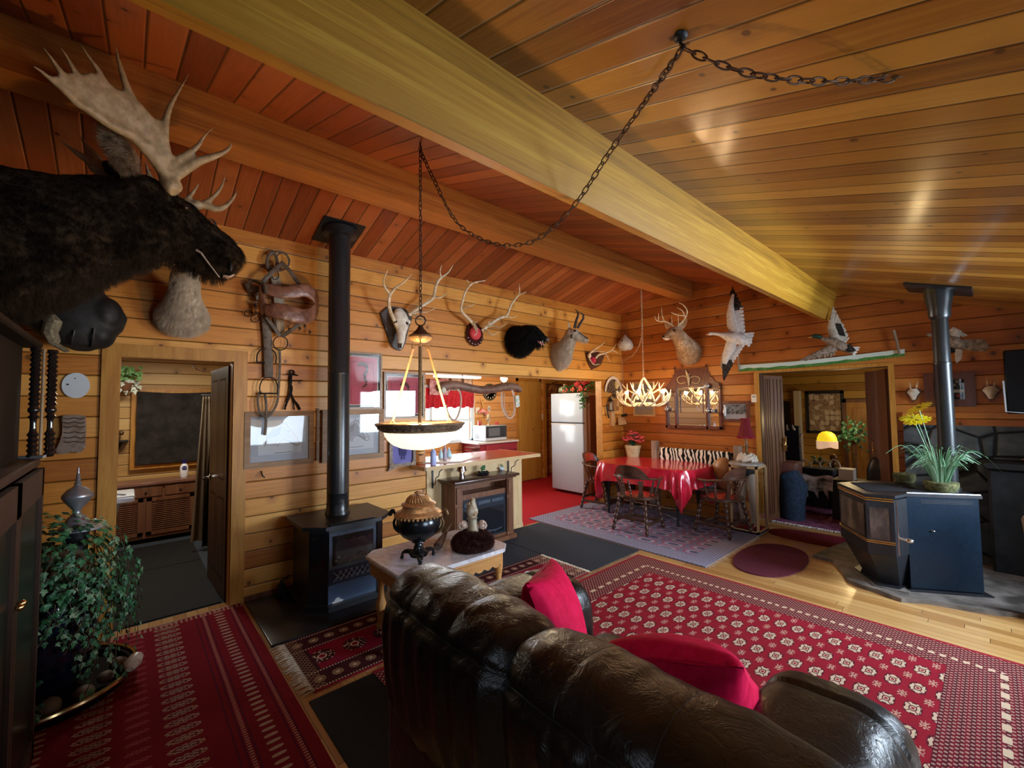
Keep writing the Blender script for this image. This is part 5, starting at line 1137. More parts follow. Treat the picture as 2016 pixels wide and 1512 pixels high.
PENCIL = flat('pencil grey', (.22,.21,.22), .9); PENCILL = flat('pencil light', (.50,.51,.53), .9)
def horse_drawing(Q, cu, cz, s, o_, par, flip=1):
    H = [(-.30,-.18),(-.26,.02),(-.16,.16),(-.06,.25),(.00,.27),(.02,.33),(.05,.27),(.10,.31),(.11,.25),(.17,.16),(.25,.05),(.33,-.07),(.37,-.14),(.34,-.19),(.28,-.19),(.22,-.14),(.14,-.09),(.07,-.06),(.01,-.08),(-.04,-.13),(-.06,-.20)]
    mb = MB(); P = [Q(cu+x*s*flip, cz+y*s, o_) for x, y in H]; mb.tube(smooth_path(P,.0022,3)[0],.0022,4)
    for k in range(9): x = -.24+.03*k; mb.tube([Q(cu+(x)*s*flip,cz+(.10+.015*k)*s,o_),Q(cu+(x-.05)*s*flip,cz+(-.04+.01*k)*s,o_)],.0016,4)
    mb.tube([Q(cu+.13*s*flip,cz+.12*s,o_),Q(cu+.16*s*flip,cz+.11*s,o_)],.003,4); mb.tube([Q(cu+.30*s*flip,cz-.10*s,o_),Q(cu+.32*s*flip,cz-.12*s,o_)],.003,4)
    part('horse_sketch', mb, PENCIL, par); mb = MB()
    mb.tube([Q(cu-.12*s*flip,cz-.33*s,o_),Q(cu-.02*s,cz-.325*s,o_),Q(cu+.02*s,cz-.333*s,o_),Q(cu+.22*s*flip,cz-.32*s,o_)],.0022,4)
    part('caption_line', mb, PENCIL, par)
    mb = MB(); P2 = [Q(cu+x*s*.86*flip-.01, cz+y*s*.86, o_-.0007) for x, y in H]; mb.poly(P2,(.0004,0,0)); part('shading', mb, PENCILL, par)
t, Q, _ = framed('horse_picture','barn wood framed pencil drawing of a horse head, left of the stovepipe','picture',A,(0,.735,1.115),(0,1.295,1.600),.03,.045,BARN,[(.045,MATBL,'mat_board'),((.105,.105,.105,.085),SHEET,'paper')]); horse_drawing(Q,1.02,1.37,.42,.0135,t)
t, Q, _ = framed('horse_picture','second barn wood framed horse drawing, right of the stovepipe','picture',A,(0,1.37,1.105),(0,1.985,1.605),.03,.05,BARN,[(.05,MATBL,'mat_board'),((.105,.105,.105,.085),SHEET,'paper')]); horse_drawing(Q,1.68,1.37,.42,.0135,t)
BAMB = mottled('gold bamboo frame', (.34,.20,.07),(.16,.08,.03), .35, 25, stretch=(1,5,5)); ROSE = flat('rose red mat', (.52,.09,.12), .7); INNER = flat('black gilt liner', (.02,.015,.01), .4)
def fig_picture(par, Q, u0,u1,z0,z1):
    o_ = .014; mb = MB(); c = (u0+u1)/2
    mb.tube([Q(u0+.09,z1-.10,o_),Q(u1-.09,z1-.10,o_),Q(u1-.09,z0+.08,o_),Q(u0+.09,z0+.08,o_),Q(u0+.09,z1-.10,o_)],.0018,4); part('inner_line', mb, INNER, par)
    mb = MB(); rnd = random.Random(3)
    pts = [(c-.05,z1-.14),(c-.02,z1-.12),(c+.03,z1-.13),(c+.05,z1-.18),(c+.02,z1-.24),(c+.04,z1-.32),(c,z1-.36)]
    P, R_ = smooth_path([Q(a,b,o_) for a,b in pts],[.012,.02,.022,.016,.02,.016,.008],4); mb.tube(P,R_,6,flat=(.15,1),up=(0,0,1)); part('figure', mb, flat('dark sepia figure', (.14,.05,.04), .8), par)
t, Q, r = framed('red_picture','bamboo framed red picture hanging higher, beside the stovepipe','picture',A,(0,1.555,1.605),(0,1.965,2.185),.03,.022,BAMB,[(.022,INNER,'liner'),(.042,flat('cream liner', (.7,.6,.45), .7),'cream_edge'),(.050,ROSE,'mat_board')]); fig_picture(t,Q,*r)
t, Q, r = framed('red_picture','bamboo framed red picture hanging lower, behind the pendant lamp','picture',A,(0,1.985,1.50),(0,2.465,1.995),.03,.022,BAMB,[(.022,INNER,'liner'),(.042,flat('cream liner', (.7,.6,.45), .7),'cream_edge'),(.050,ROSE,'mat_board')]); fig_picture(t,Q,*r)
t, Q, r = framed('small_picture','small ornate framed blue picture below the pendant bowl','picture',A,(0,2.045,.985),(0,2.355,1.33),.035,.035,mottled('carved brown frame', (.13,.075,.04),(.24,.15,.08), .4, 30, bump=.3),[(.035,flat('violet blue print', (.20,.17,.50), .5),'print')],glass=True)
mb = MB()
for s_ in (0,1):
    u = r[0]-.02 if s_ == 0 else r[1]+.02; mb.poly([Q(u,r[2]-.03,.0),Q(u+(.10 if s_==0 else -.10),r[2]-.0,.0),Q(u+(.05 if s_==0 else -.05),r[2]+.07,.0)], (.04,0,0))
part('corner_foot', mb, mottled('carved brown frame', (.13,.075,.04),(.24,.15,.08), .4, 30, bump=.3), t)
mb = MB(); mb.loft([(Q(2.16,1.15,.018),.004,.045),(Q(2.20,1.155,.018),.004,.055),(Q(2.25,1.15,.018),.004,.045)],8,up=(0,0,1)); mb.box((.016,2.185,1.06),(.02,2.20,1.14)); mb.box((.016,2.215,1.06),(.02,2.23,1.14)); part('dark_horse', mb, flat('deep blue figure', (.06,.05,.22), .6), t)

# old saddle frame with stirrups
q = tr(450,440,4.032,A)
t = T('saddle', 'old brown leather saddle tree with straps hanging left of the stovepipe', 'saddle', tuple(q(450,800,.0)))
def pad(pts, wd, th): P, R_ = smooth_path([q(*p) for p in pts], wd, 5); return MB().tube(P, R_, 12, flat=(th,1), up=(0,0,1))
mb = pad([(285,485,.20),(330,525,.22),(420,548,.24),(520,540,.25),(620,535,.24),(680,575,.21),(700,640,.18)],[.034,.054,.060,.062,.066,.060,.050],.28); mb.add(pad([(285,690,.24),(360,690,.28),(450,705,.30),(540,730,.30),(620,735,.27),(680,700,.22),(702,640,.18)],[.045,.070,.076,.076,.070,.060,.050],.28)); mb.add(pad([(275,480,.18),(262,560,.19),(268,640,.20),(290,710,.22)],[.03,.04,.045,.04],.5))
o = part('seat', mb, SADDLE, t, ang=180); remesh(o,.010,4); displace(o,.012,.08)
mb = MB(); mb.tube([q(262,485,.20),q(272,470,.21),q(290,500,.23),q(300,560,.25)],[.010,.018,.02,.012],8); mb.spline([q(165,500,.05),q(155,470,.06),q(200,455,.08),q(250,475,.15)],[.012,.012,.012,.012],8,4); mb.tube([q(150,480,.05),q(170,530,.05),q(240,520,.1)],.03,8); part('pommel', mb, STRAP, t)
mb = MB(); P = [q(a,b,.03) for a,b in ((330,430),(400,430),(435,600),(435,860),(380,870),(350,560))]; mb.poly(P,(.03,0,0)); mb.poly([q(a,b,.03) for a,b in ((205,530),(255,530),(262,640),(212,610))],(.04,0,0)); part('wooden_board', mb, GREYWOOD, t)
def strap(pts, wd, th=.25, mat=STRAP, nm='strap', k=5): P, R_ = smooth_path([q(*p) for p in pts], wd, k); m_ = MB().tube(P, R_, 8, flat=(1,th), up=(1,0,0)); return part(nm, m_, mat, t)
strap([(270,465,.12),(330,400,.13),(420,320,.10),(430,315,.10)],.018); strap([(425,315,.10),(480,370,.13),(530,440,.16),(572,492,.2)],.018); strap([(300,740,.12),(350,810,.10),(410,895,.08)],.016); strap([(420,895,.08),(480,860,.12),(560,800,.16),(640,770,.18),(690,745,.16)],.018)
strap([(295,720,.06),(305,850,.05),(315,1000,.05),(318,1220,.05)],.034,.2); strap([(380,730,.05),(395,800,.05),(395,870,.05)],.03,.2)
strap([(405,1000,.05),(408,1100,.05),(398,1300,.06),(385,1420,.06),(345,1500,.07),(300,1535,.07),(250,1500,.07),(232,1420,.06),(240,1360,.05),(262,1335,.05)],.010,.3)
strap([(285,1350,.06),(297,1420,.07),(297,1560,.07),(288,1680,.07)],.011,.3)
def ringp(cx, cy, rx, ry, off, r=.0045, n=22, a0=0, a1=360, mat=IRON, nm='iron_ring'):
    P = [q(cx+rx*cos(radians(a)), cy-ry*sin(radians(a)), off) for a in [a0+(a1-a0)*k/n for k in range(n+(0 if a1-a0 == 360 else 1))]]; m_ = MB().tube(P, r, 6, loop=(a1-a0 == 360)); return part(nm, m_, mat, t)
ringp(395,300,88,75,.06,.009,mat=STRAP,nm='rope_loop'); ringp(345,310,40,80,.07,.014,mat=STRAP,nm='rope_loop'); ringp(430,300,55,68,.05,.005,nm='iron_ring'); ringp(412,950,58,55,.06,.005); ringp(208,755,32,28,.05,.004); ringp(155,715,30,24,.04,.004); ringp(370,410,28,35,.06,.004)
mb = MB(); P = [q(225,1105,.05),q(228,1040,.05),q(260,1000,.05),q(310,992,.05),(q(360,1015,.05)),q(378,1060,.05),q(372,1110,.05)]; mb.tube(smooth_path(P,1,4)[0],.006,6); mb.tube([P[0],q(290,1105,.06)],.007,6); part('stirrup', mb, IRON, t)
mb = MB(); P = [q(250,1350,.06),q(248,1290,.06),q(275,1235,.06),q(320,1222,.06),q(365,1235,.06),q(388,1290,.06),q(385,1350,.06)]; mb.tube(smooth_path(P,1,4)[0],.005,6); mb.tube([P[0],P[-1]],.007,6); part('stirrup', mb, IRON, t)
for a, b in ((480,830),(520,810),(560,820),(640,850),(600,800),(200,640),(215,700)):
    mb = MB(); mb.tube([q(a,b,.10),q(a+8,b+14,.11),q(a-4,b+30,.10)],[.009,.012,.004],6); part('buckle', mb, STRAP, t)
mb = MB(); mb.tube([q(212,620,.08),q(218,680,.08),q(215,740,.06)],[.016,.012,.006],6); part('strap_end', mb, flat('pale strap', (.6,.5,.38), .7), t)
# dried figure of twisted wire
q = tr(470,680,5.04,A)
t = T('twisted_figure', 'dark figure of twisted wire hanging under the saddle', 'figure', tuple(q(525,640,.0)))
mb = MB(); rnd = random.Random(5)
def wire(pts, r=.004, n=5, j=9):
    for k in range(n): P = [q(a+rnd.uniform(-j,j), b+rnd.uniform(-j,j), .03+rnd.uniform(-.012,.012)) for a, b in pts]; mb.spline(P, r*rnd.uniform(.5,1), 5, 4)
wire([(520,300),(515,360),(520,430),(510,490)],.007,9,12); wire([(510,480),(490,540),(465,590),(455,635)],.006,6,9); wire([(515,480),(550,540),(585,590),(605,635)],.006,6,9); wire([(535,480),(545,560),(550,635)],.004,3,7)
wire([(490,290),(540,290),(585,298)],.006,5,7); wire([(520,350),(580,350),(635,348)],.004,4,5); wire([(430,290),(480,295)],.002,2,4)
part('body', mb, IRON, t); mb = MB()
for k in range(3): mb.tube([q(522+22*cos(a)+k*5,268+22*sin(a),.03) for a in [2*pi*j/12 for j in range(12)]],.004,5,loop=True)
part('head', mb, IRON, t)
# coat hook and small knot thing left low on the wall
mb = MB(); mb.spline([A(515,928,.01),A(516,935,.05),A(521,940,.05)],.006,6,4); one('wall_hook', mb, IRON, 'small dark hook low on the left wall beneath the first horse drawing', 'hook')
mb = MB(); mb.box((.0,1.318,1.13),(.018,1.345,1.62),bev=.003); one('barn_wood_strip', mb, BARN, 'narrow barn wood strip between the two horse drawings', 'strip')
# oval plaque and gnarled board far left
q = tr(0,640,6.873,A)
t = T('oval_plaque', 'white oval plate on the wall left of the doorway', 'plate', tuple(q(1030,950,.0)))
c = q(1030,818,.0); mb = MB(); pts = [c+V(0,.069*cos(2*pi*k/40),.089*sin(2*pi*k/40)) for k in range(40)]; mb.poly(pts,(.015,0,0)); bmesh.ops.bevel(mb.bm, geom=list(mb.bm.edges), offset=.004, segments=2, affect='EDGES'); part('plate', mb, flat('blue white enamel', (.66,.74,.78), .25), t)
mb = MB(); mb.ball(q(915,803,.016),(.003,.008,.006),8,5); mb.ball(q(1018,722,.016),(.003,.005,.004),8,5); part('mark', mb, flat('dark blue mark', (.04,.06,.10), .5), t)
t = T('carved_board', 'pale rough board with dark script lines beneath the oval plate', 'board', tuple(q(990,1500,.0)))
q = tr(0,680,4.032,A)
mb = MB(); mb.poly([q(a,b,.0) for a,b in ((490,560),(560,550),(680,555),(688,640),(680,760),(685,810),(640,850),(600,850),(570,820),(560,850),(500,860),(440,850),(440,820),(490,770),(500,700))],(.05,0,0)); bmesh.ops.bevel(mb.bm, geom=list(mb.bm.edges), offset=.008, segments=2, affect='EDGES'); part('board', mb, mottled('pale bark', (.22,.16,.12),(.34,.27,.22), .85, 20, bump=.5), t)
mb = MB()
for b in (578,612,645,690,730,765): mb.spline([q(505,b,.052),q(545,b+6,.052),q(590,b-4,.052),q(640,b+6,.052),q(675,b-2,.052)],.0028,5,4)
part('script_lines', mb, flat('burnt brown lines', (.05,.03,.02), .8), t)

# ------------------------------------------------------------------ dining corner
def turned(mb, a, b, r, n=10, beads=5):
    a, b = V(a), V(b); L_ = (b-a).length; prof = []; ax = (b-a).normalized(); m_ = beads*6
    for i in range(m_+1):
        f = i/m_; rr = r*(.62+.38*abs(sin(f*beads*pi))**.6)*(1.0 if .08 < f < .92 else .8)
        prof.append((rr, f*L_))
    mb.lathe(prof, a, n, axis=ax); return mb
def captain_chair(label, loc, rz):
    t = T('captain_chair', label, 'chair', loc, rz, group=None)
    mb = MB(); pts = [(.25*math.copysign(abs(cos(a))**.7,cos(a)),.23*math.copysign(abs(sin(a))**.75,sin(a)),.415) for a in [2*pi*k/32 for k in range(32)]]; mb.poly(pts,(0,0,.032)); bmesh.ops.bevel(mb.bm, geom=list(mb.bm.edges), offset=.008, segments=2, affect='EDGES'); part('seat', mb, WALNUTX, t, local=True)
    mb = MB(); mb.ball((0,.01,.447),(.20,.185,.028),24,8); part('seat_cushion', mb, OXBLOOD, t, local=True, label='red vinyl seat pad')
    tops = [(-.17,-.15),(.17,-.15),(-.17,.16),(.17,.16)]; feet = [(-.235,-.235),(.235,-.235),(-.225,.235),(.225,.235)]
    for (x,y),(u,v) in zip(tops,feet): mb = MB(); turned(mb,(u,v,.0),(x,y,.42),.026,10,6); part('leg', mb, WALNUT, t, local=True)
    def at(i, z): f = z/.42; return V(feet[i][0]+(tops[i][0]-feet[i][0])*f, feet[i][1]+(tops[i][1]-feet[i][1])*f, z)
    for i, j, z in ((0,2,.12),(1,3,.12),(0,1,.17),(2,3,.10)):
        mb = MB(); mb.tube([at(i,z),at(j,z)],.016,6,flat=(.8,1.3)); part('stretcher', mb, WALNUT, t, local=True)
    # curved arm and back rail (back is -y)
    P = []; R_ = []
    for k in range(33):
        a = radians(-205+230*k/32) ; a = radians(25-230*k/32); x, y = .285*cos(a), .02+.27*sin(a); up = max(0, -sin(a)); P.append(V(x, y-.02*up, .665+.03*up)); R_.append(.030)
    mb = MB(); mb.tube(P, R_, 8, flat=(1,.5), up=(0,0,1)); part('arm_rail', mb, WALNUTX, t, local=True)
    mb = MB()
    def bk(u, v): a = radians(-150+120*u); h = .15*(1-abs(2*u-1)**2.6)+.02; return V(.275*cos(a), .02+.27*sin(a)-.03*v-.01, .675+h*v)
    g = []
    for i in range(25):
        u = i/24; ring = [bk(u,0),bk(u,.5),bk(u,1)]; c = V(0,.0,0); inn = [p+(V(0,.02,p.z)-p).normalized()*.028 for p in ring]; g.append(ring+inn[::-1])
    mb.rings(g); part('backrest', mb, WALNUTX, t, local=True)
    mb = MB(); g = []
    for i in range(13):
        u = .22+.56*i/12; ring = [bk(u,.15),bk(u,.9)]; inn = [p+(V(0,.02,p.z)-p).normalized()*.030 for p in ring]; inn2 = [p+(V(0,.02,p.z)-p).normalized()*(.045) for p in ring]; g.append(inn+inn2[::-1])
    mb.rings(g); part('back_pad', mb, OXBLOOD, t, local=True, label='red vinyl back pad')
    for k, deg in enumerate((8,-22,-58,-90,-122,-158,-188)):
        a = radians(deg); top = V(.28*cos(a), .02+.265*sin(a), .655); bot = V(.215*cos(a), .02+.19*sin(a), .445); mb = MB()
        if k in (2,4): 
            d = V(-sin(a),cos(a),0); mb.poly([bot-d*.035,bot+d*.035,bot.lerp(top,.5)+d*.02,top+d*.04,top-d*.04,bot.lerp(top,.5)-d*.02], V(cos(a),sin(a),0)*.012)
        else: turned(mb, bot, top, .015, 8, 5)
        part('spindle', mb, WALNUT, t, local=True)
    return t
captain_chair('dark captain chair with its back to the viewer, in front of the red table', (1.15,4.945,.012), radians(4))
captain_chair('dark captain chair with red pads standing at the fridge end of the table', (.12,5.56,.012), radians(-82))
captain_chair('dark captain chair at the end of the table nearest the pellet stove', (1.95,5.57,.012), radians(80))
# table
t = T('dining_table', 'dark dining table standing under the red vinyl cloth', 'table', (.95,5.68,.012))
mb = MB(); pts = [(.95+.69*math.copysign(abs(cos(a))**.35,cos(a)),5.69+.47*math.copysign(abs(sin(a))**.35,sin(a)),.735) for a in [2*pi*k/48 for k in range(48)]]; mb.poly(pts,(0,0,.028)); part('tabletop', mb, WALNUTX, t)
for x, y in ((.40,5.35),(1.45,5.40),(.40,6.0),(1.45,6.0)):
    mb = MB(); mb.lathe([(.014,.014),(.02,.02),(.016,.05),(.018,.2),(.03,.5),(.033,.735)],(x,y,0),12); part('leg', mb, BLACK, t)
mb = MB(); mb.tube([(.40,5.35,.10),(1.45,6.0,.10)],.007,6); mb.tube([(1.45,5.40,.10),(.40,6.0,.10)],.007,6); mb.bar((.45,5.68,.16),(1.4,5.68,.16),.012); part('cross_brace', mb, STEELB, t)
# tablecloth: top sheet with folded drapes
REDV = Mat('red vinyl tablecloth', (.60,.012,.045), .20, 0, .6); REDV.set('Coat Weight', .5); REDV.set('Coat Roughness', .12); x_,y_,z_ = REDV.pos('world')
n_q = REDV.noise(REDV.vec(x_,y_,z_), 5.0, 2.0); REDV.set('Base Color', REDV.mix(n_q, (.52,.008,.03),(.66,.02,.05))); REDV.bump(n_q, .2, .02); REDV = REDV.m
mb = MB(); NU = 220
def cl(u, v):
    a = 2*pi*u; cx, cy, hx, hy = .95, 5.69, .715, .49; ex = .38
    c, s_ = cos(a), sin(a); ux = math.copysign(abs(c)**ex, c); uy = math.copysign(abs(s_)**ex, s_); ex2 = .16
    sx, sy = math.copysign(abs(c)**ex2, c), math.copysign(abs(s_)**ex2, s_)
    if v < .30: f = v/.30; return V(cx+hx*ux*f, cy+hy*uy*f, .770+.0015*mnoise.noise(Vector((ux*f*5,uy*f*5,0))))
    f = (v-.30)/.70; corner = (abs(sin(2*a)))**6
    if abs(c) > abs(s_): pass
    L_ = .235+.30*corner; wv = sin(a*22+2*sin(a*5)); fold = .022*wv*f*(1+1.6*corner)
    out = .012+.03*f*(1-corner)+.045*corner*sin(pi*min(1,f*1.0))
    nx, ny = ux, uy; l = math.hypot(nx,ny) or 1; nx /= l; ny /= l
    x = cx+hx*ux+nx*(out+fold); y = cy+hy*uy+ny*(out+fold); z = .768-L_*f-(.010 if f > .02 else 0)+.006*sin(a*15)*f
    return V(x, y, z)
mb.grid(NU, 34, cl, closeu=True); bmesh.ops.remove_doubles(mb.bm, verts=mb.bm.verts, dist=.0008); o = one('tablecloth', mb, REDV, 'glossy red vinyl cloth draped over the dining table', 'tablecloth', ang=80); sm_ = o.modifiers.new('thick','SOLIDIFY'); sm_.thickness = .002

# rustic bench with zebra throw
t = T('rustic_bench', 'rough wooden bench with a high back behind the dining table', 'bench', (1.3,6.05,.012))
BP = mottled('weathered bench wood', (.20,.13,.09),(.32,.22,.16), .7, 14, bump=.4, stretch=(1,1,.3))
for x in (.70,1.93):
    mb = MB(); mb.box((x-.045,6.14,.0),(x+.045,6.24,1.04),bev=.01,seg=2); part('post', mb, BP, t)
mb = MB(); mb.box((.74,6.17,.52),(1.89,6.215,.90),bev=.01); part('backrest', mb, BP, t)
mb = MB(); mb.box((.66,5.98,.40),(1.97,6.18,.45),bev=.01); part('seat', mb, BP, t)
for x in (.72,1.9): mb = MB(); mb.box((x-.04,6.0,.0),(x+.04,6.05,.40),bev=.008); part('leg', mb, BP, t)
ZB = Mat('zebra hide', (.8,.76,.68), .8, 0, .15); x_,y_,z_ = ZB.pos('world'); zz = ((x_*105.0+z_*10.0)+ZB.noise(ZB.vec(x_*3.0,y_,z_*2.2), 2.6, 2.0, .5)*16.0).sin(); ZB.set('Base Color', ZB.mix(zz.sm(-.1,.15), (.80,.74,.64), (.012,.010,.010))); ZB.bump(ZB.noise(None, 90.0), .3, .004); ZB = ZB.m
mb = MB()
def zf(u, v): x = .80+1.04*u; s_ = v*.62; r = .03; 
def zf(u, v):
    x = .79+1.06*u; d = v*.66-.16; w_ = .006*mnoise.noise(Vector((x*6,v*4,0)))
    if d < 0: return V(x, 6.232+w_, .915+d+.16*0)
    if d < .09: a = d/.09*pi; return V(x, 6.19+.04*cos(a)+w_, .915+.04*sin(a)*.8)
    return V(x, 6.150+w_-.02*(d-.09), .915-(d-.09))
mb.grid(60, 24, zf); o = one('zebra_throw', mb, ZB, 'black and white zebra hide thrown over the bench back', 'throw'); sm_ = o.modifiers.new('thick','SOLIDIFY'); sm_.thickness = .008
t = T('cushion', 'round tan leather cushion at the right end of the bench', 'cushion', (1.84,6.06,.45)); mb = MB(); mb.ball((1.80,6.02,.72),(.13,.08,.17),20,14); mb.ball((1.80,6.06,.55),(.10,.08,.11),14,8); part('cover', mb, leather('tan leather', (.34,.16,.06),(.46,.24,.10), .4, .1, 10.0, .2), t)
t = T('plush_animal', 'grey and white plush animal on the bench beside the tan cushion', 'plush toy', (1.62,6.05,.45)); PL = mottled('grey white plush', (.62,.62,.60),(.16,.15,.15), .95, 22, bump=.6)
mb = MB(); mb.ball((1.62,6.04,.56),(.10,.07,.12),16,10); mb.ball((1.60,6.0,.72),(.055,.055,.05),14,9); mb.ball((1.70,6.02,.66),(.05,.04,.04),10,7); mb.ball((1.585,5.95,.71),(.025,.03,.022),10,7); part('body', mb, PL, t)
for dx in (-.04,.04): mb = MB(); mb.ball((1.60+dx,6.0,.765),(.016,.012,.022),8,6); part('ear', mb, PL, t)
# corner plant
t = T('potted_flowers', 'red artificial flowers in a cream pot in the corner behind the table', 'potted flowers', (.34,6.12,.0))
mb = MB(); mb.lathe([(.10,.0),(.11,.02),(.03,.06),(.025,.60),(.09,.66),(.11,.70)],(.34,6.12,.012),16); part('plant_stand', mb, WALNUT, t)
mb = MB(); mb.lathe([(.085,.715),(.10,.80),(.118,.90),(.128,.925),(.128,.95),(.112,.952),(.105,.92)],(.34,6.12,0),24); part('pot', mb, mottled('cream crackle pot', (.62,.52,.30),(.50,.42,.24), .5, 14), t)
rnd = random.Random(11); mb = MB(); mb2 = MB()
for k in range(46):
    a = rnd.uniform(0,2*pi); r = rnd.uniform(.02,.17); h = rnd.uniform(.02,.16)*(1.25-r*4) ; p = V(.34+r*cos(a),6.12+r*sin(a)*.9,1.0+max(-.02,h)); 
    mb2.tube([V(.34,6.12,.93),V(.34,6.12,.93).lerp(p,.6)+V(0,0,.03),p],.003,4)
    for j in range(5):
        b = 2*pi*j/5+a; mb.ball(p+V(.017*cos(b),.017*sin(b),0),(.018,.018,.012),7,5,Matrix.Rotation(.5,3,'X'))
part('blooms', mb, REDFLOWER, t); part('stems', mb2, LEAF[1], t)

# display case with sculpture lamp
t = T('display_case', 'wooden glass sided case holding pale mannequin legs beside the doorway', 'display case', (2.13,5.9,.012))
CX0,CX1,CY0,CY1,CH_ = 1.98,2.31,5.74,6.08,.86
WOOD_ = wood('light case wood', (.42,.26,.12),(.54,.36,.18), .45, 2)
mb = MB()
for x in (CX0,CX1-.025):
    for y in (CY0,CY1-.025): mb.box((x,y,.02),(x+.025,y+.025,CH_-.03))
for z in (.02,CH_-.055):
    mb.box((CX0,CY0,z),(CX1,CY0+.02,z+.03)); mb.box((CX0,CY1-.02,z),(CX1,CY1,z+.03)); mb.box((CX0,CY0,z),(CX0+.02,CY1,z+.03)); mb.box((CX1-.02,CY0,z),(CX1,CY1,z+.03))
part('case_frame', mb, WOOD_, t)
mb = MB(); mb.box((CX0,CY0,.02),(CX1,CY1,.035)); part('floor_board', mb, REDCARPET, t)
mb = MB(); mb.lathe([(.19,CH_-.025),(.20,CH_-.02),(.20,CH_-.005),(.19,CH_)],((CX0+CX1)/2-.02,(CY0+CY1)/2,0),32); part('case_top', mb, mottled('grey stone top', (.30,.28,.26),(.42,.40,.37), .4, 20), t)
mb = MB(); mb.box((CX1-.014,CY0+.02,.05),(CX1-.011,CY1-.02,CH_-.05)); mb.box((CX0+.02,CY0+.011,.05),(CX1-.02,CY0+.014,CH_-.05)); part('glass', mb, PGLASS, t)
SKINM = mottled('pale mannequin shell', (.62,.53,.42),(.54,.44,.34), .5, 8)
t = T('mannequin_legs', 'pale mannequin legs in red shoes inside the glass sided case', 'mannequin', (2.13,5.9,.05))
for s_, nm in ((-1,'leg'),(1,'leg')):
    mb = MB(); x = 2.13+.055*s_; mb.loft([((x,5.90,.76),.060,.07),((x,5.90,.66),.066,.075),((x+.01*s_,5.90,.50),.055,.060),((x+.01*s_,5.895,.38),.040,.042),((x+.01*s_,5.91,.28),.043,.046),((x+.01*s_,5.91,.16),.024,.026),((x+.01*s_,5.90,.10),.022,.024)],14,up=(0,1,0)); o = part('leg', mb, SKINM, t)
    mb = MB(); mb.loft([((x+.01*s_,5.93,.085),.025,.03),((x+.01*s_,5.90,.075),.030,.03),((x+.01*s_,5.83,.06),.030,.02),((x+.01*s_,5.79,.052),.012,.010)],12); part('shoe', mb, OXBLOOD, o)
mb = MB(); mb.lathe([(.11,.70),(.122,.74),(.118,.79),(.10,.815)],(2.13,5.90,0),24,scal=(1,.75)); part('dark_waistband', mb, BLACK, t)
t = T('table_lamp', 'small lamp with fringed dark red shade on a pale twisted carving', 'lamp', (2.13,5.9,.86))
LXx, LYy = 2.13, 5.93
TWC = mottled('pale twisted horn carving', (.56,.48,.38),(.72,.66,.56), .5, 18, bump=.3); mb = MB(); rnd = random.Random(4)
for k in range(7):
    a = 2*pi*k/7; P = [V(LXx+.11*cos(a+j*.55)*(1-.09*j)+.01*rnd.random(),LYy+.09*sin(a+j*.55)*(1-.09*j),.885+.022*j) for j in range(5)]; mb.spline(P,[.024,.028,.024,.02,.012],8,4)
part('carved_base', mb, TWC, t)
mb = MB(); mb.lathe([(.030,.965),(.018,.98),(.022,1.0),(.014,1.02),(.026,1.06),(.024,1.09),(.012,1.12),(.016,1.14),(.008,1.16),(.008,1.20)],(LXx,LYy,0),16); part('stem', mb, BRONZE, t)
SHADE = Mat('dark red lamp shade', (.17,.012,.016), .7, 0, .2); SHADE.set('Transmission Weight', .0); SHADE = SHADE.m
mb = MB(); mb.lathe([(.105,1.185),(.085,1.25),(.062,1.34),(.052,1.41),(.050,1.415),(.060,1.34),(.083,1.25),(.102,1.185)],(LXx,LYy,0),8,caps=False); sh = part('lamp_shade', mb, SHADE, t, ang=20)
mb = MB()
for k in range(34): a = 2*pi*k/34; mb.ball((LXx+.100*cos(a),LYy+.100*sin(a),1.178),(.011,.011,.013),6,4)
for k in range(18): a = 2*pi*k/18; mb.ball((LXx+.052*cos(a),LYy+.052*sin(a),1.415),(.010,.010,.009),6,4)
part('fringe', mb, mottled('dark red fringe', (.26,.008,.02),(.36,.02,.03), .9, 60), sh)

# antler chandelier
cx, cy, cz = .99, 5.4, 1.73
t = T('antler_chandelier', 'lit chandelier of tangled pale antlers hanging over the dining table', 'chandelier', (cx,cy,cz-.2))
CHL = antler('chandelier antler', (.60,.46,.28),(.82,.70,.50))
def horn(P, r0, r1, side=None):
    mb = MB(); m_ = len(P); mb.spline(P, [r0+(r1-r0)*(i/(m_-1)) for i in range(m_)], 7, 5)
    for i, d in (side or []): mb.spline([P[i], P[i]+V(d)*.5+V(0,0,.01), P[i]+V(d)],[r0*.7,r0*.5,.003],6,4)
    return part('antler', mb, CHL, t)
for k in range(12):
    a = 2*pi*k/12+.1; R0 = .10; 
    def pt(r, da, z): return V(cx+r*cos(a+da), cy+r*sin(a+da)*.86, cz+z)
    horn([pt(.09,0,-.10),pt(.20,.15,-.135),pt(.31,.35,-.09),pt(.375,.5,.0),pt(.39,.62,.085)],.017,.004,[(2,pt(.36,.1,.04)-pt(.31,.35,-.09)),(3,pt(.30,.7,.10)-pt(.375,.5,.0))])
for k in range(5):
    a = 2*pi*k/5+.5; 
    def pt(r, da, z): return V(cx+r*cos(a+da), cy+r*sin(a+da)*.86, cz+z)
    horn([pt(.05,0,.0),pt(.14,.2,.045),pt(.24,.3,.10),pt(.32,.35,.19)],.017,.004,[(2,V(0,0,.09))])
for k in range(3):
    a = 2*pi*k/3; horn([V(cx+.10*cos(a),cy+.08*sin(a),cz-.04),V(cx+.11*cos(a+.4),cy+.09*sin(a+.4),cz+.08),V(cx+.05*cos(a+.6),cy+.05*sin(a+.6),cz+.20),V(cx+.01,cy,cz+.265)],.020,.014)
CHB = emis('chandelier bulb glass', (1,.72,.40), 42.0)
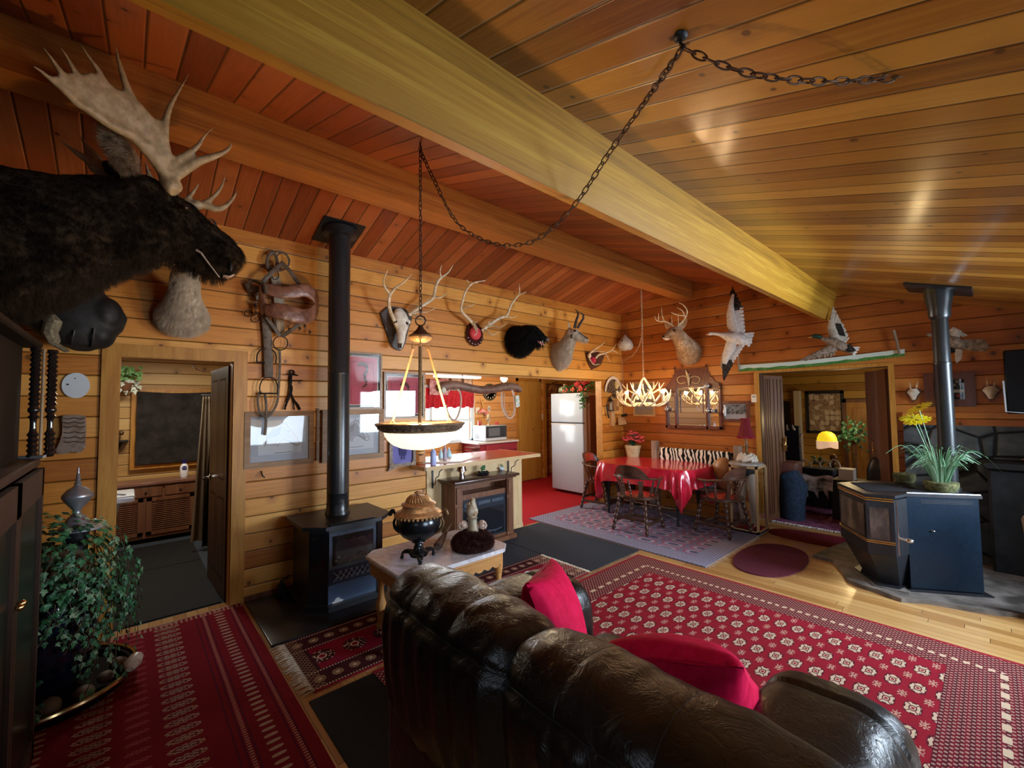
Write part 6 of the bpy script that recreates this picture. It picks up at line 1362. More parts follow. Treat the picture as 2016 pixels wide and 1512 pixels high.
for dx, dy in ((-.30,.05),(.02,.16),(.31,-.02),(.05,-.2)):
    mb = MB(); mb.ball((cx+dx,cy+dy,1.79),(.026,.026,.032),12,8); bu = part('bulb', mb, CHB, t); mb = MB(); mb.bar((cx+dx,cy+dy,1.70),(cx+dx,cy+dy,1.765),.014); part('socket', mb, CREAM, bu)
mb = chain('c', [V(cx+.01,cy,cz+.27),V(cx+.01,cy,cz+.8),V(cx+.012,cy,CZ(cx)-.05)],'',CH,.045,.0028,.018); PALECH = mottled('pale wrapped chain', (.38,.22,.12),(.52,.34,.2), .6, 50); part('chain', mb, PALECH, t, kind='stuff')
hk = V(cx+.012,cy,CZ(cx)-.03); mb = chain('c', [hk, V(cx-.06,cy+.12,2.98), V(cx-.28,cy+.45,2.62), V(cx-.60,cy+.72,2.42), V(.12,cy+.86,2.36)],'',CH,.045,.0028,.018); part('swag', mb, PALECH, t, kind='stuff')
mb = MB(); mb.tube([(.06,6.30,2.40),(.05,6.33,2.0),(.05,6.34,1.6),(.04,6.345,1.25)],.008,6); one('lamp_cord', mb, flat('brown cord', (.34,.14,.06), .7), 'thin brown cord running down the room corner', 'cord')

# ------------------------------------------------------------------ kitchen side
t = T('kitchen_peninsula', 'kitchen peninsula with red tiled counter and pale board front', 'counter', (-.1,3.2,0))
mb = MB(); mb.box((-.11,2.51,.0),(-.002,3.965,.955)); part('knee_wall', mb, KNOTTY, t)
TILE = Mat('red counter tile', (.55,.02,.04), .2, 0, .4); x_,y_,z_ = TILE.pos('world'); g1 = (x_/.108).frac(); g2 = (y_/.108).frac(); gg = g1.mn(1.0-g1).mn(g2.mn(1.0-g2)); TILE.set('Base Color', TILE.mix(gg.lt(.025), (.56,.022,.035), (.36,.05,.05))); TILE.bump(gg.sm(0.0,.05), .3, .002); TILE = TILE.m
mb = MB(); mb.box((-.50,2.51,.955),(.0,3.99,.99)); mb.box((-.0,2.31,.955),(.30,3.99,.99)); part('tiled_top', mb, TILE, t)
mb = MB(); mb.box((.30,2.30,.955),(.318,4.005,.994)); mb.box((-.50,3.99,.955),(.30,4.005,.994)); mb.box((.0,2.295,.955),(.318,2.31,.994)); part('wood_edge', mb, wood('pale counter edge', (.58,.38,.18),(.68,.48,.25), .4, 1), t)
mb = MB(); mb.box((-.48,2.53,.02),(-.13,3.9,.955)); part('base_cabinet', mb, KNOTTY, t)
for y in (2.58,3.72):
    mb = MB(); mb.tube([(.004,y,.93),(.004,y,.70)],.012,6,flat=(.3,1)); mb.tube([(.004,y,.945),(.22,y,.945)],.012,6,flat=(1,.3)); mb.spline([(.01,y,.73),(.06,y,.76),(.07,y,.82),(.13,y,.85),(.15,y,.90),(.21,y,.935)],.005,6,4); part('iron_bracket', mb, IRON, t)
mb = MB(); mb.box((.0,2.51,.0),(.012,3.965,.06)); part('skirting', mb, KNOTTY, t)
# things on the counter
mb = MB(); mb.poly([(.0,2.46,.991),(.24,2.80,.991),(-.05,3.30,.991),(-.38,2.95,.991)],(0,0,.014)); one('cutting_board', mb, flat('pale board', (.82,.74,.58), .35), 'pale cutting board lying on the red tiled counter', 'board')
def bottle(name, label, x, y, h, r, mat, cap, z=.99, capc='cap'):
    t = T(name, label, 'bottle', (x,y,z)); mb = MB(); mb.lathe([(r*.92,0),(r,.01),(r,h*.68),(r*.8,h*.76),(r*.35,h*.83),(r*.35,h*.86)],(x,y,z),18); part('body', mb, mat, t)
    mb = MB(); mb.lathe([(r*.42,h*.86),(r*.42,h*.97),(r*.3,h)],(x,y,z),14); part(capc, mb, cap, t); return t
BLUEP = flat('pale blue plastic', (.42,.52,.85), .3); LILAC = flat('lilac grey plastic', (.42,.38,.50), .4); CYAN = flat('light cyan plastic', (.45,.75,.88), .3)
p = A(853,921,.20); bottle('spray_bottle','pale blue spray bottle at the left end of the red counter', p.x, p.y, .20, .032, BLUEP, WHITE, capc='spray_head')
p = A(876,904,.02); bottle('tall_canister','slim lilac grey canister on the counter behind the spray bottle', p.x, p.y, .19, .024, LILAC, LILAC)
for k, (a, b) in enumerate(((868,889),(884,886))):
    p = A(a,b+3,-.18-.04*k); c = T('dish_bottle', ('light cyan squeeze bottle, left of a pair behind the canister','light cyan squeeze bottle, right of a pair behind the canister')[k], 'bottle', (p.x,p.y,.99)); mb = MB(); mb.lathe([(.03,0),(.033,.05),(.02,.08),(.01,.10),(.01,.12)],(p.x,p.y,.99),14); part('body', mb, CYAN, c)
# fireplace console
t = T('electric_fireplace', 'dark wooden mantel with small electric fireplace against the peninsula', 'fireplace', (.15,3.1,.008))
X0,X1,Y0,Y1 = .015,.275,2.70,3.56
mb = MB(); mb.box((X0,Y0,.06),(X1,Y0+.10,.765)); mb.box((X0,Y1-.10,.06),(X1,Y1,.765)); mb.box((X0,Y0+.1,.56),(X1-.03,Y1-.1,.62)); mb.box((X0,Y0+.1,.72),(X1-.02,Y1-.1,.765)); mb.box((X0,Y0+.1,.02),(X1-.02,Y1-.1,.09)); mb.box((X0,Y0+.1,.62),(X0+.02,Y1-.1,.72))
for y in (Y0+.012,Y1-.088): mb.box((X1,y,.10),(X1+.012,y+.076,.50),bev=.004); mb.box((X1,y,.54),(X1+.014,y+.076,.72),bev=.004)
part('surround', mb, BROWN, t)
mb = MB(); mb.box((X0-.0,Y0-.05,.765),(X1+.07,Y1+.05,.795),bev=.008,seg=2); mb.box((X0,Y0-.02,.745),(X1+.035,Y1+.02,.765)); part('mantel_shelf', mb, WALNUT, t)
mb = MB(); mb.box((X0,Y0-.025,.008),(X1+.04,Y1+.025,.06),bev=.006); part('plinth', mb, BROWN, t)
mb = MB(); mb.box((X1-.06,Y0+.10,.09),(X1-.03,Y1-.10,.56)); ins = part('firebox', mb, flat('black firebox with blue reflection', (.018,.024,.034), .3), t)  # bluish reflection mixed into the colour of the dark insert
mb = MB(); mb.box((X1-.031,Y0+.13,.11),(X1-.027,Y1-.13,.43)); part('glass', mb, DKGLASS, ins)
for k in range(3): mb = MB(); mb.box((X1-.03,Y0+.14+.2*k,.48),(X1-.024,Y0+.32+.2*k,.52)); part('vent', mb, flat('vent', (.05,.065,.09), .4), ins)
mb = MB()
for k in range(5): mb.bar((X1-.0262,Y0+.2+.09*k,.14+.012*(k%2)),(X1-.0262,Y0+.33+.09*k,.15+.01*((k+1)%2)),.012,.010,6)
part('logs', mb, flat('dark logs', (.03,.04,.055), .7), ins)
p = F(909,942,.795); t = T('silver_cup_lamp', 'polished silver shaker with flared shade on the mantel shelf', 'metal lamp', (p.x,p.y,.795)); mb = MB(); mb.lathe([(.036,0),(.038,.02),(.030,.05),(.034,.07),(.026,.09)],p,20); part('body', mb, SILVER, t); mb = MB(); mb.lathe([(.058,.085),(.050,.12),(.040,.165),(.036,.19),(.030,.192)],p,20); part('shade', mb, SILVER, t)
for k in range(2): pass
p = F(951,934,.795); t = T('bonsai_dish', 'small green bonsai in a black oval dish on the mantel shelf', 'bonsai', (p.x,p.y,.795)); mb = MB(); mb.lathe([(.05,0),(.078,.008),(.082,.02),(.074,.022)],p,26,scal=(.7,1.15)); part('dish', mb, flat('black glazed dish', (.01,.01,.012), .12), t)
mb = MB(); rnd = random.Random(2)
for k in range(9): mb.ball(p+V(rnd.uniform(-.03,.03),rnd.uniform(-.05,.05),.030),(.016,.018,.014),8,6)
part('stones', mb, flat('glossy black stones', (.01,.01,.01), .1), t); mb = MB()
for k in range(26): mb.ball(p+V(rnd.uniform(-.02,.02),rnd.uniform(-.035,.03),rnd.uniform(.05,.105)),(.011,.013,.007),6,4)
mb.tube([p+V(0,0,.02),p+V(0,-.01,.06),p+V(0,.01,.09)],.004,5); part('foliage', mb, LEAF[0], t)
p = F(988,926,.795); t = T('figurine', 'tiny blue white figurine with green sprigs at the end of the mantel', 'figurine', (p.x,p.y,.795)); mb = MB(); mb.ball(p+V(0,0,.022),(.025,.032,.022),12,8); mb.ball(p+V(0,-.028,.035),(.014,.014,.014),8,6); part('body', mb, flat('pale blue glaze', (.62,.75,.82), .2), t); mb = MB()
for k in range(10): mb.ball(p+V(rnd.uniform(-.015,.015),rnd.uniform(-.01,.03),rnd.uniform(.045,.08)),(.008,.008,.005),6,4)
part('sprigs', mb, LEAF[2], t)
# fridge
FG = Mat('fridge white with blue reflection', (.50,.63,.76), .14, 0, .5).m; FS = flat('cream fridge side', (.66,.56,.46), .4)  # fridge white tinted blue, standing for the mirrored window
t = T('refrigerator', 'tall white two door refrigerator standing in the kitchen', 'refrigerator', (-.95,6.3,0))
mb = MB(); mb.box((-1.338,6.05,.03),(-.57,6.66,1.83),bev=.01); part('body', mb, FS, t)
mb = MB(); mb.box((-1.338,5.99,.05),(-.575,6.05,1.275),bev=.018,seg=3); d1 = part('lower_door', mb, FG, t); mb = MB(); mb.box((-1.338,5.99,1.292),(-.575,6.05,1.828),bev=.018,seg=3); d2 = part('freezer_door', mb, FG, t)
mb = MB(); mb.box((-1.335,6.0,1.276),(-.58,6.05,1.291)); part('door_gap', mb, IRON, t)
mb = MB(); mb.box((-1.33,5.982,1.255),(-.75,5.992,1.27)); part('handle_lip', mb, CREAM, d1)
for k, (dx, dz, w) in enumerate(((0,.0,.012),(.02,.03,.014),(.045,.032,.012),(.05,.0,.016),(.075,.03,.012),(.09,.005,.012))):
    mb = MB(); mb.box((-.72+dx,5.984,1.745+dz),(-.72+dx+w,5.990,1.745+dz+.022),bev=.003); part('magnet', mb, BLACK, d2)
mb = MB(); mb.box((-.555,6.1,.0),(-.50,6.72,1.78)); one('fridge_side_panel', mb, BROWN, 'brown panel standing against the right side of the fridge', 'panel')
t = T('painted_squash', 'pale green striped melon shaped ornament on top of the fridge', 'ornament', (-1.15,6.25,1.83)); mb = MB(); mb.loft([((-1.30,6.2,1.87),.03,.02),((-1.24,6.2,1.90),.09,.06),((-1.15,6.2,1.905),.11,.072),((-1.06,6.2,1.895),.09,.06),((-1.0,6.2,1.87),.03,.02)],18); part('body', mb, mottled('striped green glaze', (.50,.54,.36),(.12,.16,.09), .3, 9, stretch=(.6,3,1)), t); mb = MB(); mb.spline([(-1.17,6.2,1.97),(-1.19,6.2,2.0),(-1.16,6.2,2.01)],.006,6,4); part('stalk', mb, CREAM, t)
t = T('berry_garland', 'green garland with red berries and flowers trailing over the fridge top', 'garland', (-.8,6.2,1.83)); rnd = random.Random(8); g1, g2, g3 = MB(), MB(), MB()
def leafq(mb, p, s_, rnd):
    R_ = Matrix.Rotation(rnd.uniform(0,6.28),3,'Z')@Matrix.Rotation(rnd.uniform(-1.2,1.2),3,'X')@Matrix.Rotation(rnd.uniform(-.8,.8),3,'Y')
    L_ = [(0,-.5),(.28,-.25),(.52,-.05),(.30,.15),(.0,.62),(-.30,.15),(-.52,-.05),(-.28,-.25)]
    mb.poly([V(p)+R_@Vector((x*s_,y*s_,-.25*abs(x)*s_)) for x, y in L_], R_@Vector((0,0,.0012)))
for k in range(120):
    f = rnd.random(); x = -1.1+.62*f; p = V(x, 6.12+rnd.uniform(-.08,.08), 1.87+rnd.uniform(0,.10+.04*f)); leafq(g1, p, rnd.uniform(.05,.08), rnd)
for k in range(40): f = rnd.random(); p = V(-.54+rnd.uniform(-.03,.05), 6.0+rnd.uniform(-.1,.1), 1.85-f*.30); leafq(g1, p, rnd.uniform(.04,.07), rnd)
for k in range(26): f = rnd.random(); g2.ball((-1.05+.6*f,6.04+rnd.uniform(-.04,.04),1.86+rnd.uniform(0,.06)),.018,7,5)
for k in range(60): f = rnd.random(); leafq(g3, V(-.80+.30*f, 6.10+rnd.uniform(-.08,.08), 1.92+rnd.uniform(-.03,.13)), rnd.uniform(.05,.09), rnd)
part('leaves', g1, LEAF, t); part('berries', g2, mottled('orange red berries', (.5,.14,.05),(.6,.05,.04), .4, 20), t); part('red_blooms', g3, REDFLOWER, t)
mb = MB(); mb.grid(16,14,lambda u,v: V(-.02+.02*sin(u*14)-.06,5.72-.10*u*1.0,1.995-.30*v*(.55+.45*u))); 
mb = MB(); mb.grid(24,14,lambda u,v: V(-.40+.30*u, 6.30+.015*sin(u*26), 2.0-.36*v*(.5+.5*u))); bmesh.ops.solidify(mb.bm, geom=mb.bm.faces[:], thickness=.004); one('red_bandana', mb, mottled('red patterned cloth', (.52,.03,.04),(.66,.16,.16), .8, 26), 'red patterned cloth hanging beside the fridge under the header', 'cloth')
# kitchen back wall things
KX = -2.45
def kp(x, y, off=0.0): return A(x, y, KX+off)
mb = MB(); mb.box((KX-.02,3.10,.93),(KX+.03,3.16,2.0)); mb.box((KX-.02,4.92,.93),(KX+.03,4.99,2.0)); mb.box((KX-.02,3.1,.93),(KX+.03,4.99,.99)); mb.box((KX-.02,3.1,1.95),(KX+.03,4.99,2.0)); mb.box((KX-.05,3.16,1.33),(KX+.01,4.92,1.37)); mb.box((KX-.05,4.02,.98),(KX+.01,4.06,1.95))
wn = bpy.data.objects.new('window_4', None); COL.objects.link(wn); wn['kind'] = 'structure'; struct('window_frame', mb, flat('white blue frame', (.62,.74,.78), .4), wn); mb = MB(); mb.box((KX-.06,3.16,.99),(KX-.055,4.92,1.95)); struct('pane', mb, emis('bright daylight outside the kitchen', (.93,.97,1.0), 1.3), wn)
VAL = mottled('red ruffled valance', (.50,.02,.035),(.62,.06,.08), .8, 30)
mb = MB(); mb.grid(110,10,lambda u,v: V(KX+.05+.020*sin(u*120+3*v)*(.4+.6*v),3.12+1.84*u,1.95-.36*v-.012*sin(u*60)*v)); bmesh.ops.solidify(mb.bm, geom=mb.bm.faces[:], thickness=.003); one('valance', mb, VAL, 'ruffled red valance across the top of the kitchen window', 'curtain')
a, b = kp(840,738), kp(868,778); mb = MB(); mb.poly([(KX+.09,a.y,b.z),(KX+.09,4.35,b.z),(KX+.09,4.35,2.1),(KX+.09,a.y,2.1)],(.012,0,0)); one('floral_picture', mb, mottled('red floral print', (.30,.03,.06),(.55,.34,.34), .6, 9), 'red floral picture above the kitchen window, behind the lamp arm', 'picture')
for k, (xa, xb) in enumerate(((862,880),(884,905),(908,926))):
    a, b = kp(xa,740), kp(xb,776); t, Q, r = framed('small_picture', ('small wooden framed picture on the kitchen wall, left of three','small wooden framed picture on the kitchen wall, middle of three','small framed picture on the kitchen wall, nearest the clock')[k], 'picture', A, (KX+.06,a.y,1.90),(KX+.06,b.y,2.16),.02,.012,BARN,[(.012,mottled('warm print', (.62,.50,.38),(.30,.16,.08), .6, 16),'print')],glass=False)
c = kp(964,772,.02); t = T('wall_clock', 'round dark clock with cream numerals on the kitchen wall', 'clock', tuple(c-V(0,0,.2))); R0 = .17
mb = MB(); mb.lathe([(R0,0),(R0,.02),(R0-.02,.03),(R0-.03,.022)],c,36,axis=(1,0,0)); part('rim', mb, flat('dark olive rim', (.10,.09,.05), .4), t); mb = MB(); mb.lathe([(R0-.02,.018),(R0-.02,.022)],c,36,axis=(1,0,0)); part('dial', mb, flat('dark olive dial', (.06,.06,.035), .5), t)
NUM = flat('cream numerals', (.8,.72,.5), .5)
for k in range(12):
    a_ = 2*pi*k/12; mb = MB(); p = c+V(.026,-.118*sin(a_),.118*cos(a_)); mb.box(p-V(.001,.008,.015),p+V(.002,.008,.015)); part('numeral', mb, NUM, t)
for L_, a_ in ((.07,.9),(.10,2.2)): mb = MB(); mb.tube([c+V(.027,0,0),c+V(.027,-L_*sin(a_),L_*cos(a_))],.004,5); part('hand', mb, NUM, t)
p = kp(962,805,.01); mb = MB(); mb.box(p-V(0,.035,.055),p+V(.015,.035,.055),bev=.005); t = T('thermometer','small white thermometer under the clock','thermometer',tuple(p-V(0,0,.055))); part('case', mb, CREAM, t); mb = MB(); mb.box(p+V(.015,-.018,-.03),p+V(.018,.018,.03)); part('display', mb, flat('grey display', (.3,.32,.28), .3), t)
t = T('red_pouch', 'red and pink ornament tied with a yellow bow beside the microwave', 'ornament', tuple(kp(950,826,.08))); mb = MB(); mb.loft([(kp(942,812,.06),.03,.02),(kp(950,808,.07),.06,.05),(kp(958,812,.06),.05,.05),(kp(955,820,.06),.02,.02)],12); part('pouch', mb, mottled('red pink pouch', (.62,.12,.08),(.78,.42,.32), .6, 16), t); mb = MB(); mb.tube([kp(948,785,.05),kp(950,795,.05),kp(953,806,.05)],.008,5); mb.tube([kp(954,786,.05),kp(950,795,.05)],.008,5); part('bow', mb, flat('yellow bow', (.75,.55,.15), .6), t)
p = kp(940,808,.01); mb = MB(); mb.box(p-V(0,.05,.06),p+V(.01,.05,.06),bev=.004); one('switch_plate', mb, CREAM, 'cream outlet plate on the kitchen wall left of the red pouch', 'outlet plate')
# red base cabinet with microwave
REDC = wood('oxblood painted wood', (.22,.012,.02),(.28,.02,.03), .4, 1)
t = T('base_cabinet', 'oxblood red kitchen base cabinet with pale counter under the microwave', 'cabinet', (-2.15,5.2,0))
mb = MB(); mb.box((KX,4.72,.08),(-1.90,5.62,.915)); part('body', mb, REDC, t)
mb = MB(); mb.box((KX,4.66,.92),(-1.86,5.64,.955),bev=.005); part('worktop', mb, mottled('speckled pale worktop', (.62,.58,.52),(.48,.45,.4), .35, 80), t)
for z0, z1 in ((.78,.90),(.62,.765),(.12,.60)):
    mb = MB(); mb.box((-1.90,4.84,z0),(-1.882,5.60,z1),bev=.005); d = part('drawer' if z0 > .5 else 'door', mb, REDC, t); mb = MB(); mb.tube([(-1.882,5.16,(z0+z1)/2),(-1.862,5.18,(z0+z1)/2),(-1.862,5.28,(z0+z1)/2),(-1.882,5.30,(z0+z1)/2)],.005,6); part('handle', mb, BRONZE, d)
for z in (.80,.86): mb = MB(); mb.box((-2.2,4.60,z),(-1.9,4.72,z+.012)); part('towel_rail', mb, STEELB, t)
t = T('microwave', 'silver microwave with black door on the kitchen cabinet', 'microwave', (-2.15,5.13,.955)); MWB = flat('silver case', (.55,.60,.62), .35, .3)
mb = MB(); mb.box((-2.33,4.885,.965),(-1.95,5.40,1.245),bev=.006); part('case', mb, MWB, t)
mb = MB(); mb.box((-1.951,4.90,1.02),(-1.938,5.30,1.235),bev=.004); d = part('door', mb, flat('black glass door', (.015,.016,.018), .15), t)
mb = MB(); mb.box((-1.938,4.95,1.05),(-1.936,5.22,1.20)); part('door_window', mb, flat('grey mesh window', (.09,.10,.11), .2), d)
mb = MB(); mb.box((-1.951,5.305,1.02),(-1.940,5.395,1.235),bev=.003); part('control_panel', mb, flat('black control panel', (.02,.02,.022), .2), t)
mb = MB(); 
for k in range(5): mb.box((-2.28+.03*k,4.882,1.0),(-2.268+.03*k,4.886,1.09))
part('side_vents', mb, IRON, t)
for nm, lab, cat, x, hh, m1 in (('red_mug','small red and white mug on the microwave, at its left end','mug',944,.09,OXBLOOD),('red_rose','small red rose ornament on the microwave, at its right end','ornament',978,.05,REDFLOWER)):
    p = A(x,832,-2.15); t = T(nm, lab, cat, (p.x,p.y,1.247)); mb = MB(); mb.lathe([(.03,0),(.035,.01),(.038,hh*.8),(.03,hh)],(p.x,p.y,1.247),14); part('body', mb, m1, t)
p = A(962,832,-2.15); t = T('oil_lamp', 'dark little figurine with pale collar on top of the microwave', 'figurine', (p.x,p.y,1.247)); mb = MB(); mb.lathe([(.04,0),(.02,.02),(.015,.06),(.045,.09),(.05,.12),(.02,.15),(.03,.18),(.02,.21)],(p.x,p.y,1.247),14); part('body', mb, mottled('brown cream glaze', (.12,.06,.03),(.62,.5,.3), .4, 14), t)
# pantry door, switch, bulb
pd = bpy.data.objects.new('door_1', None); COL.objects.link(pd); pd['kind'] = 'structure'
mb = MB(); mb.box((KX,6.175,.02),(KX+.03,6.485,2.12)); mb.box((KX,6.49,.02),(KX+.03,6.80,2.12)); struct('door_panel', mb, PLY, pd)
mb = MB(); mb.box((KX,6.11,.0),(KX+.02,6.17,2.2)); mb.box((KX,6.805,.0),(KX+.02,6.85,2.2)); mb.box((KX,6.11,2.13),(KX+.02,6.85,2.2)); struct('door_casing', mb, TRIM, pd)
mb = MB(); mb.ball((KX+.05,6.55,1.10),.018,10,8); struct('knob', mb, BRASS, pd)
p = kp(1067,820,.005); mb = MB(); mb.box(p-V(0,.035,.06),p+V(.008,.035,.06),bev=.003); one('light_switch', mb, CREAM, 'cream light switch between pantry door and kitchen doorway', 'light switch')
mb = MB(); mb.spline([kp(1078,790,.03),kp(1077,770,.04),kp(1084,757,.06),kp(1098,752,.08)],[.012,.014,.012,.008],6,4); mb.spline([kp(1079,775,.03),kp(1090,768,.05),kp(1096,757,.07)],[.008,.010,.008],6,4); one('carved_bracket', mb, BRONZE, 'dark scrolled bracket in the corner of the kitchen doorway', 'bracket')
p = A(992,745,-.9); t = T('ceiling_bulb', 'bare glowing bulb in the kitchen seen under the header', 'light bulb', (p.x,p.y,p.z-.06)); mb = MB(); mb.ball(p,(.055,.055,.06),14,10); part('bulb', mb, emis('kitchen bulb glass', (1,.86,.6), 22.0), t); mb = MB(); mb.bar(p+V(0,0,.05),(p.x,p.y,2.45),.02,.02,10); part('socket', mb, CREAM, t)
# ox yoke under the header
q = tr(820,720,7.754,A)
t = T('ox_yoke', 'brown wooden ox yoke with two bent bows hung under the kitchen header', 'ox yoke', tuple(q(950,350,.08)))
mb = MB(); mb.loft([(q(318,375,.08),.02,.02),(q(340,350,.08),.05,.07),(q(400,320,.08),.06,.075),(q(500,300,.08),.055,.055),(q(620,300,.08),.055,.05),(q(740,325,.08),.05,.055),(q(850,350,.08),.05,.06),(q(960,368,.08),.05,.062),(q(1080,372,.08),.05,.062),(q(1200,350,.08),.05,.058),(q(1320,325,.08),.055,.052),(q(1430,318,.08),.055,.05),(q(1520,335,.08),.055,.055),(q(1565,370,.08),.045,.055),(q(1580,400,.08),.015,.03)],16,up=(1,0,0)); part('beam', mb, leather('worn yoke wood', (.12,.055,.032),(.24,.13,.085), .45, .1, 9.0, .2), t)
BOW = mottled('pale bent wood', (.52,.34,.24),(.66,.50,.38), .45, 14)
def bow(pts): m_ = MB(); m_.spline([q(a,b,.10) for a,b in pts],.011,8,5); return part('bow', m_, BOW, t)
bow([(490,400),(505,345),(560,318),(620,350),(668,420),(680,530),(665,660),(625,780),(575,830),(510,780),(455,650),(450,600)]); bow([(1300,400),(1300,560),(1330,700),(1375,780),(1425,802),(1475,760),(1500,640),(1490,480),(1455,370),(1405,330)])
mb = MB(); mb.spline([q(1335,420,.05),q(1335,560,.05),q(1350,680,.05),q(1400,770,.05)],.008,6,5); part('bow', mb, BOW, t)
mb = MB(); mb.poly([q(1505,460,.13),q(1560,450,.13),q(1575,620,.13),q(1520,640,.13)],(.006,0,0)); part('tag', mb, mottled('paper tag', (.74,.72,.62),(.35,.45,.35), .6, 20), t)
mb = MB(); mb.lathe([(.028,0),(.028,.03)],q(400,375,.13),14,axis=(1,0,0)); part('end_bolt', mb, flat('pale end grain', (.55,.55,.42), .6), t)
mb = MB(); mb.tube([q(700,290,.08),(q(700,290,.08).x,q(700,290,.08).y,2.0)],.004,5); mb.tube([q(1300,270,.08),(q(1300,270,.08).x,q(1300,270,.08).y,2.0)],.004,5); part('hanging_wire', mb, IRON, t)
mb = MB(); p0, p1 = A(856,735,-.2), A(942,741,-.2); mb.box((-.24,p0.y,1.975),(-.14,p1.y,2.0),bev=.004); one('strip_light', mb, emis('white strip light', (1,.97,.9), 1.6), 'white strip light under the kitchen header above the yoke', 'strip light')

# ------------------------------------------------------------------ tall cabinet at the left edge
t = T('display_cabinet', 'tall dark antique cabinet with glass doors and turned columns at left edge', 'cabinet', (1.9,-.56,0))
CX, CYF, CT = 1.34, -.302, 1.385
CAB = wood('brown cabinet rail', (.035,.016,.009),(.055,.025,.014), .5, 2, coat=.0)
mb = MB(); mb.box((CX,-.84,.0),(CX+1.2,-.82,CT)); mb.box((CX,-.84,.0),(CX+.02,CYF,CT)); mb.box((CX+1.18,-.84,.0),(CX+1.2,CYF,CT)); mb.box((CX,-.84,.0),(CX+1.2,CYF,.10)); mb.box((CX,-.84,.7),(CX+1.2,CYF-.04,.72)); part('lower_case', mb, WALNUT, t)
mb = MB(); mb.box((CX-.01,-.85,CT),(CX+1.22,CYF+.006,CT+.035),bev=.006,seg=2); part('ledge', mb, CAB, t)
for k in range(2):
    x0 = CX+.015+.585*k; x1 = x0+.58; mb = MB(); f = .075
    mb.box((x0,CYF,.10),(x0+f*.55,CYF+.022,CT-.01)); mb.box((x1-f*.55,CYF,.10),(x1,CYF+.022,CT-.01)); mb.box((x0,CYF,.10),(x1,CYF+.022,.20)); mb.box((x0,CYF,CT-.13),(x1,CYF+.022,CT-.01)); d = part('door', mb, CAB, t)
    mb = MB(); mb.box((x0+.04,CYF+.008,.2),(x1-.04,CYF+.011,CT-.13)); part('glass', mb, flat('dark cabinet glass', (.010,.014,.012), .3, 0, .3), d); mb = MB(); mb.ball((x1-.02 if k == 0 else x0+.02,CYF+.035,.95),.012,8,6); part('knob', mb, BRASS, d)
UZ = CT+.035
mb = MB(); mb.box((CX+.03,-.84,UZ),(CX+1.15,-.36,UZ+.50)); mb.box((CX-.01,-.85,UZ+.50),(CX+1.22,CYF+.0,UZ+.53),bev=.008); part('upper_case', mb, flat('dark cabinet wood', (.010,.006,.004), .7, 0, .2), t)
BLK = flat('glossy black turned wood', (.012,.010,.010), .08, 0, .8)
def column(x, y):
    mb = MB(); prof = []; z = 0.0; H = .50; rnd = random.Random(1)
    segs = [(.0,.26,'r'),(.26,.36,'s'),(.36,.40,'r'),(.40,.47,'v'),(.47,1.0,'r')]
    for a, b, k in segs:
        n = max(3, int((b-a)*46))
        for i in range(n):
            f = a+(b-a)*i/n
            prof.append(((.020 if i%2 else .013) if k == 'r' else .011 if k == 's' else .011+.010*sin(pi*i/n), UZ+f*H))
    prof.append((.018,UZ+H)); mb.lathe(prof,(x,y,0),16); return part('column', mb, BLK, t)
column(CX+.02, CYF-.018); column(CX-.03, CYF+.03); column(CX+1.1, CYF-.02)
mb = MB(); mb.bar((CX-.005,CYF+.004,UZ),(CX-.005,CYF+.004,UZ+.50),.006,.005); part('thin_rod', mb, GREYWOOD, t)
p = V(CX-.01,CYF-.02,UZ)
mb = MB(); mb.poly([(CX-.015,CYF-.09,UZ),(CX+.07,CYF+.02,UZ),(CX+.0,CYF+.025,UZ),(CX-.018,CYF-.02,UZ)],(0,0,.012)); one('stone_chip', mb, mottled('pale grey stone', (.30,.32,.34),(.42,.44,.46), .6, 30), 'pale grey stone chip on the corner of the tall cabinet ledge', 'stone')
# ------------------------------------------------------------------ ivy in a big dark pot standing in a brass rimmed basin
IX, IY = .60, -.34
t = T('basin', 'wide low basin with shiny brass rim and stones round the ivy pot', 'basin', (IX,IY,.0))
mb = MB(); mb.lathe([(.30,.012),(.38,.02),(.405,.05),(.41,.075),(.38,.075),(.36,.04),(.05,.03)],(IX,IY,0),48); part('bowl', mb, flat('dark basin', (.010,.006,.005), .85, 0, .1), t)
mb = MB(); mb.tube([(IX+.412*cos(2*pi*k/64),IY+.412*sin(2*pi*k/64),.08) for k in range(64)],.014,8,loop=True); part('rim', mb, flat('polished brass rim', (.62,.42,.2), .18, 1.0), t)
RG = flat('brown river stone', (.14,.10,.07), .6)
for k, (a, r, s_) in enumerate(((35,.33,.055),(12,.31,.06),(60,.32,.045),(-12,.34,.05),(85,.33,.05))):
    a = radians(a); mb = MB(); mb.ball((IX+r*cos(a),IY+r*sin(a),.085),(s_,s_*.85,s_*.7),14,9); mb.rough(.006,14,k); o = one('river_stone', mb, RG, ('brown stone in the basin nearest the pale shell','brown stone in the basin, middle of the front row','brown stone tucked behind the shell by the pot','brown stone at the front of the basin near the cabinet','small brown stone at the back of the basin')[k], 'stone')
t = T('shell', 'pale shell lying at the far rim of the basin', 'shell', (IX+.14,IY+.40,.08)); c = V(IX+.14,IY+.40,.12); mb = MB(); mb.loft([(c+V(-.06,.02,0),.01,.01),(c+V(-.02,.01,.01),.035,.03),(c+V(.03,-.01,0),.045,.035),(c+V(.08,-.02,-.01),.02,.012)],12); part('body', mb, mottled('pale brown shell', (.40,.30,.22),(.62,.55,.46), .3, 14), t)
t = T('ivy_plant', 'big trailing ivy growing from a dark blue black pot by the doorway', 'ivy', (IX,IY,.03))
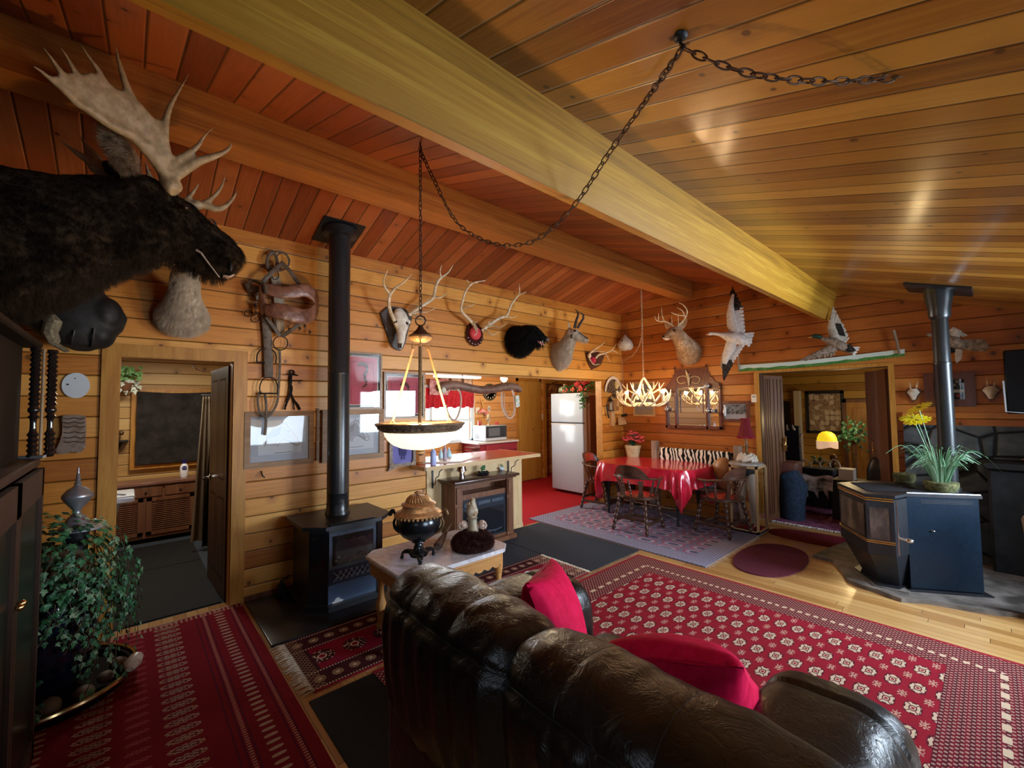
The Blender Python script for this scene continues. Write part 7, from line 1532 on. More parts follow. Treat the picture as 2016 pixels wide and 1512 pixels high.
mb = MB(); mb.lathe([(.14,.04),(.20,.12),(.235,.30),(.22,.46),(.20,.55),(.225,.58),(.228,.60),(.205,.60),(.19,.56)],(IX,IY,0),36); part('pot', mb, flat('dark blue glaze', (.006,.009,.02), .10, 0, .7), t)
mb = MB(); mb.ball((IX,IY,.66),(.22,.22,.17),20,12); mb.rough(.05,8,2); part('moss_core', mb, mottled('brown moss and bark', (.10,.06,.03),(.28,.19,.10), .95, 14, bump=.6), t)
def ivy_leaf(mb, p, n_, s_, rnd):
    n_ = V(n_).normalized(); u = V(0,0,-1)-n_*V(0,0,-1).dot(n_); u = (u.normalized() if u.length > .1 else V(1,0,0)); a = rnd.gauss(0,.55); u = Matrix.Rotation(a,3,n_)@u; w_ = n_.cross(u)
    L_ = [(0,-.30),(.26,-.42),(.40,-.12),(.62,.10),(.30,.26),(.22,.52),(0,.92),(-.22,.52),(-.30,.26),(-.62,.10),(-.40,-.12),(-.26,-.42)]
    c = mb.bm.verts.new(V(p)+n_*s_*.08); vs = [mb.bm.verts.new(V(p)+w_*x*s_+u*y*s_-n_*s_*.12*abs(x)) for x, y in L_]
    for i in range(12): mb._f((c, vs[i], vs[(i+1)%12]))
rnd = random.Random(21); fo = MB(); vn = MB()
def put(p, n_, s_): fo.mi = rnd.choices((0,1,2),(5,4,1.6))[0]; ivy_leaf(fo, p, n_, s_, rnd)
for k in range(680):
    a = rnd.uniform(0,2*pi); ph = math.acos(rnd.uniform(-.5,1)); d = V(sin(ph)*cos(a),sin(ph)*sin(a),cos(ph)); r = rnd.uniform(.24,.37); p = V(IX,IY,.72)+V(d.x*r,d.y*r,d.z*r*.92)
    if p.y < -.80: continue
    put(p, d+V(.3,.1,.25), rnd.uniform(.022,.040))
for k in range(62):
    a = rnd.uniform(-1.0,2.2) if k < 36 else rnd.uniform(0,6.28); r0 = .33+rnd.uniform(-.04,.05); z0 = rnd.uniform(.58,.90); ln = rnd.uniform(.15,.60); P = []; m_ = 12
    for j in range(m_): f = j/(m_-1); P.append(V(IX+(r0+.05*sin(f*2))*cos(a+.12*sin(f*5+k)), IY+(r0+.05*sin(f*2))*sin(a+.12*sin(f*5+k)), max(.12, z0-ln*f)))
    vn.tube(P,.0022,4)
    for p in P[1:]:
        for _ in range(2):
            if rnd.random() < .85: put(p+V(rnd.uniform(-.025,.025),rnd.uniform(-.025,.025),rnd.uniform(-.01,.01)), V(cos(a)+rnd.uniform(-.4,.4),sin(a)+rnd.uniform(-.4,.4),rnd.uniform(0,.5)), rnd.uniform(.020,.034))
part('foliage', fo, LEAF, t, ang=0, kind='stuff'); part('vines', vn, STEM, t)
SILVERL = flat('grey silver', (.42,.43,.47), .35, .7)
t = T('silver_finial', 'tarnished silver ornament with beaded spire standing in the ivy', 'ornament', (.60,-.215,.97))
mb = MB(); mb.lathe([(.075,.935),(.078,.945),(.055,.965),(.048,.985),(.040,1.0),(.022,1.015),(.016,1.03),(.020,1.045),(.050,1.085),(.068,1.115),(.070,1.125),(.066,1.135),(.045,1.165),(.020,1.18),(.014,1.19),(.018,1.20),(.010,1.21),(.014,1.222),(.008,1.232),(.011,1.243),(.006,1.252),(.008,1.262),(.004,1.272),(.006,1.280),(.002,1.295)],(.60,-.215,0),28); part('vase', mb, SILVERL, t)
mb = MB(); mb.poly([(.60+.13*cos(a)*.8,-.20+.12*sin(a),.925) for a in [2*pi*k/24 for k in range(24)]],(0,0,.008)); part('leaf_plate', mb, SILVERL, t)
mb = MB(); mb.lathe([(.05,.70),(.055,.86),(.06,.92)],(.60,-.215,0),14); part('pedestal', mb, IRON, t)

# ------------------------------------------------------------------ bathroom seen through the left doorway
# door leaf, opened inward
def panel_door(name_parent, p0, p1, z1, th, mat, rows):
    a, b = V(p0), V(p1); d = (b-a).normalized(); nr = Vector((-d.y,d.x,0)); L_ = (b-a).length
    mb = MB(); mb.poly([a+V(0,0,.01),b+V(0,0,.01),b+V(0,0,z1),a+V(0,0,z1)], nr*th); struct('door_leaf', mb, mat, name_parent)
    for s_, off in ((0,-.004),(1,th+.001)):
        for r0, r1 in rows:
            for c0, c1 in ((.12,.47),(.55,.90)):
                mb = MB(); P = [a+d*L_*c0,a+d*L_*c1]; o = nr*off; fr_ = .012
                for q0, q1, za, zb in ((c0,c1,r0,r0+.02),(c0,c1,r1-.02,r1),(c0,c0+.03,r0,r1),(c1-.03,c1,r0,r1)):
                    mb.poly([a+d*L_*q0+V(0,0,za)+o,a+d*L_*q1+V(0,0,za)+o,a+d*L_*q1+V(0,0,zb)+o,a+d*L_*q0+V(0,0,zb)+o], nr*.004)
                struct('panel_moulding', mb, MAHOG if mat is DARKDOOR else mat, name_parent)
d2 = bpy.data.objects.new('door_2', None); COL.objects.link(d2); d2['kind'] = 'structure'
panel_door(d2, (-.13,.635,0), (-.86,.60,0), 2.0, -.035, DARKDOOR, ((.15,.85),(1.0,1.9)))
mb = MB(); mb.tube([(-.80,.598,.97),(-.80,.55,.97),(-.74,.54,.965)],.010,8); mb.ball((-.80,.595,.97),(.025,.01,.025),10,6); struct('door_handle', mb, STEELB, d2)
def bz(x, y, X_=-2.9): return A(x, y, X_)
a, b = bz(270,770), bz(418,905); mb = MB(); CL = mottled('dark grey brown cloth', (.040,.034,.030),(.075,.062,.055), .95, 6, bump=.5, bd=.02)
mb.grid(40,24,lambda u,v: V(-2.95+.02*mnoise.noise(Vector((u*5,v*4,1)))+.012*sin(u*26)*(v)**2, a.y+(b.y-a.y)*u+.02*mnoise.noise(Vector((u*3,v*3,5))), b.z+(a.z-b.z)*v-.02*sin(u*pi)*(v))); bmesh.ops.solidify(mb.bm, geom=mb.bm.faces[:], thickness=.006); one('window_cover', mb, CL, 'dark cloth pinned over the small window inside the left doorway', 'curtain')
mb = MB(); y0, y1, z0, z1 = a.y-.05, b.y+.05, b.z-.06, a.z+.03
mb.box((-3.05,y0,z0),(-3.0,y0+.06,z1)); mb.box((-3.05,y1-.06,z0),(-3.0,y1,z1)); mb.box((-3.05,y0,z0),(-2.99,y1,z0+.05)); mb.box((-3.05,y0,z1-.05),(-3.0,y1,z1)); wn = bpy.data.objects.new('window_5', None); COL.objects.link(wn); wn['kind'] = 'structure'; struct('window_frame', mb, TRIM, wn)
t = T('louvred_vanity', 'dark brown cabinet with louvred doors inside the left doorway', 'cabinet', (-2.84,.25,0)); BX = -2.66
yl, yr = -.35, .68
mb = MB(); mb.box((-3.04,yl,.06),(BX,yr,.70)); part('body', mb, BROWN, t); mb = MB(); mb.box((-3.04,yl-.02,.70),(BX+.03,yr+.025,.735),bev=.004); part('top', mb, wood('reddish brown top', (.16,.07,.045),(.26,.12,.08), .3, 1), t)
for k in range(3):
    y = yl+.04+.335*k; mb = MB(); mb.box((BX,y,.56),(BX+.014,y+.31,.675),bev=.003); d = part('drawer', mb, BROWN, t); mb = MB(); mb.ball((BX+.022,y+.155,.615),.012,8,6); part('knob', mb, IRON, d)
for k in range(2):
    y = yl+.04+.50*k; mb = MB(); mb.box((BX,y,.10),(BX+.014,y+.05,.545)); mb.box((BX,y+.42,.10),(BX+.014,y+.47,.545)); mb.box((BX,y,.10),(BX+.014,y+.47,.14)); mb.box((BX,y,.505),(BX+.014,y+.47,.545))
    for j in range(15): z = .15+.0235*j; mb.box((BX-.002,y+.05,z),(BX+.008,y+.42,z+.016),Matrix.Rotation(.5,3,'Y'))
    part('door', mb, BROWN, t)
p = A(362,944,-2.8); t = T('lotion_bottle', 'white pump lotion bottle with dark blue cap on the louvred cabinet', 'bottle', (p.x,p.y,.735))
mb = MB(); mb.loft([((p.x,p.y,.735),.035,.028),((p.x,p.y,.75),.045,.034),((p.x,p.y,.87),.045,.034),((p.x,p.y,.905),.030,.026),((p.x,p.y,.915),.018,.018)],18,up=(1,0,0)); part('body', mb, flat('white lotion plastic', (.86,.86,.88), .3), t); NB = flat('navy blue', (.02,.02,.16), .3)
mb = MB(); mb.lathe([(.020,.915),(.020,.945),(.012,.95),(.012,.958),(.024,.96),(.024,.968)],(p.x,p.y,0),14); part('pump_cap', mb, NB, t); mb = MB(); mb.lathe([(.026,0),(.026,.002)],(p.x+.034,p.y,.86),20,axis=(1,0,0)); lb = part('label_disc', mb, NB, t)
def text(s_, size, c, axx, up, mat, parent, name='lettering'):
    cu = bpy.data.curves.new('t','FONT'); cu.body = s_; cu.size = size; cu.align_x = 'CENTER'; cu.align_y = 'CENTER'; cu.extrude = .0006; o = bpy.data.objects.new('t', cu); COL.objects.link(o)
    bpy.context.view_layer.update(); me = bpy.data.meshes.new_from_object(o.evaluated_get(bpy.context.evaluated_depsgraph_get())); bpy.data.objects.remove(o); me.materials.clear(); me.materials.append(mat)
    x, y = V(axx).normalized(), V(up).normalized(); z = x.cross(y); root = parent
    while root.parent: root = root.parent
    M_ = Matrix.Translation(V(c)-root.location) @ Matrix((x,y,z)).transposed().to_4x4(); me.transform(M_); q_ = bpy.data.objects.new(name, me); COL.objects.link(q_); q_.parent = parent; return q_
text('NIVEA', .014, (p.x+.0375,p.y,.86), (0,1,0), (0,0,1), WHITE, lb)
t = T('towel_dispenser', 'white sink edge with grey pedestal just inside the left doorway', 'sink', (-1.0,-.07,0)); a = F(225,965,.86); mb = MB(); mb.box((-1.35,-.42,.80),(-.92,.06,.86),bev=.012,seg=2); part('basin', mb, flat('white porcelain', (.80,.84,.88), .15), t); mb = MB(); mb.lathe([(.12,.0),(.09,.1),(.08,.6),(.12,.80)],(-1.15,-.15,0),20); part('pedestal', mb, flat('pale grey pedestal', (.38,.37,.35), .5), t); mb = MB(); mb.spline([(-1.0,-.1,.862),(-1.0,-.06,.872),(-.98,.0,.864)],.008,6,4); part('mark', mb, flat('grey fish shape', (.45,.48,.5), .4), t)
t = T('robe', 'long brown towels and robes hanging behind the open door', 'robes', (-1.6,.85,.1)); g = MB()
TW = mottled('brown striped robe', (.20,.14,.085),(.34,.26,.17), .9, 4, bump=.4, stretch=(6,6,.2)); TWD = mottled('black robe', (.015,.013,.012),(.03,.026,.022), .9, 5)
def drape(y0, y1, x, z0, z1, m_, k, nm): mb = MB(); mb.grid(30,12,lambda u,v: V(x+.03*sin(u*22+k)*(.4+v*.6)+.04*v, (y0+y1)/2+((y0-y1)/2+(y1-y0)*u)*(.35+.65*v), z1-(z1-z0)*v)); bmesh.ops.solidify(mb.bm, geom=mb.bm.faces[:], thickness=.008); return part(nm, mb, m_, t)
pa, pb = A(405,800,-1.9), A(428,1060,-1.9)
drape(pa.y-.12,pb.y+.02,-1.9,.12,1.78,TW,0,'brown_robe'); drape(pa.y-.02,pb.y+.10,-1.86,.05,1.75,TWD,2,'black_robe'); drape(pa.y+.06,pb.y+.16,-1.80,.10,1.70,TW,4,'striped_towel')
mb = MB(); mb.bar((-1.86,pa.y-.05,1.78),(-1.86,1.6,1.80),.012); part('rail', mb, IRON, t)
p = A(418,722,-1.9); mb = MB(); mb.spline([(-1.0,.60,2.0),(-1.05,.55,2.0),(-1.1,.50,2.03),(-1.08,.47,2.07)],.008,6,4); one('door_hook', mb, STEELB, 'metal hook over the top of the open door', 'hook')
p = bz(252,745,-2.9); t = T('hanging_plant', 'small bright green and white variegated plant on the bathroom wall', 'plant', (p.x,p.y,p.z-.12)); fo = MB(); rnd = random.Random(5)
for k in range(110): q_ = V(p)+V(rnd.uniform(-.02,.14),rnd.uniform(-.20,.12),rnd.uniform(-.16,.15)); fo.mi = 2 if q_.z < p.z-.02 else 0; ivy_leaf(fo, q_, V(1,rnd.uniform(-.4,.4),rnd.uniform(0,.6)), rnd.uniform(.035,.06), rnd)
part('leaves', fo, [mottled('bright green leaf', (.12,.30,.08),(.22,.42,.14), .5, 20), LEAF[1], mottled('white green leaf', (.55,.62,.50),(.72,.76,.66), .5, 20)], t, ang=0); mb = MB(); mb.lathe([(.05,-.16),(.08,-.08),(.085,-.06)],(p.x+.06,p.y-.02,p.z),16); part('pot', mb, BROWN, t)
p = bz(240,870,-2.95); t = T('wall_shelf', 'small dark carved bracket shelf with ornament on the bathroom wall', 'shelf', (p.x,p.y,p.z-.15)); mb = MB(); mb.box((-3.04,p.y-.16,p.z),(-2.88,p.y+.06,p.z+.02)); mb.loft([(V(-3.0,p.y-.05,p.z),.06,.05),(V(-3.0,p.y-.06,p.z-.08),.04,.035),(V(-3.02,p.y-.08,p.z-.14),.015,.012)],12,up=(1,0,0)); part('bracket', mb, IRON, t); mb = MB(); mb.ball((-2.96,p.y-.05,p.z+.06),(.03,.04,.045),10,8); mb.ball((-2.96,p.y-.01,p.z+.11),(.025,.03,.03),10,8); mb.ball((-2.96,p.y-.09,p.z+.12),(.025,.03,.04),10,8); part('ornament', mb, BRONZE, t)

# ------------------------------------------------------------------ things on the back wall
MIRR = flat('bevelled mirror', (.86,.87,.88), .02, 1.0)
q = tr(1180,720,6.72,B)
def wb(mb, a0, b0, a1, b1, d0, d1, bev=0.0):
    p, r = q(a0,b0,0), q(a1,b1,0); lo = V(min(p.x,r.x),WB-d1,min(p.z,r.z)); hi = V(max(p.x,r.x),WB-d0,max(p.z,r.z)); return mb.box(lo, hi, bev=bev)
t = T('mirror_shelf', 'mahogany mirrored wall shelf with crest between chandelier and small picture', 'mirror', tuple(q(1200,840,.0)))
x0, x1 = q(850,600).x, q(1592,600).x; zt, zb = q(1200,260).z, q(1200,835).z; m0, m1 = q(1000,600).x, q(1385,600).x
def bb(mb, a, b, c, d, o0=0.0, o1=.05, bev=.0): return mb.box((a,WB-o1,c),(b,WB-o0,d),bev=bev)
mb = MB(); bb(mb,x0,x1,zb,zb+.045,0,.05,.004); bb(mb,x0,x0+.035,zb,zt-.08,0,.05,.004); bb(mb,x1-.035,x1,zb,zt-.02,0,.05,.004); bb(mb,m0-.035,m0,zb,zt,0,.05,.004); bb(mb,m1,m1+.035,zb,zt,0,.05,.004); bb(mb,m0,m1,zt-.03,zt,0,.05)
bb(mb,x0,x1,zb,zt-.06,0,.008); part('frame', mb, MAHOG, t)
pts = [(m0-.035,zt),(m1+.035,zt),(m1+.035,zt+.26),(m0-.035,zt+.26)]; mb = MB(); mb.poly([(a,WB,b) for a,b in pts],(0,-.02,0))
for s_, xa, xb in ((1,m1+.035,x1),(-1,m0-.035,x0)):
    P = [(xa,zt+.20),(xa+s_*.03,zt+.17),(xa+s_*.03,zt+.13),(xa+s_*.07,zt+.10),(xa+s_*.09,zt+.06),(xb,zt-.0),(xb,zt-.06),(xa,zt-.06)]; mb.poly([(a,WB,b) for a,b in P],(0,-.02,0))
part('crest', mb, MAHOG, t)
for x, z in ((m0-.018,zt+.26),(m1+.018,zt+.26),(x1-.018,zt-.02),(x0+.018,zt-.08)): mb = MB(); mb.lathe([(.010,0),(.016,.01),(.008,.022),(.014,.034),(.004,.05)],(x,WB-.03,z),10); part('finial', mb, MAHOG, t)
for a, b, z1 in ((x0+.035,m0-.035,zt-.09),(m0,m1,zt-.03),(m1+.035,x1-.035,zt-.06)):
    mb = MB(); bb(mb,a,b,zb+.045,z1,.008,.014); part('mirror_pane', mb, MIRR, t)
for a, b, z in ((m1+.03,x1,zt-.07),(m1+.03,x1,zt-.42),(x0,m0-.03,zt-.10),(x0,m0-.03,zt-.40)):
    mb = MB(); bb(mb,a,b,z,z+.015,0,.12,.003); part('shelf', mb, MAHOG, t)
for x in (m0+.01,m1-.01): mb = MB(); turned(mb,(x,WB-.10,zt-.42),(x,WB-.10,zt-.08),.010,8,6); part('spindle', mb, MAHOG, t)
t2 = T('dried_bouquet', 'pale tan ribbon bow on the crest of the mirrored shelf', 'bow', tuple(q(1175,270,.03))); TANR = mottled('tan gold ribbon', (.48,.34,.17),(.66,.50,.28), .6, 30)
mb = MB(); 
for s_ in (-1,1): mb.tube(smooth_path([q(1180,175,.03),q(1180+60*s_,140,.035),q(1180+130*s_,150,.035),q(1180+150*s_,190,.035),q(1180+110*s_,235,.035),q(1180+40*s_,220,.03)],1,5)[0],.006,6)
part('loops', mb, TANR, t2); mb = MB(); mb.tube([q(1175,140,.04),q(1180,200,.045),q(1185,260,.04)],[.022,.018,.008],8)
for k, (a, b) in enumerate(((1140,60),(1200,100),(1100,125),(1160,90))): mb.tube([q(1165,140,.04),q(a,b,.045)],[.012,.004],6,flat=(1.6,.5))
part('knot', mb, TANR, t2)
SHW = flat('silvered glass', (.60,.60,.58), .15, .6)
for k, (a, b, lab) in enumerate(((1420,305,'silver tin on the top right shelf of the mirrored wall shelf'),(1430,580,'little silver tea things, left one on the middle right mirror shelf'),(1500,585,'little silver tea things, right one on the middle right mirror shelf'),(890,590,'small silver piece on the left shelf of the mirrored wall shelf'))):
    p = q(a,b,.07); zz = (zt-.055,zt-.405,zt-.405,zt-.385)[k]; r_ = (.045,.035,.03,.035)[k]; mb = MB(); mb.ball((p.x,WB-.07,zz+r_*.8),(r_,r_*.8,r_*.8),14,9); mb.lathe([(r_*.6,0),(r_*.4,.004),(r_*.3,.01)],(p.x,WB-.07,zz),12); mb.bar((p.x,WB-.07,zz+r_*1.4),(p.x,WB-.07,zz+r_*1.9),.006); one('silver_pot', mb, SHW, lab, 'silverware')
q = tr(1150,700,5.04,B)
PHB = planks('x', 'X','Z',9,0,(.1,.05,.04),(.1,.05,.04),(.1,.05,.04)) if False else None
SNOW = Mat('winter photo print', (.6,.6,.6), .4); x_,y_,z_ = SNOW.pos('object'); n_q = SNOW.noise(SNOW.vec(x_,y_,z_), 30.0, 4.0); c_ = SNOW.mix(z_.gt(1.49-1.38), (.72,.68,.66), SNOW.mix(n_q.sm(.4,.6), (.14,.14,.13),(.5,.5,.48))); SNOW.set('Base Color', c_); SNOW = SNOW.m
p0, p1 = q(1370,655,0), q(1645,450,0)
t, Q, r = framed('photo_frame', 'dark framed snowy photograph right of the mirrored shelf', 'picture', B, (p0.x,WB,p0.z), (p1.x,WB,p1.z), .03, .042, MAHOG, [(.042,PAPER,'mat'),((.065,.045,.05,.05),SNOW,'photo')])
mb = MB()
for a in (1470,1515,1560): p = q(a,570,.015); mb.box(p-V(.006,.0,.02),p+V(.006,.002,.02)); 
part('tiny_figures', mb, flat('dark red figures', (.18,.03,.03), .7), t)
t = T('white_ornament', 'small white bird ornament hanging at the left edge of the dark picture frame', 'ornament', tuple(q(1395,600,.04))); mb = MB(); mb.loft([(q(1390,490,.04),.008,.008),(q(1398,520,.045),.018,.015),(q(1392,560,.045),.024,.018),(q(1398,600,.04),.01,.01)],10,up=(0,1,0)); part('body', mb, WHITE, t)
p = q(1690,425,0); mb = MB(); mb.box(p-V(.035,.022,.055),p+V(.035,0,.055),bev=.005); t = T('thermostat','small cream thermostat beside the wide doorway','thermostat',tuple(p-V(0,0,.055))); part('case', mb, CREAM, t); mb = MB(); mb.box(p+V(-.02,-.024,.015),p+V(.02,-.022,.03)); part('display', mb, flat('lcd', (.25,.28,.22), .3), t)
p0, p1 = q(495,600,0), q(700,255,0); TANW = wood('tan oak frame', (.46,.24,.09),(.56,.33,.14), .5, 2)
framed('tan_picture', 'pale framed print half hidden behind the antler chandelier', 'picture', B, (p0.x,WB,p0.z), (p1.x,WB,p1.z), .02, .03, TANW, [(.03,flat('buff paper', (.56,.42,.26), .7),'print'),((.06,.06,.10,.06),flat('grey print', (.45,.42,.38), .7),'centre')])
# wall telephone on the left wall, lantern and slate beside it
q = tr(1150,700,5.04,A)
t = T('wall_telephone', 'old wooden wall telephone box in the corner beside the back wall', 'telephone', tuple(q(290,700,.0)))
p0, p1 = q(250,700,0), q(350,410,0); mb = MB(); mb.box((0,p0.y,p0.z),(.05,q(330,500).y,p1.z),bev=.004); part('back_board', mb, TANW, t); mb = MB(); mb.box((.05,p0.y+.02,p0.z+.25),(.15,q(320,500).y,p1.z-.06),bev=.004); part('box', mb, TANW, t)
for z in (p1.z-.12,p1.z-.19):
    mb = MB(); mb.lathe([(.03,0),(.028,.012),(.01,.022)],(.15,q(345,500).y-.03 if z > p1.z-.15 else q(320,500).y-.04,z),14,axis=(1,0,0)); part('bell', mb, BRASS, t)
mb = MB(); mb.bar((.15,p0.y+.14,p1.z-.32),(.24,p0.y+.15,p1.z-.30),.018,.028); part('mouthpiece', mb, BLACK, t)
mb = MB(); mb.poly([q(330,610,.02),q(400,620,.02),q(420,680,.08),q(340,690,.08)],(.012,0,0)); part('writing_shelf', mb, TANW, t); mb = MB(); mb.bar(q(220,490,.06),q(245,620,.06),.012,.012); part('receiver', mb, BLACK, t)
t = T('small_lantern', 'small dark iron lantern hanging under the turkey fan', 'lantern', tuple(q(260,535,.03))); c = q(262,490,.06); mb = MB()
for dx, dy in ((-.03,-.03),(.03,-.03),(-.03,.03),(.03,.03)): mb.bar(c+V(dx,dy,-.09),c+V(dx,dy,.06),.004)
mb.box(c+V(-.038,-.038,-.10),c+V(.038,.038,-.085)); mb.lathe([(.045,.06),(.03,.09),(.008,.11),(.006,.14)],c,12); part('cage', mb, IRON, t); mb = MB(); mb.lathe([(.018,-.085),(.016,.03)],c,12); part('candle', mb, CREAM, t)
# painted saw above the doorway
t = T('painted_saw', 'long two man saw painted white and green above the wide doorway', 'saw', tuple(B(1600,712,.03))); P = []; n = 60
SAWP = Mat('painted saw landscape', (.6,.7,.62), .4, .2); x_,y_,z_ = SAWP.pos('world'); wv = SAWP.noise(SAWP.vec(x_,0.0,0.0), 9.0, 2.0); zl = SAWP.noise(SAWP.vec(x_,0.0,3.0), 40.0, 1.0)
top = [B(1453,719,.04),B(1560,712,.04),B(1680,699,.04),B(1781,687,.04)]; bot = [B(1453,731,.04),B(1560,724,.04),B(1680,712,.04),B(1781,700,.04)]
tp_, bp_ = smooth_path(top,1,16)[0], smooth_path(bot,1,16)[0]
SAWW = flat('painted white sky', (.62,.74,.66), .4); SAWG = mottled('painted green hills', (.03,.16,.03),(.09,.26,.05), .5, 14)
mb = MB(); m_ = len(tp_); mb.poly(tp_+[tp_[i].lerp(bp_[i], .62+.22*mnoise.noise(Vector((i*.35,0,0)))) for i in range(m_-1,-1,-1)],(0,.006,0)); part('blade', mb, SAWW, t)
mb = MB(); 
teeth = []
for i in range(m_):
    for k in range(3):
        f = (i+k/3); j = min(int(f), m_-2); p = bp_[j].lerp(bp_[j+1], f-int(f)) if i < m_-1 else bp_[-1]; teeth.append(p-V(0,0,.012 if k == 1 else 0))
mb.poly([tp_[i].lerp(bp_[i], .62+.22*mnoise.noise(Vector((i*.35,0,0))))+V(0,-.001,0) for i in range(m_)]+[p+V(0,-.001,0) for p in teeth[::-1]],(0,.006,0)); part('toothed_edge', mb, SAWG, t)
mb = MB(); mb.tube([B(1455,731,.05),B(1453,700,.05),B(1453,688,.05)],.010,8); part('handle', mb, GREYWOOD, t); mb = MB(); mb.tube([B(1771,698,.06),B(1765,672,.06),B(1759,650,.06)],[.010,.014,.016],8); part('handle', mb, GREYWOOD, t)
# small skulls, photo frame, speaker, stone wainscot
q = tr(1740,680,6.873,B)
def roe(lab, cx, cy, s_, g):
    t = T('roe_skull', lab, 'skull mount', tuple(q(cx,cy+110*s_,.0))); mb = MB(); P = [(-90,-60),(0,-85),(90,-60),(110,0),(60,70),(0,130),(-60,70),(-110,0)]; mb.poly([q(cx+a*s_,cy+b*s_,.0) for a,b in P],(0,-.02,0)); part('plaque', mb, BROWN, t)
    mb = MB(); mb.loft([(q(cx,cy-50*s_,.05),.035*s_,.03*s_),(q(cx,cy-15*s_,.06),.052*s_,.035*s_),(q(cx,cy+30*s_,.06),.030*s_,.025*s_),(q(cx+5,cy+85*s_,.06),.014*s_,.012*s_)],14,up=(0,1,0)); mb.ball(q(cx-50*s_,cy-20*s_,.05),.014,8,6); mb.ball(q(cx+50*s_,cy-20*s_,.05),.014,8,6); part('skull', mb, BONE, t)
    for d in (-1,1): m2 = tines(MB(), q, [([(cx+25*d*s_,cy-45*s_,.06),(cx+45*d*s_,cy-90*s_,.08),(cx+55*d*s_,cy-160*s_,.10)],.008,.002),([(cx+45*d*s_,cy-95*s_,.08),(cx+35*d*s_,cy-125*s_,.10)],.005,.002)]); part('antler', m2, ANTLER, t)
roe('tiny white roebuck skull on a plaque left of the right stovepipe', 400, 650, 1.0, 0); roe('small white roebuck skull on a plaque near the right edge', 1450, 625, 1.15, 0)
p0, p1 = q(560,830,0), q(1225,350,0); PH = mottled('dark group photo', (.02,.02,.03),(.10,.08,.09), .4, 20)
t, Q, r = framed('group_photo', 'wide dark frame with a group photograph behind the right stovepipe', 'picture', B, (p0.x,WB,p0.z), (p1.x,WB,p1.z), .03, .075, MAHOG, [(.075,flat('dark brown mat', (.05,.03,.02), .7),'mat'),((.12,.10,.10,.07),PH,'photo')])
mb = MB(); wp = [q(905,470,.02),q(990,490,.02),q(955,535,.02),q(1040,525,.02)]; 
for w_p in wp: mb.ball(w_p,(.012,.003,.014),8,6)
part('pale_faces', mb, flat('pale faces', (.5,.45,.42), .7), t); mb = MB(); a, b = q(895,640,.02), q(1085,595,.02); mb.box(a,b+V(0,.002,0)); part('white_banner', mb, PAPER, t); mb = MB(); mb.ball(q(1010,680,.02),(.014,.003,.016),8,6); part('red_spot', mb, REDFLOWER, t)
t = T('wall_television', 'black flat screen box with a chrome rod at the right edge', 'television', (4.62,6.1,1.5)); mb = MB(); mb.box((4.345,5.96,1.50),(5.3,6.10,2.08),bev=.01); part('screen', mb, flat('glossy black screen', (.004,.004,.005), .4, 0, .2), t); mb = MB(); mb.tube([(4.335,5.95,1.80),(4.34,5.95,1.52),(4.50,5.95,1.505)],.008,6); part('chrome_edge', mb, STEELB, t)
mb = MB(); mb.box((4.6,6.10,1.65),(4.9,6.38,1.95)); part('wall_bracket', mb, IRON, t)
ST = Mat('grey fieldstone wall', (.1,.1,.1), .7, 0, .3); x_,y_,z_ = ST.pos('world'); v_ = ST.vec(x_,0.0,z_*1.25); ed = ST.vor(v_, 3.1, 'DISTANCE_TO_EDGE'); cid = ST.white(ST.vec(ST.vor(v_,3.1,'F1','Color').floor(),0.0,0.0)); n_q = ST.noise(v_, 9.0, 5.0); ce = ST.vor(v_,3.1,'F1','Color')
ST.set('Base Color', ST.mix(ed.sm(.02,.045), (.010,.011,.012), ST.mix((n_q*.7+ce*.4).sm(.3,.85), (.04,.05,.055), (.12,.13,.13)))); ST.bump(ed.sm(.0,.08)+n_q*.2, .8, .02); ST = ST.m
mb = MB(); mb.box((3.60,WB-.05,0),(5.7,WB,1.37)); struct('wall_stone', mb, ST); mb = MB(); mb.box((3.60,WB-.055,1.37),(5.7,WB,1.50)); struct('trim_9', mb, PINE_B)
t = T('stone_shelf', 'black stone ledge with a hammered tray against the stone wall', 'shelf', (4.7,6.1,0)); mb = MB(); mb.box((4.18,6.0,.98),(5.4,6.33,1.05),bev=.01); part('ledge', mb, BLACK, t); mb = MB(); mb.box((4.20,6.05,.0),(5.4,6.33,.98),bev=.02); part('block', mb, mottled('dark stone block', (.006,.007,.008),(.016,.018,.020), .7, 8, bump=.5), t)
mb = MB(); mb.loft([((4.42,6.1,1.08),.02,.01),((4.5,6.1,1.10),.06,.03),((4.75,6.1,1.10),.06,.03)],12); one('chrome_dish', mb, STEELB, 'bright chrome dish on the dark ledge at the right edge', 'dish')
t = T('fire_tool_stand', 'pale pink brown ceramic post at the extreme right edge', 'post', (4.33,4.95,0)); mb = MB(); mb.lathe([(.05,.03),(.055,.2),(.05,.42),(.02,.50),(.03,.56),(.05,.60),(.06,.74),(.05,.76)],(4.425,5.0,0),18); part('body', mb, mottled('pink brown ceramic', (.12,.05,.035),(.30,.20,.16), .4, 12), t)
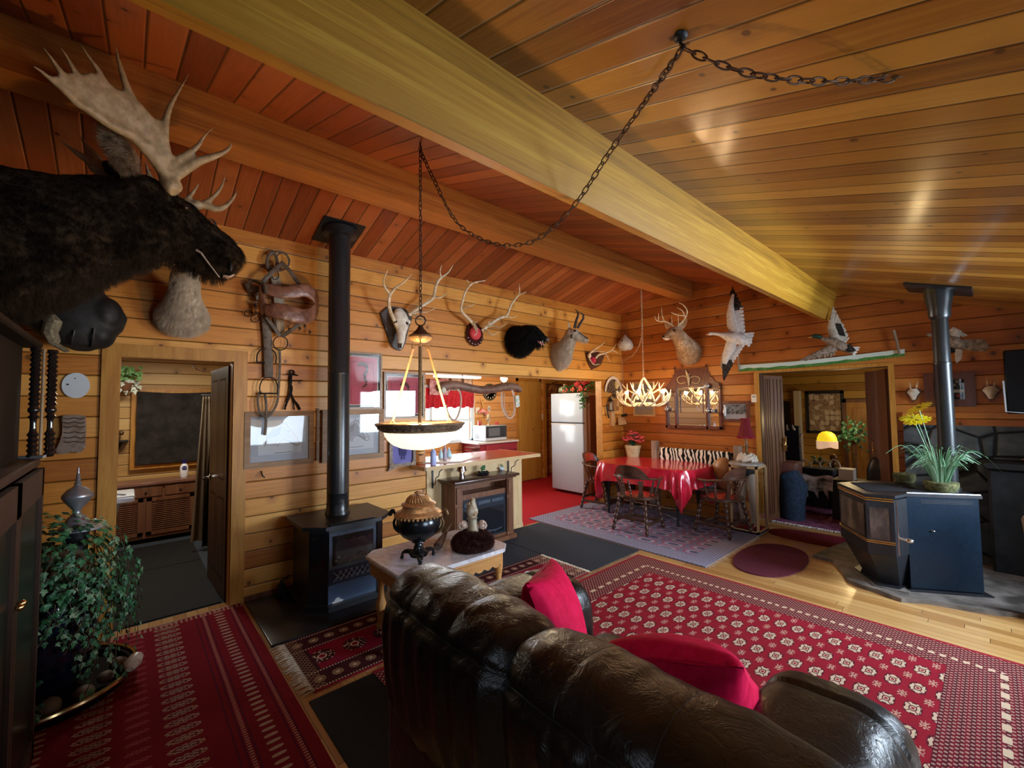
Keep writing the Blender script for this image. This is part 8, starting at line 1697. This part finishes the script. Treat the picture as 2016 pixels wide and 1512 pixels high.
# flowers on the pellet stove
def pot(name, lab, c, r):
    t = T(name, lab, 'potted grass', tuple(c)); mb = MB(); mb.lathe([(r*.75,0),(r*.95,.03),(r,.075),(r*.93,.08)],c,26); mb.rough(.006,40,1); o = part('moss_pot', mb, mottled('green brown moss', (.05,.06,.02),(.16,.15,.06), .95, 40, bump=.8), t); furhair(o, 1500, .010, .0009); return t
c = V(3.93,5.30,.842); t = pot('potted_grass', 'yellow daisies and long pale grass in a mossy pot on the pellet stove', c, .115); rnd = random.Random(9); g = [MB(), MB()]
for k in range(150):
    a = rnd.uniform(0,2*pi); ln = rnd.uniform(.20,.42); sp = rnd.uniform(.2,1.0); d = V(cos(a),sin(a),0); b0 = c+d*rnd.uniform(0,.05)+V(0,0,.06); P = [b0, b0+d*ln*.25*sp+V(0,0,ln*.5), b0+d*ln*.55*sp+V(0,0,ln*.80), b0+d*ln*.85*sp+V(0,0,ln*(.86-.25*sp))]
    if k % 9 == 0: P.append(P[-1]+d*.08+V(0,0,-.09))
    g[k%2].tube(smooth_path(P,1,3)[0],[.0032*(1-.8*i/((len(P)-1)*3)) for i in range((len(P)-1)*3+1)],4,flat=(1.6,.4))
for i in range(2): part('grass_blades', g[i], GRASSBLADE[i], t, kind='stuff')
yp = 4.95
for k, (a, b, nx) in enumerate(((1809,803,-.2),(1806,828,.1),(1797,823,.25))):
    r = ray(a,b); h = CAM+r*((5.05+.05*k-CAM.y)/r.y); n_ = (V(-.3+nx,-.35,.9)).normalized(); u = n_.orthogonal().normalized(); w2 = n_.cross(u); mb = MB()
    for j in range(15):
        an = 2*pi*j/15; d = u*cos(an)+w2*sin(an); mb.tube([h+d*.012,h+d*.05,h+d*.085,h+d*.098],[.007,.013,.011,.003],6,flat=(1,.2),up=n_)
    f = part('daisy', mb, YELLOW, t); mb = MB(); mb.ball(h+n_*.006,(.016,.016,.010),10,6); part('centre', mb, flat('dark yellow centre', (.30,.22,.03), .8), f); mb = MB(); mb.spline([c+V(0,0,.06),c.lerp(h,.5)+V(0,0,.05),h],.003,5,5); part('stem', mb, GRASSBLADE[0], f)
pot('moss_bowl', 'small empty mossy bowl on the stove top behind the grass pot', V(3.66,5.62,.842), .085)

# ------------------------------------------------------------------ far room behind the wide doorway
lf = bpy.data.objects.new('door_3', None); COL.objects.link(lf); lf['kind'] = 'structure'
def leaf(a, b): 
    a, b = V(a), V(b); d = (b-a).normalized(); n_ = Vector((-d.y,d.x,0)); mb = MB(); mb.poly([a+V(0,0,.01),b+V(0,0,.01),b+V(0,0,2.0),a+V(0,0,2.0)], n_*.035); struct('door_leaf', mb, BROWN, lf)
    for f in (.2,.5,.8): mb = MB(); q_ = a.lerp(b,f); mb.box(q_+V(-.006,-.006,.1),q_+V(.006,.006,1.95)); struct('flute', mb, DARKDOOR, lf)
leaf((2.18,6.50,0),(2.20,6.72,0)); leaf((2.20,6.72,0),(2.26,7.02,0)); leaf((3.48,6.52,0),(3.36,6.85,0)); leaf((3.36,6.86,0),(3.22,6.98,0))
for x, y in ((2.275,6.96),(3.26,6.93)): mb = MB(); mb.box((x-.02,y-.02,.93),(x+.02,y+.02,1.12),bev=.004); mb.ball((x,y-.03,1.02),.02,8,6); struct('handle', mb, BRASS, lf)
def yy(x, y, Y_): r = ray(x, y); return CAM+r*(Y_/r.y)
NAVY = mottled('navy black upholstery', (.008,.010,.022),(.018,.024,.05), .8, 14, bump=.4); HRN = mottled('cream horn', (.74,.68,.56),(.60,.52,.40), .4, 14)
t = T('horn_chair', 'high backed navy chair edged with white horns in the far room', 'chair', (2.15,7.9,0))
a, b = yy(1545,838,7.9), yy(1577,925,7.9); mb = MB(); mb.box((a.x,7.88,.25),(b.x,8.0,a.z-.0),bev=.02,seg=2); part('backrest', mb, NAVY, t); mb = MB(); mb.box((a.x-.3,7.45,.30),(b.x+.05,7.9,.52),bev=.03,seg=2); part('seat', mb, NAVY, t)
for x0, y0, x1, y1 in ((1551,846,1549,836),(1564,846,1560,836),(1548,862,1538,852),(1549,880,1537,868),(1575,860,1581,852),(1576,878,1580,872)): mb = MB(); P = [yy(x0,y0,7.87),yy((x0+x1)/2-1,(y0+y1)/2+1,7.84),yy(x1,y1,7.84)]; mb.tube(P,[.022,.016,.003],7); part('horn', mb, HRN, t)
for x in (-.2,.2): mb = MB(); mb.bar((b.x-.15+x,7.6,0),(b.x-.15+x,7.6,.3),.02); part('leg', mb, BLACK, t)
t = T('horn_settee', 'low navy settee with curved white horns over its back in the far room', 'settee', (2.75,7.9,0)); a, b = yy(1578,918,7.7), yy(1645,955,7.7); mb = MB(); mb.box((a.x,7.6,b.z+.12),(b.x,7.85,a.z-.0),bev=.03,seg=2); part('backrest', mb, NAVY, t)
for k in range(4): x = 1575+19*k; mb = MB(); P = [yy(x+2,912,7.6),yy(x+8,905,7.58),yy(x+18,910,7.58),yy(x+22,920,7.58)]; mb.tube(smooth_path(P,1,3)[0],.014,6); part('horn', mb, HRN, t)
mb = MB(); mb.box((a.x,7.35,.12),(b.x,7.7,b.z+.13),bev=.02); part('seat', mb, NAVY, t)
CW = mottled('black and white cowhide', (.78,.80,.82),(.015,.015,.018), .8, 5, spec=.1, detail=2.0); a = yy(1603,950,7.2); mb = MB(); mb.grid(16,12,lambda u,v: a+V(-.24+.46*u,-.05*v,.10-.20*v+.02*sin(u*9))); 
for s_ in (-.1,.02,.14): mb.tube([a+V(s_,-.05,-.08),a+V(s_+.03,-.06,-.2)],[.03,.006],6)
one('cowhide', mb, CW, 'black and white cowhide draped over the low settee in the far room', 'hide')
t = T('denim_ottoman', 'dark blue boot shaped ottoman just inside the wide doorway', 'ottoman', (2.36,6.85,0)); mb = MB(); mb.loft([((2.36,6.9,.01),.14,.14),((2.36,6.9,.25),.15,.15),((2.38,6.92,.45),.17,.16),((2.30,6.95,.62),.14,.12)],18,up=(0,1,0)); part('body', mb, mottled('dark denim', (.010,.022,.045),(.02,.04,.075), .9, 20), t); mb = MB(); mb.box((2.14,6.9,.56),(2.42,7.2,.78),bev=.03,seg=2); part('brown_pad', mb, leather('brown leather pad', (.10,.03,.02),(.16,.05,.035), .5,.1), t)
t = T('floor_lamp', 'lamp with glowing yellow domed shade and pale fringe in the far room', 'lamp', (2.47,8.4,0)); c = yy(1628,868,8.4); mb = MB(); mb.lathe([(.135,0),(.13,.05),(.105,.11),(.06,.145),(.01,.155)],c,24); part('shade', mb, emis('glowing yellow glass', (1,.68,.02), .62, (.8,.6,.05)), t)
mb = MB(); 
for k in range(60): an = 2*pi*k/60; p = c+V(.137*cos(an),.137*sin(an),0); L_ = .11+.02*sin(an*2); mb.tube([p,p-V(0,0,L_)],.007,4)
part('fringe', mb, emis('warm beaded fringe', (1,.66,.42), .30, (.8,.6,.45)), t, kind='stuff'); mb = MB(); x = yy(1616,890,8.4).x; mb.bar((x,8.4,.45),(x,8.4,c.z),.010); mb.lathe([(.12,0),(.1,.03),(.02,.05),(.02,.45)],(x,8.4,0),16); part('stem', mb, BRASS, t)
a, b = yy(1589,852,9.6), yy(1661,769,9.6); COLL = mottled('sepia photo collage', (.62,.50,.36),(.12,.07,.04), .5, 16, detail=5.0); saveWB = WB
t = T('collage_frame', 'large dark framed collage of small photos on the far room wall', 'picture', ((a.x+b.x)/2,9.59,a.z)); mb = MB(); f = .05
for p_ in (((a.x,9.56,a.z),(b.x,9.6,a.z+f)),((a.x,9.56,b.z-f),(b.x,9.6,b.z)),((a.x,9.56,a.z),(a.x+f,9.6,b.z)),((b.x-f,9.56,a.z),(b.x,9.6,b.z))): mb.box(*p_)
part('frame', mb, BLACK, t); mb = MB(); mb.box((a.x+f,9.585,a.z+f),(b.x-f,9.59,b.z-f)); part('backing', mb, COLL, t)
rnd = random.Random(6); SEP = [flat('sepia light', (.60,.46,.30), .6), flat('sepia mid', (.32,.19,.10), .6)]
for i in range(6):
    for j in range(7):
        x = a.x+f+.012+(b.x-a.x-2*f-.02)*i/6; z = a.z+f+.012+(b.z-a.z-2*f-.02)*j/7; mb = MB(); mb.box((x,9.580,z),(x+.055+rnd.random()*.015,9.585,z+.07)); part('snapshot', mb, SEP[rnd.random() > .5], t)
t = T('plant_stand', 'leafy dark plant on a tall twisted stand in the far room', 'plant', (2.85,8.8,0)); c = yy(1680,855,8.8); fo = MB(); rnd = random.Random(3)
for k in range(120): ivy_leaf(fo, c+V(rnd.gauss(0,.09),rnd.gauss(0,.06),rnd.gauss(0,.11)), V(rnd.uniform(-.5,.5),-1,rnd.uniform(-.2,.5)), .045, rnd)
part('leaves', fo, LEAF[1], t, ang=0); mb = MB(); mb.lathe([(.10,0),(.03,.05),(.035,.3),(.025,.6),(.03,c.z-.15),(.08,c.z-.1)],(c.x,8.8,0),14,flute=6,fd=.2); part('stand', mb, BRONZE, t)
pd = bpy.data.objects.new('door_4', None); COL.objects.link(pd); pd['kind'] = 'structure'; a = yy(1667,797,9.6).x; mb = MB(); mb.box((a,9.56,0),(a+.62,9.59,1.60)); struct('door_panel', mb, TRIM, pd); mb = MB(); mb.box((a-.06,9.55,0),(a,9.6,1.66)); mb.box((a+.62,9.55,0),(a+.68,9.6,1.66)); mb.box((a-.06,9.55,1.6),(a+.68,9.6,1.66)); struct('door_casing', mb, BROWN, pd)
for k in range(2): mb = MB(); mb.box((a+.08+.26*k,9.55,.2),(a+.28+.26*k,9.562,1.5),bev=.004); struct('door_field', mb, TRIM, pd)
mb = MB(); a = yy(1538,790,9.58); mb.box((a.x-.05,9.57,.3),(a.x+.14,9.595,a.z)); struct('window_6', mb, BLACK); mb = MB(); a, b = yy(1563,772,9.5), yy(1580,900,9.5); mb.box((a.x,9.45,0),(b.x,9.6,1.83)); struct('trim_10', mb, wood('pale post', (.50,.40,.24),(.60,.50,.32), .5, 2))
mb = MB(); mb.box((1.9,6.62,.001),(3.3,9.2,.012)); t = T('area_rug', 'purple patterned rug with white fringe inside the wide doorway', 'rug', (2.6,7.9,0)); part('pile', mb, mottled('purple patterned rug', (.16,.03,.08),(.30,.14,.24), .95, 30, bump=.3, spec=.1), t); mb = MB(); fringe(mb,(1.95,6.62,0),(3.3,6.62,0),(0,-1,0),150,.06,.003); part('fringe', mb, WHITE, t, kind='stuff')
t = T('black_chair', 'black rounded chair back showing behind the pellet stove', 'chair', (3.18,6.75,0)); c = yy(1738,950,6.85); mb = MB(); mb.loft([((c.x-.0,6.9,.62),.16,.05),((c.x,6.9,.78),.155,.05),((c.x,6.9,.90),.12,.045),((c.x,6.9,.955),.05,.02)],22,up=(0,1,0)); part('backrest', mb, flat('black leather', (.010,.010,.011), .3), t); mb = MB(); mb.box((c.x-.17,6.8,.42),(c.x+.17,7.15,.50),bev=.03,seg=2); part('seat', mb, BLACK, t)
for dx in (-.14,.14):
    for dy in (6.86,7.1): mb = MB(); mb.bar((c.x+dx,dy,.012),(c.x+dx,dy,.45),.014); part('leg', mb, BLACK, t)
mb = MB(); mb.bar((c.x-.1,6.9,.45),(c.x-.1,6.9,.66),.02); mb.bar((c.x+.1,6.9,.45),(c.x+.1,6.9,.66),.02); part('back_support', mb, BLACK, t)
t = T('side_figurine', 'small dark flower arrangement on a low black chest in the far room', 'figurine', (2.75,8.0,0)); a = yy(1640,915,8.0); mb = MB(); mb.box((a.x-.22,7.92,.012),(a.x+.22,8.15,a.z-.05),bev=.01); part('chest', mb, BLACK, t); mb = MB(); mb.ball(a+V(0,.05,.10),(.05,.05,.06),12,8); mb.ball(a+V(-.02,.05,.0),(.06,.05,.05),12,8); part('figure', mb, BRONZE, t); mb = MB()
for k in range(24): mb.ball(a+V(-.2+rnd.uniform(-.08,.08),.05,rnd.uniform(-.02,.10)),.018,6,4)
part('sprigs', mb, LEAF[0], t)
mb = MB(); a, b = yy(1658,940,7.4), yy(1680,935,7.4); mb.box((a.x-.02,7.3,.55),(a.x+.14,7.5,.70)); one('white_box', mb, WHITE, 'white box behind the corner of the pellet stove', 'box')
bm_ = MB(); bm_.box((a.x-.1,7.25,.012),(a.x+.3,7.6,.55)); one('low_chest', bm_, BLACK, 'low black chest under the white box', 'chest')
